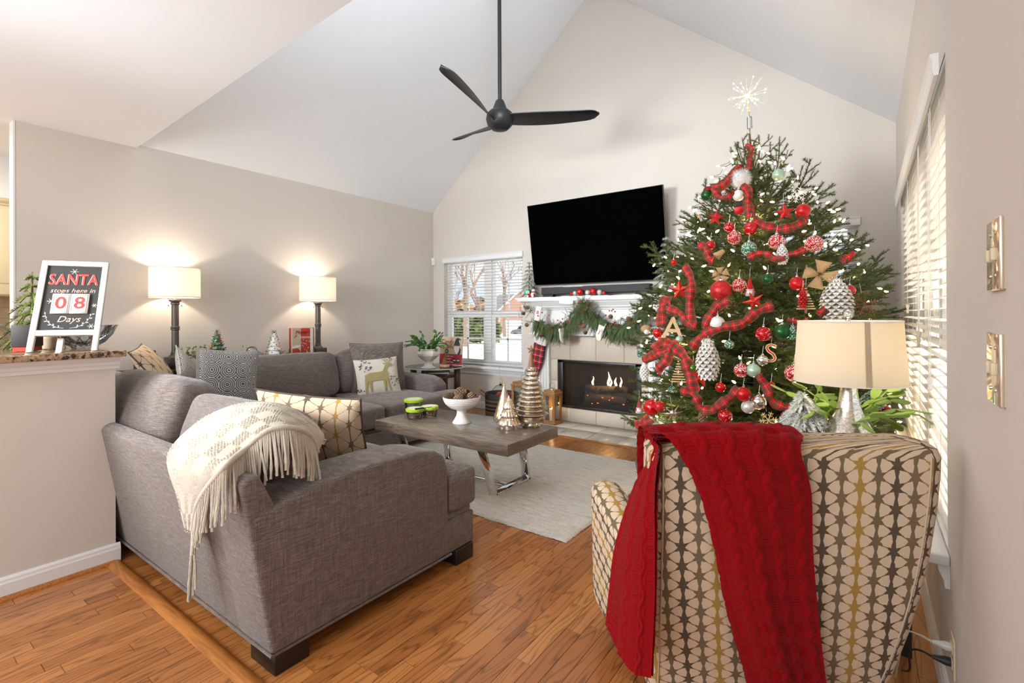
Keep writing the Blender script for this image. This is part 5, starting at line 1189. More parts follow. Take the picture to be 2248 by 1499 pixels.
MB(CM).prism([(.225, .235), (.325, .235), (.320, .27), (.305, .295), (.32, .315), (.345, .30), (.335, .322), (.30, .335), (.265, .325), (.245, .29)], T((0, 0, .001)), .002).build('gnome_hat', m_navy, sg)
MB(CM).prism([(.23, .235), (.318, .235), (.318, .19), (.30, .15), (.275, .13), (.25, .155), (.232, .195)], T((0, 0, .0012)), .002).build('gnome_beard', m_ceramic, sg); MB(CM).prism([(.318, .22), (.34, .19), (.335, .14), (.305, .12), (.29, .14), (.315, .19)], T((0, 0, .001)), .002).build('gnome_coat', m_navy, sg)
for x in (.215, .275): MB(CM).box(x, x+.055, .025, .075, .0015, .003).build('gnome_boot', m_navy, sg); MB(CM).box(x+.008, x+.05, .048, .060, .003, .0045).build('boot_cuff', m_ceramic, sg)
MB(CM).box(.235, .31, .227, .238, .003, .005).build('gnome_nose', m_skin, sg)
wtree = thing('carved_tree', 'little brown carved wooden tree before the candy sign', 'ornament', (-4.10, 4.28, .62))
MB().lathe([(.0, .03), (.022, .03), (.030, .05), (.022, .10), (.012, .15), (.0, .185)], (-4.10, 4.29, .622), 9, mod=lambda t, z, j: 1+.2*math.sin(3*t+j)).build('tree', m_kraft, wtree, smooth=R(40)); MB().box(-4.16, -4.05, 4.26, 4.33, .621, .653).build('base', m_plywood, wtree, bevel=.010)
# ---------------------------------------------------------------- corner sensor, outlets, switches
ss = thing('motion_sensor', 'small white motion sensor high in the room corner', 'sensor', (-5.0, 5.03, 2.0)); MB().box(-5.038, -4.985, 5.005, 5.05, 1.955, 2.06).build('housing', m_white, ss, bevel=.006); MB().box(-5.03, -4.993, 5.0, 5.006, 1.965, 2.03).build('lens', m_ceramic, ss)
def outlet(name, label, M, cat='outlet', plug=True):
    o = thing(name, label, cat, M=M); MB(M).box(-.036, .036, -.058, .058, 0, .006).build('plate', m_ivory, o, bevel=.003)
    for y in (-.022, .022): 
        s = MB(M).box(-.017, .017, y-.014, y+.014, .004, .008).build('socket', m_ivory, o, bevel=.003)
        for x in (-.006, .006): MB(M).box(x-.001, x+.001, y-.004, y+.006, .0075, .0085).build('slot', m_iron, s)
    return o
O1 = MBK @ T((-3.82, .37, 0)); outlet('wall_outlet', 'ivory outlet under the window beside the basket', O1)
pl = thing('power_cord', 'black plug and cord running from the outlet into the basket', 'cord', M=O1 @ T((0, -.022, .01)))
MB(O1).box(-.012, .012, -.034, -.010, .008, .035).build('plug', m_iron, pl, bevel=.005); pc = [O1 @ Vector((0, -.022, .035)), O1 @ Vector((-.02, -.04, .10)), O1 @ Vector((-.05, -.10, .14)), O1 @ Vector((-.06, -.18, .16))]; MB().tube([crom(pc, k/10) for k in range(11)], .003, 6).build('cord', m_iron, pl, smooth=True)
wc = thing('power_cord', 'thin white cord from the window sill down to the outlet', 'cord', (-3.8, 5.0, .55)); pc = [Vector((-3.76, 4.985, .585)), Vector((-3.80, 4.975, .575)), Vector((-3.81, 4.99, .50)), Vector((-3.815, 5.03, .43)), Vector((-3.82, 5.035, .40))]; MB().tube([crom(pc, k/14) for k in range(15)], .0022, 5).build('cord', m_wwire, wc, smooth=True)
MB(O1).box(-.010, .010, .012, .034, .008, .03).build('plug', m_cup, wc, bevel=.004)
O2 = MRT @ T((1.92, .245, 0)); outlet('wall_outlet', 'ivory outlet low on the wall beside the armchair', O2)
def plugcord(label, y, m, pts):
    o = thing('power_cord', label, 'cord', M=O2 @ T((0, y, .01))); MB(O2).lathe([(.012, .006), (.013, .02), (.009, .034), (.0055, .05), (.0, .05)], (0, y, 0), 10).build('plug', m, o, smooth=R(40)); MB().tube([crom(pts, k/24) for k in range(25)], .0032, 6).build('cord', m, o, smooth=True)
q = O2 @ Vector((0, .022, .05)); plugcord('clear cord plugged into the upper socket by the armchair', .022, m_wwire, [q, q+Vector((-.03, .01, .004)), q+Vector((-.06, .06, -.03)), q+Vector((-.075, .12, -.16)), q+Vector((-.08, .2, -.26))])
q = O2 @ Vector((0, -.022, .05)); plugcord('black cord plugged into the lower socket by the armchair', -.022, m_iron, [q, q+Vector((-.03, .01, .002)), q+Vector((-.05, .06, -.04)), q+Vector((-.045, .14, -.14)), q+Vector((-.06, .25, -.215))])
def switch(label, y, z, m):
    M = MRT @ T((y, z, 0)); o = thing('switch_plate', label, 'switch', M=M); MB(M).box(-.055, .055, -.066, .066, 0, .003).build('backing', m_ivory, o); MB(M).box(-.058, .058, -.068, .068, .002, .009).build('plate', m, o, bevel=.003)
    for x in (-.023, .023): MB(M).box(x-.006, x+.006, -.012, .012, .008, .016).build('toggle', m_ivory, o, bevel=.002)
    for x in (-.023, .023):
        for z_ in (-.04, .04): MB(M).cyl((x, z_, .008), (x, z_, .0105), .004, n=10).build('screw', m_nickel, o)
switch('upper polished switch plate on the wall by the armchair', 1.297, 1.359, m_plate); switch('lower polished switch plate on the wall by the armchair', 1.302, 1.143, m_plate)
# ---------------------------------------------------------------- basket and lanterns by the hearth
BK = Vector((-3.63, 4.80, 0))
bk = thing('wicker_basket', 'round dark basket with tan stripes and two handles by the window', 'basket', BK)
m_bask = mat('charcoal_weave', (.055, .053, .055), .85, var=.4, vs=60, bump=1, bs=220); m_jute = mat('jute', (.36, .22, .12), .9, var=.4, vs=80, bump=.6, bs=200)
MB().lathe([(.0, .01), (.195, .01), (.2, .02), (.205, .29), (.198, .295), (.185, .29), (.182, .06), (.0, .06)], BK, 36).build('basket', m_bask, bk, smooth=R(50))
for z in (.035, .055, .075, .115, .155, .165, .205, .215): MB().lathe([(.202, z-.004), (.2065, z), (.202, z+.004)], BK, 36).build('stripe', m_jute, bk, smooth=True)
for a in (200, 20): t = R(a); d = Vector((math.cos(t), math.sin(t), 0)); s = Vector((-d.y, d.x, 0)); MB().tube([BK+d*.2+s*.05+Vector((0, 0, .25)), BK+d*.27+s*.045+Vector((0, 0, .30)), BK+d*.29+Vector((0, 0, .315)), BK+d*.27-s*.045+Vector((0, 0, .30)), BK+d*.2-s*.05+Vector((0, 0, .25))], .012, 8).build('handle', m_jute, bk, smooth=True)
for k, (x, y, r, m, l) in enumerate(((-3.62, 4.74, .06, m_tartan, 'red tartan ball lying in the basket'), (-3.70, 4.86, .055, m_cone, 'brown woody ball lying in the basket'), (-3.55, 4.84, .06, m_redd, 'deep red ball lying in the basket'))): 
    c = Vector((x, y, .235)); o = thing('filler_ball', l, 'ornament', c); MB().sphere(c, r, 16, 10).build('ball', m, o, smooth=True)
def lantern(label, x, y, w, h, yaw, candle, z0=.006):
    M = T((x, y, z0)) @ RZ(yaw); o = thing('lantern', label, 'lantern', M=M); a = w/2; p = .017; B = lambda *q: MB(M).box(*q)
    B(-a-.008, a+.008, -a-.008, a+.008, 0, .026).build('base', m_lantern, o, bevel=.003); B(-a-.008, a+.008, -a-.008, a+.008, h-.045, h-.022).build('top', m_lantern, o, bevel=.003); B(-a+.008, a-.008, -a+.008, a-.008, h-.024, h).build('roof', m_lantern, o, bevel=.004)
    for sx in (-1, 1):
        for sy in (-1, 1): B(sx*a-(p if sx > 0 else 0), sx*a+(p if sx < 0 else 0), sy*a-(p if sy > 0 else 0), sy*a+(p if sy < 0 else 0), .024, h-.043).build('post', m_lantern, o)
    for q in range(4):
        Q = M @ RZ(q*PI/2); mb = MB(Q).box(-a+p, a-p, -a+.003, -a+.013, .026, .045).box(-a+p, a-p, -a+.003, -a+.013, h-.063, h-.043).box(-a+p, -a+p+.014, -a+.003, -a+.013, .045, h-.063).box(a-p-.014, a-p, -a+.003, -a+.013, .045, h-.063); f = mb.build('door_frame' if q == 0 else 'side_frame', m_lantern, o)
        MB(Q).box(-a+p+.014, a-p-.014, -a+.006, -a+.008, .045, h-.063).build('pane', m_glass, f)
    MB(M).lathe([(.028, h), (.026, h+.010), (.012, h+.022), (.0, h+.024)], n=16).build('cap', m_nickel, o, smooth=True)
    rr = .034; MB(M).tube([(rr*math.cos(t), 0, h+.045+rr*math.sin(t)) for t in [2*PI*k/20 for k in range(20)]], .0035, 6, True).build('ring', m_nickel, o, smooth=True)
    if candle:
        c = thing('candle', candle, 'candle', M=M); MB(M).lathe([(.0, .026), (.036, .026), (.036, .165), (.030, .168), (.0, .160)], n=24).build('wax', m_candle, c, smooth=R(40)); MB(M).lathe([(.0, .158), (.006, .166), (.007, .172), (.003, .186), (.0, .194)], n=10).build('flame', m_cflame, c, smooth=True)
        light('candle_glow', 'POINT', M @ Vector((0, 0, .212)), .5, (1, .66, .3), rad=.01)
lantern('small wooden lantern with a lit candle beside the firebox', -2.905, 4.80, .155, .385, R(-2), 'lit ivory pillar candle inside the small wooden lantern')
lantern('taller wooden lantern beside the basket, behind the glass trees', -3.25, 4.72, .20, .46, R(-8), '')
# ---------------------------------------------------------------- on the coffee table
TZ = .441
def jar(label, c, m, r=.068, h=.062):
    o = thing('food_jar', label, 'jar', c, group='green lidded glass jars on the coffee table'); b = Vector(c)
    MB().lathe([(.0, 0), (r*.82, 0), (r*.86, .006), (r*.98, h*.75), (r*.98, h), (r*.93, h), (r*.93, h*.75), (r*.80, .008), (.0, .008)], b, 28).build('glass', m_glass, o, smooth=R(40))
    MB().lathe([(r*.98, h-.006), (r*1.05, h-.004), (r*1.06, h+.014), (r*.98, h+.020), (r*.90, h+.017), (.0, h+.017)], b, 28).build('lid', m_lime_lid, o, smooth=R(40)); MB().lathe([(r*.80, h+.0165), (r*.80, h+.019), (.0, h+.019)], b, 28).build('lid_window', m_cup, o)
    if m: MB().lathe([(.0, .009), (r*.76, .009), (r*.84, h*.5), (r*.5, h*.62), (.0, h*.66)], b, 20).build('contents', m, o, smooth=True)
jar('green lidded jar of nuts standing nearest the sofa', atz(911, 918, TZ), m_cone); jar('green lidded jar of colourful sweets beside the white bowl', atz(943, 913, TZ), m_candy)
jb = atz(908, 903, TZ); jar('green lidded jar at the back, tallest of the three', jb, None, .075, .088)
kn = thing('pocket_knife', 'black folding knife lying across the jar lids', 'knife', at(926, 892, 3.65)); a, b = atz(913, 899, TZ+.086), atz(948, 895, TZ+.084); M = frame((a+b)/2, x=b-a, z=(0, 0, 1)); MB(M).box(-.075, .0, -.010, .010, 0, .012).build('handle', m_iron, kn, bevel=.004); MB(M).prism([(0, -.008), (.06, -.007), (.078, .004), (.0, .008)], T((0, 0, .004)), .003).build('blade', m_navy, kn)
BC = Vector((-2.46, 2.755, TZ))
bw = thing('pedestal_bowl', 'white ribbed pedestal bowl of pine cones on the coffee table', 'bowl', BC)
MB().lathe([(.0, 0), (.068, 0), (.070, .006), (.058, .022), (.040, .055), (.036, .085), (.042, .098), (.085, .112), (.118, .140), (.136, .175), (.142, .195), (.138, .197), (.130, .175), (.108, .14), (.07, .122), (.0, .118)], BC, 40).build('bowl', m_ceramic, bw, smooth=R(60))
for z, r in ((.150, .124), (.162, .131), (.174, .136), (.184, .139)): MB().lathe([(r, z-.003), (r+.0025, z), (r, z+.003)], BC, 40).build('rib', m_ceramic, bw, smooth=True)
rg = random.Random(8); cm = MB(); cone_shape(cm, T((0, 0, -.04)), .036, .075, 8, 9); cmm = cm.mesh('cone', mat('open_cone', (.22, .135, .075), .85, var=.6, vs=60)); mr = mat('dark_red_petals', (.20, .01, .02), .8)
cone_lab = ['large open pine cone topmost in the white bowl', 'pine cone at the sofa side of the white bowl', 'pine cone at the window side of the white bowl', 'pine cone leaning at the front of the white bowl', 'pine cone behind the topmost one in the bowl', 'pine cone beside the red petals in the bowl', 'pine cone low in the white bowl, under the topmost one']
for k, (dx, dy, dz, s) in enumerate(((0.0, .0, .225, 1.15), (-.07, -.05, .195, 1), (-.02, .08, .20, 1), (.03, -.075, .195, .9), (-.075, .04, .20, .95), (.075, .02, .20, .95), (.0, 0, .165, 1))):
    o = thing('pine_cone', cone_lab[k], 'pine cone', M=T(BC+Vector((dx, dy, dz))) @ RX(rg.uniform(-1.5, 1.5)) @ RY(rg.uniform(-1.2, 1.2)) @ SC(s), group='pine cones in the white bowl'); link('scales', cmm, o)
pt = thing('dried_petals', 'dark red dried petals at one side of the bowl', 'petals', BC+Vector((.09, .07, .19))); mb = MB()
for _ in range(20): mb.sphere(BC+Vector((.085+rg.uniform(-.03, .03), .055+rg.uniform(-.03, .03), .195+rg.uniform(-.015, .015))), .012, 6, 4, (1, .6, .4))
mb.build('petals', mr, pt)['kind'] = 'stuff'
def gtree(label, c, m, parts, star=False):
    o = thing('glass_tree', label, 'ornament', c)
    for nm, prof, mod, mm, sm in parts: MB().lathe(prof, c, 64 if mod else 40, mod=mod).build(nm, mm, o, smooth=R(sm))
    return o
c1 = Vector((-1.965, 2.955, TZ)); H1 = .42; pr = []; n = 11
tiers_ = []
for i in range(n):
    f = i/n; z = .085+f*.345; r = .094*(1-f)+.030; dz = .345/n; pr = [(r*.74, z), (r*.98, z+dz*.16), (r, z+dz*.34), (r*.93, z+dz*.52), (r*.70, z+dz*.95)]; tiers_.append(('tier', pr, lambda t, z, j: 1+.022*math.cos(22*t), m_mercury, 70))
g3 = gtree('tallest gold mercury glass tree with a star on the coffee table', c1, m_mercury, [('foot', [(.0, 0), (.062, 0), (.064, .008), (.056, .018), (.056, .034), (.0, .034)], None, m_mercury, 40), ('fluted_band', [(.056, .030), (.094, .040), (.098, .055), (.096, .078), (.07, .088), (.0, .088)], lambda t, z, j: 1+.012*math.cos(44*t), m_mercury, 60)]+tiers_+[('spire', [(.024, .428), (.020, .45), (.008, .53), (.004, .545), (.0, .546)], None, m_kraft, 60)])
mb = MB()
SMx = frame(c1+Vector((0, 0, .555)), x=RT, y=(0, 0, 1)); po = [(.034*(1 if k % 2 == 0 else .42)*math.sin(k*PI/5), .034*(1 if k % 2 == 0 else .42)*math.cos(k*PI/5)) for k in range(10)]
V = [(0, 0, .008), (0, 0, -.008)]+[(x, y, 0) for x, y in po]; MB(SMx).add(V, [(0, 2+(k+1) % 10, 2+k) for k in range(10)]+[(1, 2+k, 2+(k+1) % 10) for k in range(10)]).build('star', m_kraft, g3)
c2 = Vector((-2.135, 2.855, TZ))
gtree('diamond textured champagne glass tree on the coffee table', c2, m_champ, [('foot', [(.0, 0), (.036, 0), (.038, .008), (.034, .03), (.0, .03)], None, m_champ, 40), ('cone', [(.0, .026), (.06, .028), (.078, .04), (.082, .055)]+[(.082*(1-k/14)+.010*(k/14), .055+.225*k/14) for k in range(1, 15)]+[(.006, .286), (.008, .295), (.007, .305), (.0, .308)], lambda t, z, j: 1+.045*math.sin(13*t+z*75)*math.sin(13*t-z*75) if z > .05 else 1, m_champ, 80)])
c3 = Vector((-2.035, 2.775, TZ))
gtree('shortest ridged champagne glass tree at the table edge', c3, m_champ, [('foot', [(.0, 0), (.034, 0), (.036, .006), (.036, .042), (.0, .042)], lambda t, z, j: 1+.02*math.cos(24*t), m_champ, 40)]+[('tier', [(.03*(1-i*.2), .038+i*.055), (.078*(1-i*.235), .042+i*.055), (.077*(1-i*.235), .052+i*.055), (.078*(1-i*.30)*.62, .105+i*.055), (.010, .112+i*.055)], lambda t, z, j: 1+.07*math.cos(17*t+z*20) if j in (1, 2, 3) else 1, m_champ, 70) for i in range(3)]+[('tip', [(.024, .19), (.006, .232), (.006, .24), (.0, .243)], None, m_champ, 60)])
# ---------------------------------------------------------------- right side table, crackle lamp, small tree, cactus
LB = Vector((-.06, 2.488, 0)); ZT = .58
st_ = thing('side_table', 'dark wooden side table behind the armchair under the crackle lamp', 'table', LB); MB().box(LB.x-.36, LB.x+.20, LB.y-.22, LB.y+.22, ZT-.03, ZT).build('tabletop', m_darkwood, st_, bevel=.004)
for x in (-.33, .17):
    for y in (-.19, .19): MB().box(LB.x+x-.02, LB.x+x+.02, LB.y+y-.02, LB.y+y+.02, 0, ZT-.028).build('leg', m_darkwood, st_)
lo = thing('table_lamp', 'crackled silver glass lamp with a cream drum shade behind the armchair', 'lamp', LB+Vector((0, 0, ZT)))
MB().lathe([(.0, .0), (.07, .0), (.075, .01), (.098, .04), (.112, .085), (.110, .125), (.096, .165), (.072, .21), (.050, .255), (.038, .30), (.032, .345), (.033, .372), (.037, .378), (.0, .378)], LB+Vector((0, 0, ZT)), 36).build('glass_base', m_crackle, lo, smooth=R(60))
MB().cyl(LB+Vector((0, 0, ZT+.375)), LB+Vector((0, 0, 1.235)), .006, n=8).build('harp_rod', m_nickel, lo)
S0 = LB; sz0, sz1 = .965, 1.215; sh = MB().lathe([(.200, sz0), (.184, sz1), (.181, sz1), (.197, sz0)], S0, 56).build('shade', m_shade2, lo, smooth=R(40))
for z, r in ((sz0, .2005), (sz1, .1845)): MB().lathe([(r+.001, z-.004), (r+.001, z+.003), (r-.004, z+.003), (r-.004, z-.004)], S0, 56).build('rim', m_shade, sh)
ta = math.atan2(-(LB.y), -(LB.x))+R(19); mb = MB(); q = []
for z, r in ((sz0, .2015), (sz1, .1855)):
    for k in range(5): t = ta-.05+.10*k/4; q.append(LB+Vector((r*math.cos(t), r*math.sin(t), z)))
mb.add(q, [(k, k+1, k+6, k+5) for k in range(4)]).build('seam_strip', mat('shade_seam', (.42, .31, .20), .8), sh)
for a in range(3): t = a*2*PI/3; MB().cyl(S0+Vector((0, 0, sz1-.012)), S0+Vector((.182*math.cos(t), .182*math.sin(t), sz1-.012)), .0018, n=5).build('spoke', m_nickel, sh)
MB().sphere(S0+Vector((0, 0, 1.247)), .021, 16, 10).cyl(S0+Vector((0, 0, 1.215)), S0+Vector((0, 0, 1.23)), .009, n=10).build('finial', m_crystal, lo, smooth=R(60))
MB().sphere(S0+Vector((0, 0, 1.065)), .025, 12, 8).build('bulb', glow('shade_bulb', (1, .85, .62), 6), lo, smooth=True)
light('shade_lamp_glow', 'POINT', S0+Vector((0, 0, 1.115)), 3.5, (1, .84, .62), rad=.04)
fb = at(1764, 940, 2.14); fb.z = ZT
fo = thing('flocked_tree', 'small snow flocked fir on the table beside the crackle lamp', 'tree', fb); nd = MB(); st = MB(); rg = random.Random(11)
MB().tube([fb, fb+Vector((0, 0, .31))], [.012, .005], 6).build('trunk', m_bark, fo)
for i in range(15):
    f = i/14; z = .125+.195*f
    for j in range(int(20-13*f)):
        t = rg.random()*2*PI; spray(nd, fb+Vector((0, 0, z)), (math.cos(t), math.sin(t), -.04), .185*(1-f)+.022, int(150*(1-f)+40), .020, .0021, rg, .52, stem=st)
nd.build('needles', m_frost, fo)['kind'] = 'stuff'; st.build('twigs', m_snow, fo)['kind'] = 'stuff'
cac = thing('cactus_plant', 'green christmas cactus behind the crackle lamp', 'plant', LB+Vector((-.02, .16, ZT)))
MB().lathe([(.0, 0), (.07, 0), (.09, .11), (.094, .115), (.085, .115), (.08, .10), (.0, .10)], LB+Vector((-.02, .17, ZT)), 24).build('pot', m_ceramic, cac, smooth=R(40)); segplant(cac, LB+Vector((-.02, .17, ZT+.11)), m_cactus, 8, 24, .16, .34, 5, .026, 1.15, 'leafy_stem')
# ---------------------------------------------------------------- kitchen side: bar top things and cabinet
O_ = atz(56, 774, 1.079); X_ = atz(214, 769.5, 1.079)-O_; X_.z = 0; SW = X_.length; xh = X_.normalized()
d_ = ray(94, 572); w_ = (O_-EYE).dot(xh)/d_.dot(xh); Ptl = EYE+d_*w_; upv = Ptl-O_; SH = upv.length
GM = frame(O_, x=xh, y=upv)
if GM.col[2].to_3d().dot(EYE-O_) < 0: GM = GM @ Matrix.Diagonal((1, 1, -1, 1))
sg = thing('countdown_sign', 'white framed chalkboard santa countdown easel on the bar top', 'sign', M=T(O_))
a_ = .087*SW*1.05
P_ = lambda *q: MB(GM).box(*q)
P_(0, a_, 0, SH, -.012, .004).build('frame_post', m_cfr, sg, bevel=.001, seg=1); P_(SW-a_, SW, 0, SH, -.012, .004).build('frame_post', m_cfr, sg, bevel=.001, seg=1)
P_(a_, SW-a_, SH*.945, SH, -.012, .004).build('frame_rail', m_cfr, sg); P_(a_, SW-a_, SH*.17, SH*.225, -.012, .004).build('frame_rail', m_cfr, sg)
P_(a_*.8, SW-a_*.8, SH*.20, SH*.96, -.010, -.004).build('chalkboard', m_chalk, sg)
MB().add([GM @ Vector(v) for v in ((SW*.80, SH*.9, -.014), (SW*.88, SH*.9, -.014), (SW*.88, SH*.9, -.022), (SW*.80, SH*.9, -.022))]+[Vector((v[0], v[1], 1.079)) for v in ((GM @ Vector((SW*.80, .0, -.10))), (GM @ Vector((SW*.88, .0, -.10))), (GM @ Vector((SW*.88, .0, -.108))), (GM @ Vector((SW*.80, .0, -.108))))], [(0, 1, 2, 3), (7, 6, 5, 4), (0, 4, 5, 1), (1, 5, 6, 2), (2, 6, 7, 3), (3, 7, 4, 0)]).build('easel_leg', m_kraft, sg)
def wr(t, u, v, size, m, dz=-.0035, shear=0, sp=1, off=0, rot=0): return text_mesh(t, size, GM @ T((u*SW, v*SH, dz)) @ RZ(rot), .0004, shear, spacing=sp, offset=off).build('lettering', m, sg)
for u_, m__, dz_, of_ in ((.490, m_spink, -.0035, 0), (.505, m_sred, -.0028, .0012)): text_mesh('SANTA', .060, GM @ T((u_*SW, .785*SH, dz_)) @ SC(1, 1.45, 1), .0004, spacing=1.05, offset=of_).build('lettering', m__, sg)
wr('stops here in', .51, .664, .034, m_spink, shear=.25); wr('Days', .51, .345, .046, m_spink, shear=.3)
for u0, u1, dgt in ((.235, .50, '0'), (.505, .775, '8')):
    tl_ = P_(u0*SW, u1*SW, .405*SH, .625*SH, -.004, .004).build('number_tile', m_cfr, sg, bevel=.0015, seg=1); x0, x1, y0, y1 = u0*SW+.006, u1*SW-.006, .405*SH+.006, .625*SH-.006
    mb = P_(x0, x1, y0, y0+.0009, .004, .0046).box(x0, x1, y1-.0009, y1, .004, .0046).box(x0, x0+.0009, y0, y1, .004, .0046).box(x1-.0009, x1, y0, y1, .004, .0046); mb.build('border', m_redwood, tl_)
    text_mesh(dgt, .092, GM @ T(((u0+u1)/2*SW, .515*SH, .0048)), .0004, offset=.001).build('numeral', m_sred, tl_)
    MB(GM).tube([(((u0+u1)/2*SW)+.006*math.cos(t), .64*SH+.008*math.sin(t), .002) for t in [2*PI*k/10 for k in range(10)]], .0008, 4, True).build('ring', m_bell, tl_)
for u, v, r in ((.49, .885, .017), (.215, .545, .015), (.86, .50, .011), (.85, .27, .014)):
    mb = MB(GM @ T((u*SW, v*SH, -.0035)))
    for k in range(3): t = k*PI/3; c, s = math.cos(t)*r, math.sin(t)*r; mb.tube([(-c, -s, 0), (c, s, 0)], .0014, 4)
    mb.build('snowflake', m_cfr, sg)
for sgn in (-1, 1):
    mb = MB(GM @ T((.50*SW, .25*SH, -.0035))); P = [Vector((sgn*x, y, 0)) for x, y in ((.012, .0), (.045, .008), (.075, .035), (.090, .075))]; mb.tube([crom(P, k/10) for k in range(11)], .001, 4)
    for k in range(2, 11):
        q = crom(P, k/10); t = math.atan2(.7, sgn*.7)+(.9 if k % 2 else -.6); e = Vector((math.cos(t), math.sin(t), 0)); n_ = Vector((-e.y, e.x, 0)); mb.add([q, q+e*.007+n_*.003, q+e*.014, q+e*.007-n_*.003], [(0, 1, 2, 3)])
    mb.build('laurel', m_cfr, sg)
bx_ = thing('gift_box', 'black lidded box with a red base behind the countdown sign', 'box', atz(48, 775, 1.079)); BB = frame(atz(27, 772, 1.079), x=xh, z=(0, 0, 1))
MB(BB).box(0, .075, 0, .11, 0, .022).build('base', m_pred, bx_); MB(BB).box(-.004, .079, -.004, .114, .022, .130).build('lid', mat('box_black', (.025, .02, .018), .6), bx_, bevel=.002)
mini_tree('pine_tree', 'small drooping green pine rising behind the black box', (-3.70, .635, .95), .53, .17, _needle('lime_pine', (.07, .13, .02), (.22, .28, .06)), 21, .75, 10, 80, .026, .0018)
cj = atz(104, 766, 1.079); cjo = thing('candle_jar', 'cream marbled jar behind the countdown sign', 'jar', cj); MB().lathe([(.0, 0), (.045, 0), (.050, .01), (.050, .075), (.036, .085), (.038, .10), (.034, .10), (.0, .09)], cj+Vector((-.05, .02, 0)), 24).build('jar', mat('marbled', (.62, .50, .34), .3, var=.4, vs=30), cjo, smooth=R(40)); MB(GM).box(.095, .118, .012, .085, -.06, -.04).build('folded_card', m_ceramic, cjo)
gbw = thing('crystal_bowl', 'large cut crystal bowl on the bar top', 'bowl', atz(184, 763.5, 1.079)); gc = atz(184, 763.5, 1.079); gc.z = 1.078
MB().lathe([(.0, .0), (.05, .0), (.055, .008), (.09, .03), (.125, .075), (.142, .118), (.146, .124), (.138, .122), (.118, .078), (.08, .036), (.0, .014)], gc, 48, mod=lambda t, z, j: 1+.018*math.cos(16*t+z*60)).build('bowl', m_crystal, gbw, smooth=R(20))
mb = MB()
for k in range(16):
    for s in (-1, 1): mb.tube([gc+Vector(((.057+.088*f)*math.cos(k*PI/8+s*f*.7), (.057+.088*f)*math.sin(k*PI/8+s*f*.7), .012+.11*f**1.5)) for f in [i/8 for i in range(9)]], .0022, 4)
mb.build('cut_ribs', m_silver, gbw)['kind'] = 'stuff'
fa = thing('kitchen_faucet', 'arched brushed nickel kitchen faucet behind the bar top', 'faucet', (-3.70, .56, .95)); P = [Vector((-3.70, .575, .90)), Vector((-3.70, .575, 1.07)), Vector((-3.70, .555, 1.135)), Vector((-3.70, .515, 1.195)), Vector((-3.70, .455, 1.205)), Vector((-3.70, .40, 1.17)), Vector((-3.70, .375, 1.10))]
MB().tube([crom(P, k/30) for k in range(31)], .014, 14).build('spout', m_nickel, fa, smooth=True); MB().lathe([(.03, 0), (.03, .01), (.02, .03), (.018, .06), (.0, .06)], (-3.70, .575, .905), 18).build('base', m_nickel, fa, smooth=R(40))
sk = tag(MB().box(-3.95, -3.23, -3.0, .83, .865, .905).build('worktop', m_granite, bevel=.003), 'lower granite sink counter behind the raised bar', 'worktop'); bsc = thing('base_cabinet', 'cream base cabinet under the sink counter', 'cabinet', (-3.6, -1, 0)); MB().box(-3.90, -3.23, -3.0, .81, .10, .865).build('body', m_cabinet, bsc); MB().box(-3.84, -3.23, -3.0, .80, 0, .10).build('plinth', m_darkwood, bsc)
kc = thing('wall_cabinet', 'cream upper kitchen cabinet with crown moulding beyond the wall', 'cabinet', (-6.6, .5, 1.44)); MB().box(-6.89, -6.285, -1.2, 2.03, 1.44, 2.26).build('body', m_cabinet, kc)
for k in range(4): 
    d = MB().box(-6.285, -6.262, -1.19+k*.81, -.39+k*.81, 1.45, 2.25).build('door', m_cabinet, kc, bevel=.003); MB().box(-6.262, -6.256, -1.09+k*.81, -.49+k*.81, 1.55, 2.15).build('door_panel', m_cabinet, d, bevel=.005)
MB().prism([(-6.30, 2.25), (-6.255, 2.25), (-6.25, 2.265), (-6.225, 2.285), (-6.215, 2.31), (-6.30, 2.315)], XZ(-1.2), 3.25).build('crown', m_cabinet, kc)
kt = struct('trim_7', MB().box(-6.905, -6.893, -1.2, 2.05, .93, 1.44), m_grout)
for i in range(8):
    for j in range(5): MB().box(-6.895, -6.885, .30+i*.155+.0015, .30+(i+1)*.155-.0015, .93+j*.102+.0015, .93+(j+1)*.102-.0015).build('tile', m_splash, kt)
kl = thing('base_cabinet', 'cream kitchen base cabinet with granite top along the far wall', 'cabinet', (-6.6, .5, 0)); MB().box(-6.89, -6.30, -1.2, 2.03, .0, .89).build('body', m_cabinet, kl); MB().box(-6.89, -6.26, -1.2, 2.03, .89, .93).build('worktop', m_granite, kl)
# ---------------------------------------------------------------- the christmas tree
TB = at(1668, 900, 3.42); TX_, TY_ = TB.x, TB.y; TOPZ = 2.47
RZS = [(.30, .80), (.40, .86), (.60, .90), (.89, .92), (1.21, .88), (1.53, .76), (1.85, .54), (2.10, .38), (2.30, .22), (2.47, .07), (2.7, .02)]
def tr(z):
    if z <= RZS[0][0]: return RZS[0][1]
    for (a, r0), (b, r1) in zip(RZS, RZS[1:]):
        if z <= b: return r0+(r1-r0)*(z-a)/(b-a)
    return .02
def axis_at(z): return Vector((TX_-.05*max(0, (z-.9)/1.5), TY_, z))
def on_tree(px, py, off=.0):
    d = ray(px, py); best = (9, None); w = 2.45
    while w < 4.2:
        p = EYE+d*w; a = axis_at(p.z); e = math.hypot(p.x-a.x, p.y-a.y)-(tr(p.z)+off)
        if e < best[0]: best = (e, p)
        if e < 0: return p
        w += .01
    return best[1]
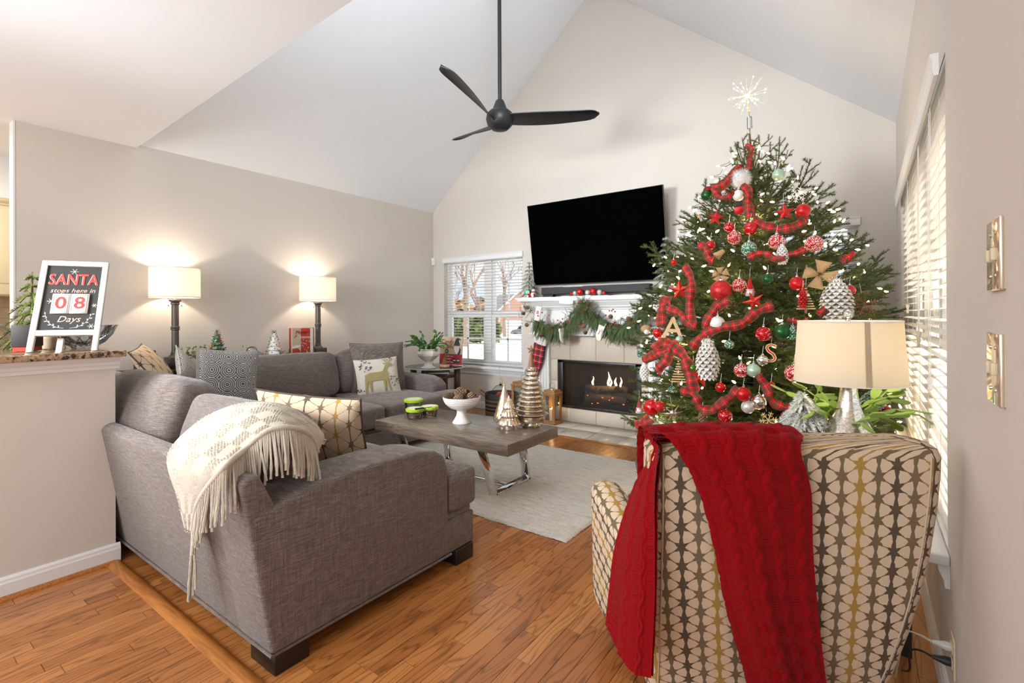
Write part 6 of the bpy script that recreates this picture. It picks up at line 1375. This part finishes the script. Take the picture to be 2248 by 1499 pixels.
def shoot(A, p, d, l, dens, nl, nw, rg, up=None):
    dens *= 1.6; nw *= 1.5; nl *= 1.2
    """needles for one shoot appended to list A; they sweep upward and forward round it"""
    n = max(6, int(l*dens)); a = d.orthogonal().normalized(); b = d.cross(a)
    for k in range(n):
        f = (k+rg.random())/n; t = rg.random()*2*PI; rad = a*math.cos(t)+b*math.sin(t)
        e = (d*.62+rad*.80+Vector((0, 0, .22))).normalized(); c = p+d*(l*f); s = e.cross(d)
        s = s.normalized()*nw if s.length > 1e-6 else a*nw
        ln = nl*(.75+.4*rg.random())*(1-.25*f); A.append((c-s, c+s, c+e*ln))
def branch_mesh(L_, seed):
    rg = random.Random(seed); N_ = []; st = MB(); x0 = .22*L_
    def axis(x): return Vector((x, 0, .10*L_*(x/L_)**2-.03*L_*math.sin(PI*x/L_)))
    st.tube([axis(L_*k/8) for k in range(9)], [.009*L_+.003-(.009*L_+.0012)*k/8 for k in range(9)], 5)
    k = 0; x = x0; m = int((L_-x0)/.045)
    for i in range(m): p = axis(x0+(L_-x0)*i/m); q = axis(x0+(L_-x0)*(i+1)/m); shoot(N_, p, (q-p).normalized(), (q-p).length, 560, .024, .00115, rg)
    while x < L_*.96:
        sgn = 1 if k % 2 else -1; l = min(.36, (L_-x)*.62+.045)*(.75+.4*rg.random()); th = R(48+14*rg.random())
        d = Vector((math.cos(th), sgn*math.sin(th), rg.uniform(-.05, .28))).normalized(); p = axis(x); st.tube([p, p+d*l], [.0035, .0015], 4)
        shoot(N_, p+d*.01, d, l, 520, .022, .00115, rg)
        if l > .11:
            y = l*.25; q = 0
            while y < l*.92:
                t2 = math.atan2(d.y, d.x)+(1 if q % 2 else -1)*R(45); d2 = Vector((math.cos(t2), math.sin(t2), rg.uniform(-.1, .3))).normalized(); l2 = (l-y)*.55+.03; st.tube([p+d*y, p+d*y+d2*l2], [.002, .001], 3); shoot(N_, p+d*y, d2, l2, 480, .020, .00115, rg); y += .055; q += 1
        x += .042+.022*rg.random(); k += 1
    st.mi = 1
    for t3 in N_: st.V += [tuple(v) for v in t3]; n0 = len(st.V)-3; st.F.append((n0, n0+1, n0+2)); st.MI.append(0)
    st.MI = [1 if i < len(st.F)-len(N_) else 0 for i in range(len(st.F))]
    return st.mesh('branch', [m_needle, m_bark])
xt = thing('christmas_tree', 'tall decorated fir tree in the corner between fireplace and side window', 'tree', (TX_, TY_, 0)); XI = wm(xt).inverted()
tp_ = [axis_at(z)+Vector((.006*math.sin(z*9), .006*math.cos(z*7), 0)) for z in [.0+.12*k for k in range(22)]]
MB().tube(tp_, [.055*(1-k/21)+.006 for k in range(22)], 10).build('trunk', m_bark, xt, smooth=True)
LV = [(1.0, 3), (.72, 3), (.46, 3), (.26, 2)]; BM_ = [(l, [branch_mesh(l, 100+10*i+j) for j in range(c)]) for i, (l, c) in enumerate(LV)]
rg = random.Random(31); nb = 0
def put_branch(p0, tip):
    global nb
    v = tip-p0; l = v.length
    l0, ms = min(BM_, key=lambda q: abs(q[0]-l)); me = ms[rg.randrange(len(ms))]
    x = v.normalized(); z = Vector((0, 0, 1)); y = z.cross(x); y = y.normalized() if y.length > .05 else x.orthogonal(); z = x.cross(y); s = l/l0; k = min(max(s, .8), 1.25)
    M = Matrix(((x.x*s, y.x*k, z.x*k, p0.x), (x.y*s, y.y*k, z.y*k, p0.y), (x.z*s, y.z*k, z.z*k, p0.z), (0, 0, 0, 1))) @ RX(rg.uniform(-.35, .35))
    link('branch', me, xt, XI @ M); nb += 1
levels = 17
for i in range(levels):
    f = i/(levels-1); z = .34+(2.20-.34)*f**.95; n = int(round(19-12*f)); a0 = rg.random()*6
    for j in range(n):
        a = a0+2*PI*(j+rg.uniform(-.3, .3))/n; el = R(-4+34*f**1.3+rg.uniform(-7, 7)); rise = math.tan(el); rr = tr(z+.25*f)*(.86+.22*rg.random())
        d = Vector((math.cos(a), math.sin(a), 0))
        if d.x > 0: rr = min(rr, (.165-TX_)/d.x)
        if d.y > 0: rr = min(rr, (4.93-TY_)/d.y)
        p0 = axis_at(z); tip = axis_at(z)+d*rr+Vector((0, 0, rise*rr)); put_branch(p0, tip)
for (bx, by), (qx, qy), dw in (((1650, 395), (1606, 318), .0), ((1650, 380), (1624, 305), -.05), ((1692, 420), (1722, 304), -.04), ((1665, 370), (1668, 300), .05), ((1735, 440), (1786, 356), .0), ((1720, 450), (1770, 440), -.05), ((1640, 420), (1585, 402), .03), ((1620, 455), (1540, 412), .0), ((1600, 480), (1522, 444), .02), ((1760, 500), (1842, 448), .0), ((1740, 470), (1812, 408), .03), ((1590, 510), (1510, 492), .05),
        ((1850, 640), (1948, 560), -.10), ((1850, 650), (1962, 602), -.15), ((1845, 680), (1955, 635), -.2), ((1850, 700), (1990, 690), -.1), ((1850, 560), (1885, 512), .1), ((1500, 720), (1398, 742), .0), ((1480, 850), (1396, 870), -.1), ((1480, 940), (1384, 938), -.1), ((1850, 760), (1996, 800), -.1), ((1660, 400), (1650, 330), 0), ((1700, 440), (1745, 385), -.1), ((1640, 450), (1600, 385), -.1), ((1680, 430), (1690, 350), -.08)):
    w0 = 3.42; put_branch(at(bx, by, w0+dw*.5), at(qx, qy, w0+dw))
# stand and skirt hidden by the chair, but under the tree
sd = MB().lathe([(.0, .0), (.24, .0), (.25, .02), (.14, .05), (.09, .16), (.07, .17), (.0, .17)], (TX_, TY_, 0), 28).build('stand', m_greenm, xt, smooth=R(40))
# leader, taped starburst
ld = MB(); ldst = MB(); rg2 = random.Random(3)
for k in range(10): spray(ld, axis_at(2.36+.028*k), (0, 0, 1), .05, 26, .020, .0011, rg2)
ld.build('leader_needles', m_needle, xt)['kind'] = 'stuff'
SB = at(1641, 211, 3.42)
so = thing('tree_topper', 'starburst of warm white led wires on top of the tree', 'tree topper', SB)
MB().cyl(at(1646, 282, 3.42), at(1645, 257, 3.42), .018, .016, 12).build('tape', clear('clear_tape', (.85, .86, .88), .35, .3), so, smooth=R(40)); MB().tube([at(1646, 284, 3.42), at(1645, 255, 3.42), SB], .003, 6).build('stem', m_bell, so)
MB().sphere(SB, .014, 12, 8).build('core', m_cool, so, smooth=True); ledm = MB().sphere((0, 0, 0), .0045, 8, 5).mesh('led', m_cool, smooth=True); wirem = glow('lit_wire', (.95, .80, .52), 1.1); rg = random.Random(17); SI = wm(so).inverted()
for k in range(24):
    zz = 1-2*(k+.5)/24; t = k*2.39996; d = Vector((math.sqrt(1-zz*zz)*math.cos(t), math.sqrt(1-zz*zz)*math.sin(t), zz)); l = .105+.045*rg.random()
    sp_ = MB().cyl(SB, SB+d*l, .0011, n=4).build('wire', wirem, so)
    for q in (.42, .72, 1.0):
        if rg.random() < .6: link('led', ledm, so, SI @ T(SB+d*l*q*(.9+.15*rg.random())))
# string lights
sl_ = thing('string_lights', 'warm white string lights wound round the christmas tree', 'string lights', (TX_, TY_, 0)); bm_ = MB().lathe([(.0, -.012), (.005, -.009), (.0066, 0), (.004, .011), (.0, .017)], n=7).mesh('bulb', m_bulb, smooth=True); LI = wm(sl_).inverted(); rg = random.Random(41); pts = []
EA = math.atan2(-TY_, -TX_)                                           # the side that faces the room
for k in range(300):
    z = .36+2.02*(rg.random()**1.15); a = EA+R(rg.uniform(-112, 112)); rr = tr(z)*(.62+.40*rg.random()); p = axis_at(z)+Vector((math.cos(a)*rr, math.sin(a)*rr, 0))
    if p.x > .16: p.x = .16
    pts.append(p); link('bulb', bm_, sl_, LI @ T(p) @ Matrix.Rotation(rg.uniform(-1.5, 1.5), 4, 'X') @ RY(rg.uniform(-1.5, 1.5)))
pts.sort(key=lambda p: (round(p.z/.11), math.atan2(p.y-TY_, p.x-TX_)*(1 if int(round(p.z/.11)) % 2 else -1)))
wp = []
for p, q in zip(pts, pts[1:]): wp += [p, (p+q)/2+Vector((0, 0, -.012))-Vector(((p+q).x/2-TX_, (p+q).y/2-TY_, 0))*.06]
MB().tube(wp, .0016, 4).build('wire', m_wire, sl_)
for z, a, r in ((.55, -60, .62), (.55, 0, .62), (.55, 55, .62), (1.0, -45, .62), (1.0, 25, .62), (1.4, -20, .5), (1.4, 50, .5), (1.85, 0, .32)): light('tree_glow', 'POINT', axis_at(z)+Vector((math.cos(EA+R(a))*r, math.sin(EA+R(a))*r, 0)), 4.0, (1, .70, .38), rad=.03)
# ---------------------------------------------------------------- ornaments
def pxr(p, r): return r*(p-EYE).dot(FW)/FPX
def ori(p, roll=0): z = (EYE-p).normalized(); return frame(p, x=Vector((0, 0, 1)).cross(z), z=z) @ RZ(roll)
def place(px, py, rp, off=.05): p = on_tree(px, py, off); return p, pxr(p, rp)
BALLS = [(1552, 428, 12.5, m_greenm, 'dark green satin bauble highest at the television side of the tree'), (1709, 384, 13, m_mint, 'mint pearl bauble near the top of the tree'), (1621, 429, 12, m_wglit, 'cream glitter bauble tucked under the fluffy white ball'),
 (1763, 463, 15.5, m_redm, 'red bauble beside the white snowflake near the top'), (1601, 499, 11.5, m_speck2, 'red frosted bauble above the highest snow speckled one'), (1648, 501, 14.5, m_redg, 'shiny red mirror bauble above the green frosted ball'), (1612, 522, 15, m_speck, 'highest red bauble thickly speckled with snow'),
 (1705, 531, 17, m_speck, 'snow speckled red bauble hanging over the slim white cone'), (1787, 535, 18.5, m_speck, 'coppery snow speckled bauble before the far window'), (1644, 546, 16, m_gcone, 'green and white frosted ball in the upper middle of the tree'), (1560, 538, 10, m_redm, 'small red bauble close to the television edge of the tree'),
 (1479, 576, 7, m_redm, 'tiny red onion bauble before the frosted twig tree'), (1583, 638, 23, m_glit, 'large red glitter ball topped by a burlap flower'), (1623, 626, 15, m_speck, 'snow speckled red bauble beside the grey gnome'), (1685, 612, 11, m_greenm, 'small green bauble deep in the dark middle branches'), (1749, 622, 15, m_redm, 'red satin bauble beside the slatted wooden tree'),
 (1444, 731, 11, m_redg, 'red mirror bauble beside the brown plush ornament'), (1575, 710, 16, m_wglit, 'pale gold glitter ball behind two crossing ribbons'), (1521, 808, 9.5, m_olive, 'small glossy olive bauble beside the biggest hanging ribbon'), (1627, 813, 15, m_speck, 'snow speckled red bauble touching a mint one'), (1654, 813, 15, m_mint, 'mint bauble touching a snow speckled red one'),
 (1674, 791, 12, m_silver, 'silver faceted ball beside the letter S'), (1676, 733, 16, m_speck2, 'red glittered bauble beside the green satin one'), (1717, 728, 17, m_greenm, 'green satin bauble near the lamp shade'), (1743, 819, 19, m_speck, 'red bauble with a snowflake beside the lamp shade'), (1582, 850, 11, m_redg, 'small shiny red bauble over the lowest ribbon swag'),
 (1632, 865, 16, m_redm, 'plain red satin bauble above the two silver balls'), (1666, 882, 16, m_silver, 'clear silver ball beside the grey glitter ball'), (1642, 893, 14, m_sglit, 'grey glitter ball half behind the silver one'), (1592, 913, 15, m_speck2, 'white dotted red bauble just over the red throw'), (1430, 894, 18, m_redg, 'large glossy red ball beside the small gnome'), (1448, 892, 12, m_glit, 'red glitter ball behind the large glossy one'),
 (1442, 939, 12, m_mint, 'mint bauble lowest on the hearth side of the tree'), (1426, 950, 12, m_speck, 'snow speckled bauble lowest on the hearth side'), (1491, 745, 8, m_mint, 'small pale mint bauble under the wooden letter A'), (1601, 756, 10, m_gcone, 'small green bauble inside the middle branches beside the big white cone'), (1865, 637, 12, m_redg, 'red mirror bauble behind the huge white cone'), (1942, 904, 15, m_redd, 'deep red bauble low beside the window'), (1723, 912, 8, m_redg, 'small red bauble beside the flocked table tree'), (1693, 846, 8, m_redm, 'little red bauble at the side of the hanging ribbon over the silver balls')]
for px, py, rp, m, nm in BALLS:
    p, r = place(px, py, rp); ball('bauble', nm, p, r, m, cat='bauble', cord=.04, n=22)
def hang(o, M, y, l=.05): MB(M).tube([(0, y, 0), (.002, y+l, -.004)], .0011, 4).build('cord', m_wwire, o)
def star(label, px, py, rp, m, roll=0, n=5, inner=.40, d=.16, name='star_ornament'):
    p, r = place(px, py, rp); M = ori(p, roll); o = thing(name, label, 'star', M=M); q = [(r*(1 if k % 2 == 0 else inner)*math.sin(k*PI/n), r*(1 if k % 2 == 0 else inner)*math.cos(k*PI/n), 0) for k in range(2*n)]
    MB(M).add([(0, 0, r*d*1.4), (0, 0, -r*d)]+q, [(0, 2+(k+1) % (2*n), 2+k) for k in range(2*n)]+[(1, 2+k, 2+(k+1) % (2*n)) for k in range(2*n)]).build('star', m, o); hang(o, M, r)
m_rmet = mat('red_tin', (.60, .035, .018), .28, .55)
star('red glitter star beside the red bauble near the top', 1723, 466, 20, m_glit, .1, 5, .42); star('red glitter star at the television side of the tree', 1571, 478, 18, m_glit, -.2); star('red tin star before the mantel end', 1492, 637, 24, m_rmet, .05); star('red tin star under the grey bearded gnome', 1655, 662, 24, m_rmet, .4, 5, .36); star('red tin star at the foot of the big white cone', 1539, 828, 25, m_rmet, -.25, 5, .38)
star('silver eight pointed star low over the red throw', 1478, 907, 21, m_silver, .2, 8, .28); star('tiny wooden star dangling at the television edge', 1534, 475, 6, m_plywood, 0)
def snowflake(label, px, py, rp, m, beads=False):
    p, r = place(px, py, rp); M = ori(p, .2); o = thing('snowflake_ornament', label, 'snowflake', M=M); mb = MB(M)
    for k in range(6):
        t = k*PI/3; d = Vector((math.cos(t), math.sin(t), 0)); mb.tube([Vector(), d*r], r*.055, 5)
        for q in (.45, .72):
            for s in (-1, 1): e = Vector((math.cos(t+s*PI/3.2), math.sin(t+s*PI/3.2), 0)); mb.tube([d*r*q, d*r*q+e*r*.30], r*.05, 5)
        if beads:
            for q in (.3, .55, .8, 1): mb.sphere(d*r*q, r*.10, 8, 5)
    mb.build('snowflake', m, o); hang(o, M, r)
snowflake('white glitter snowflake near the top of the tree', 1752, 428, 17, m_wglit); snowflake('pale wooden snowflake beside the flocked table tree', 1687, 922, 19, m_plywood); snowflake('brown wooden bead snowflake beside the huge white cone', 1897, 666, 24, m_kraft, True)
def conething(label, px, py, rw, hp, m, rows=14, per=13, top=None):
    p, r = place(px, py, rw, .06); h = pxr(p, hp); M = T(p-Vector((0, 0, h/2))); o = thing('cone_ornament', label, 'pine cone', M=M); mb = MB(M); cone_shape(mb, Matrix(), r, h, rows, per, .3); mb.build('scales', m, o); MB(M).tube([(0, 0, h*.95), (.003, 0, h*1.0+.04)], .0013, 4).build('cord', m_wwire, o)
    if top: t_ = MB(M); rq = random.Random(2); [spray(t_, (0, 0, h*.93), (rq.uniform(-1, 1), rq.uniform(-1, 1), .5), r*.6, 14, .014, .001, rq) for _ in range(9)]; t_.build('tinsel', m_wglit, o)['kind'] = 'stuff'
m_wcone = _speck('whitewashed_cone', (.52, .47, .40), (.86, .85, .81), 120, .5, .0, .6)
conething('slim white glitter cone under the snow speckled bauble', 1717, 559, 12, 44, m_wglit, 11, 9); conething('big white pine cone under the long ribbon', 1554, 790, 24, 88, m_wcone, 12, 11, True); conething('huge white pine cone hanging above the lamp shade', 1837, 660, 31, 92, m_wcone, 13, 12, True); conething('small green cone at the hearth edge of the tree', 1406, 775, 7, 22, m_gcone, 8, 8)
conething('white glitter cone beside the fireplace opening', 1415, 815, 10, 38, m_wglit, 10, 9); conething('green frosted cone beside the green satin bauble', 1740, 730, 8, 32, m_gcone, 9, 8); conething('round green frosted cone low behind the cactus', 1915, 879, 22, 40, m_gcone, 9, 13); conething('little green frosted cone beside the wooden letter A', 1493, 706, 8, 14, m_gcone, 6, 8); conething('little green frosted cone beside the slatted wire tree', 1475, 854, 8, 14, m_gcone, 6, 8); conething('brown carved cone just over the red throw', 1542, 915, 9, 34, m_cone, 10, 8); conething('red glitter cone behind the slatted wooden tree', 1762, 655, 9, 44, m_glit, 10, 9)
# fluffy ball
p, r = place(1627, 393, 22); o = thing('fluffy_ball', 'fluffy white tinsel ball near the top of the tree', 'ball', p); MB().sphere(p, r*.8, 18, 12).build('ball', m_fur, o, smooth=True); mb = MB(); rq = random.Random(5)
for _ in range(900): d = Vector((rq.gauss(0, 1), rq.gauss(0, 1), rq.gauss(0, 1))).normalized(); s = d.orthogonal().normalized()*.0012; mb.add([p+d*r*.75-s, p+d*r*.75+s, p+d*r*(1.0+.2*rq.random())], [(0, 1, 2)])
mb.build('tinsel', m_fur, o)['kind'] = 'stuff'
def gnome(label, px, py, hp):
    p, h = place(px, py, hp); M = ori(p); o = thing('gnome_ornament', label, 'gnome', M=M); s = h
    Q = M @ Matrix(((1, 0, 0, 0), (0, 0, 1, 0), (0, -1, 0, 0), (0, 0, 0, 1))) if False else M @ RX(-PI/2)
    MB(Q).lathe([(.0, -.42*s), (.20*s, -.42*s), (.22*s, -.30*s), (.16*s, -.05*s), (.0, .0)], n=16).build('body', m_grey, o, smooth=True); MB(Q).lathe([(.18*s, -.10*s), (.20*s, -.06*s), (.17*s, .0), (.10*s, .25*s), (.03*s, .52*s), (.0, .55*s)], n=16).build('hat', m_tartan if 'small' in label else m_redm, o, smooth=True)
    MB(Q).lathe([(.185*s, -.10*s), (.205*s, -.08*s), (.185*s, -.05*s)], n=16).build('hat_band', m_fur, o, smooth=True)
    MB(M).sphere((0, -.12*s, .19*s), .05*s, 10, 7).build('nose', m_skin, o, smooth=True); MB(M).sphere((0, -.24*s, .10*s), .15*s, 12, 8, (1, 1.2, .8)).build('beard', m_fur, o, smooth=True)
    for sx in (-1, 1): MB(M).tube([(sx*.15*s, -.12*s, .05*s), (sx*.24*s, -.28*s, .08*s)], .045*s, 7).build('arm', m_redm, o, smooth=True)
    hang(o, M, .55*s)
gnome('grey gnome with a tall red hat above a red tin star', 1646, 632, 42); gnome('small red hatted gnome hanging at the hearth edge', 1403, 893, 34)
def letter(label, ch, px, py, hp, m, m2=None):
    p, h = place(px, py, hp); M = ori(p, -.05); o = thing('letter_ornament', label, 'letter', M=M); text_mesh(ch, h*1.38, M, .004, offset=.0015).build('letter', m, o)
    if m2: text_mesh(ch, h*1.38, M @ T((0, 0, .003)), .002, offset=-.004).build('inlay', m2, o)
    hang(o, M, h*.5)
letter('pale wooden letter A on the hearth side of the tree', 'A', 1477, 722, 48, m_plywood); letter('wooden letter S with tartan inlay beside the silver ball', 'S', 1692, 777, 42, m_plywood, m_tartan)
def slattree(label, px, py, hp, wp_, m):
    p, h = place(px, py, hp); M = ori(p); o = thing('wooden_tree', label, 'ornament', M=M); w = pxr(p, wp_); n = 9
    MB(M).box(-.002, .002, -h*.5, h*.5, -.003, .003).build('rod', m_kraft, o)
    for k in range(n): f = k/(n-1); hw = w*(.12+.88*(1-f)); MB(M).box(-hw, hw, -h*.42+h*.82*f-.003, -h*.42+h*.82*f+.003, -.004, .004).build('slat', m, o)
    MB(M).box(-.006, .006, -h*.6, -h*.42, -.006, .006).build('stump', m_kraft, o); hang(o, M, h*.5)
slattree('slatted wooden tree ornament with a star beside a red bauble', 1769, 655, 54, 18, m_plywood); slattree('slatted wooden tree ornament beside the widest hanging ribbon', 1489, 815, 54, 16, m_plywood)
def bow(label, px, py, rp, n, m, roll=0):
    p, r = place(px, py, rp, .07); M = ori(p, roll); o = thing('burlap_bow', label, 'bow', M=M)
    for k in range(n):
        t = 2*PI*k/n+.4; d = Vector((math.cos(t), math.sin(t), .35)).normalized(); s = Vector((-math.sin(t), math.cos(t), 0)); MB(M).grid(lambda u, v: d*r*u+s*(v-.5)*r*(.18+.85*u)+Vector((0, 0, .25*r*math.sin(u*PI)*(1-(2*v-1)**2)+.05*r*math.sin(v*9))), 6, 6, .05, .05).build('loop', m, o, smooth=True, solid=.001)
    mb = MB(M); rq = random.Random(3); [spray(mb, (0, 0, .01), (rq.uniform(-1, 1), rq.uniform(-1, 1), .8), r*.2, 8, r*.14, .0012, rq) for _ in range(10)]; mb.build('knot', m_kraft, o)['kind'] = 'stuff'
bow('large burlap bow above the huge white cone', 1799, 603, 32, 4, m_burlap, .9); bow('burlap flower on top of the large red glitter ball', 1582, 603, 17, 5, m_burlap)
p, r = place(1581, 556, 11); o = thing('burlap_bell', 'little burlap bell under the small red bauble', 'bell', p); MB(T(p) @ RY(.9)).lathe([(.0, r), (r*.4, r*.9), (r*.6, .0), (r*.9, -r), (r*.8, -r), (.0, .2*r)], n=14).build('bell', m_burlap, o, smooth=R(50)); MB(T(p) @ RY(.9)).sphere((0, 0, -r*.9), r*.25, 8, 6).build('clapper', m_bell, o)
p, r = place(1418, 722, 14); o = thing('plush_ornament', 'brown plush animal ornament beside the mantel garland', 'ornament', p); M = ori(p); MB(M).sphere((0, 0, 0), r*.8, 14, 10, (1, .85, .8)).build('head', m_burlap, o, smooth=True); MB(M).sphere((r*.1, -r*.45, r*.4), r*.42, 12, 8).build('muzzle', m_fur, o, smooth=True)
for sx in (-1, 1): MB(M).sphere((sx*r*.65, r*.5, 0), r*.3, 10, 7, (1, 1, .5)).build('ear', m_brown, o, smooth=True)
p, r = place(1622, 455, 15); M = ori(p, .2); o = thing('felt_mitten', 'red felt mitten with black cuff near the top of the tree', 'mitten', M=M); MB(M).prism([(-r*.6, r*.2), (r*.4, r*.2), (r*.5, -r*.1), (r*.95, .1*r), (r*1.0, -r*.3), (r*.55, -r*.6), (r*.2, -r), (-r*.4, -r), (-r*.75, -r*.5)], T((0, 0, -.008)), .016).build('hand', m_redm, o, bevel=.004); MB(M).box(-r*.65, r*.5, r*.15, r*.75, -.011, .011).build('cuff', m_iron, o, bevel=.003)
# ribbons
def ribbon(label, pts, wpx=22, tw=.35, off=.075):
    W3 = [on_tree(px, py, off) for px, py in pts]; o = thing('plaid_ribbon', label, 'ribbon', W3[0]); n = 10*(len(pts)-1); P = [crom(W3, k/n) for k in range(n+1)]; hw = pxr(W3[0], wpx)/2; L_ = [0]
    for a, b in zip(P, P[1:]): L_.append(L_[-1]+(b-a).length)
    mb = MB(); V = []; uv = []; F = []; m = 6
    for k, p in enumerate(P):
        t = (P[min(k+1, n)]-P[max(k-1, 0)]).normalized(); a = axis_at(p.z); nrm = (Vector((p.x-a.x, p.y-a.y, .05)).normalized()*.5+(EYE-p).normalized()*.6).normalized(); s = nrm.cross(t).normalized(); s = Matrix.Rotation(1.2*tw*math.sin(k/n*PI*(1.2+len(pts)*.35)), 3, t) @ s; nn = t.cross(s)
        for i in range(m+1): f = i/m*2-1; V.append(p+s*hw*f*(.92+.14*math.sin(k*.55+hw*900))+nn*(.007*math.cos(f*3)+.008*math.sin(k*.6+f))); uv.append((L_[k], (f+1)*hw))
    for k in range(n):
        for i in range(m): q = k*(m+1)+i; F.append((q, q+1, q+m+2, q+m+1))
    mb.add(V, F, uv); mb.build('band', m_ribbon, o, smooth=True, solid=.0008)
for nm, pts, wpx, tw in (('short plaid ribbon curl at the very top of the tree', [(1638, 318), (1649, 330), (1647, 348), (1640, 372)], 12, .5), ('plaid ribbon sloping from the treetop to the green bauble', [(1626, 362), (1604, 388), (1583, 408), (1556, 412)], 22, .25), ('looped plaid ribbon behind the dark green bauble', [(1548, 424), (1562, 416), (1582, 432), (1604, 430), (1612, 418)], 18, .9), ('plaid ribbon tail hanging below the fluffy white ball', [(1628, 408), (1640, 420), (1643, 450), (1645, 478)], 22, .3),
    ('plaid ribbon swag between mirror bauble and red bauble near the top', [(1653, 483), (1680, 497), (1716, 502), (1750, 494), (1774, 476)], 22, .25), ('plaid ribbon beside the upper television edge bauble', [(1534, 536), (1548, 548), (1558, 566), (1566, 572)], 20, .4), ('plaid ribbon running below the green frosted ball', [(1640, 568), (1674, 557), (1706, 568), (1732, 560), (1770, 550)], 16, .3), ('long upright plaid ribbon before the mantel end', [(1502, 583), (1516, 620), (1514, 675), (1518, 722)], 21, .3),
    ('plaid ribbon folded beside the stocking lettered C', [(1452, 718), (1452, 690), (1456, 660), (1472, 664)], 24, .25), ('plaid ribbon crossing behind the wooden letter A', [(1464, 676), (1492, 690), (1514, 710), (1528, 716)], 20, .3), ('plaid ribbon curving under the large red glitter ball', [(1603, 660), (1578, 670), (1560, 694), (1545, 722)], 24, .25), ('longest plaid ribbon sweeping down to the big white cone', [(1698, 671), (1662, 682), (1630, 710), (1580, 720), (1540, 737), (1518, 766)], 24, .25),
    ('upper loop of plaid ribbon on the hearth side', [(1436, 770), (1452, 754), (1472, 756), (1482, 766)], 26, .3), ('lower loop of plaid ribbon pointing to the fireplace', [(1412, 792), (1436, 780), (1460, 768), (1478, 764)], 22, .3), ('plaid ribbon tail pointing down beside the white glitter cone', [(1470, 772), (1458, 796), (1440, 812)], 24, .2), ('widest hanging plaid ribbon beside the slatted wire tree', [(1478, 762), (1502, 786), (1515, 824), (1522, 862)], 26, .25), ('plaid ribbon swag dipping low over the red throw', [(1494, 856), (1524, 868), (1540, 896), (1566, 898), (1600, 876), (1622, 852)], 22, .3),
    ('plaid ribbon falling from the mint bauble to the flocked tree', [(1664, 822), (1683, 854), (1703, 886), (1742, 898)], 20, .3), ('plaid ribbon end sticking out over the hearth', [(1396, 936), (1412, 928), (1428, 918)], 24, .15), ('plaid ribbon peeping out above the lamp shade', [(1728, 701), (1750, 708), (1774, 704)], 14, .3), ('plaid ribbon bow end before the far window', [(1846, 578), (1860, 566), (1876, 560)], 20, .4), ('short plaid ribbon behind the huge white cone', [(1796, 694), (1806, 684), (1814, 676)], 18, .3), ('plaid ribbon showing between flocked tree and lamp', [(1795, 884), (1808, 878), (1820, 874)], 20, .2)):
    ribbon(nm, pts, wpx, tw)
tc_ = thing('tie_cord', 'thin white cord stretched from the tree to the window blind', 'cord', at(1895, 652, 3.5)); MB().tube([at(1890, 652, 3.55), at(1940, 656, 3.62), at(1992, 662, 3.70)], .0035, 5).build('cord', m_wwire, tc_)

GROUPS = {'bauble': 'baubles hung on the christmas tree', 'plaid_ribbon': 'plaid ribbons wound on the christmas tree', 'star_ornament': 'star ornaments on the christmas tree', 'cone_ornament': 'cone ornaments on the christmas tree', 'snowflake_ornament': 'snowflake ornaments on the christmas tree', 'gnome_ornament': 'gnome ornaments on the christmas tree',
          'letter_ornament': 'letter ornaments on the christmas tree', 'wooden_tree': 'slatted wooden trees on the christmas tree', 'burlap_bow': 'burlap bows on the christmas tree', 'throw_pillow': 'throw pillows on the sectional sofa', 'lantern': 'wooden lanterns by the hearth', 'mini_stocking': 'small cream stockings on the garland', 'glass_tree': 'mercury glass trees on the coffee table',
          'ceramic_tree': 'ceramic trees on the console', 'frosted_tree': 'frosted twig trees on the mantel', 'greenery_sprig': 'greenery sprigs on the console', 'filler_ball': 'balls in the basket', 'switch_plate': 'switch plates on the side wall', 'window_blind': 'white slatted window blinds', 'shrub': 'winter shrubs outside the window', 'plinth_block': 'blocks under the console lamps'}
for o in S.objects:
    k = o.name.split('.')[0]
    if o.parent is None and k in GROUPS and not o.get('group'): o['group'] = GROUPS[k]
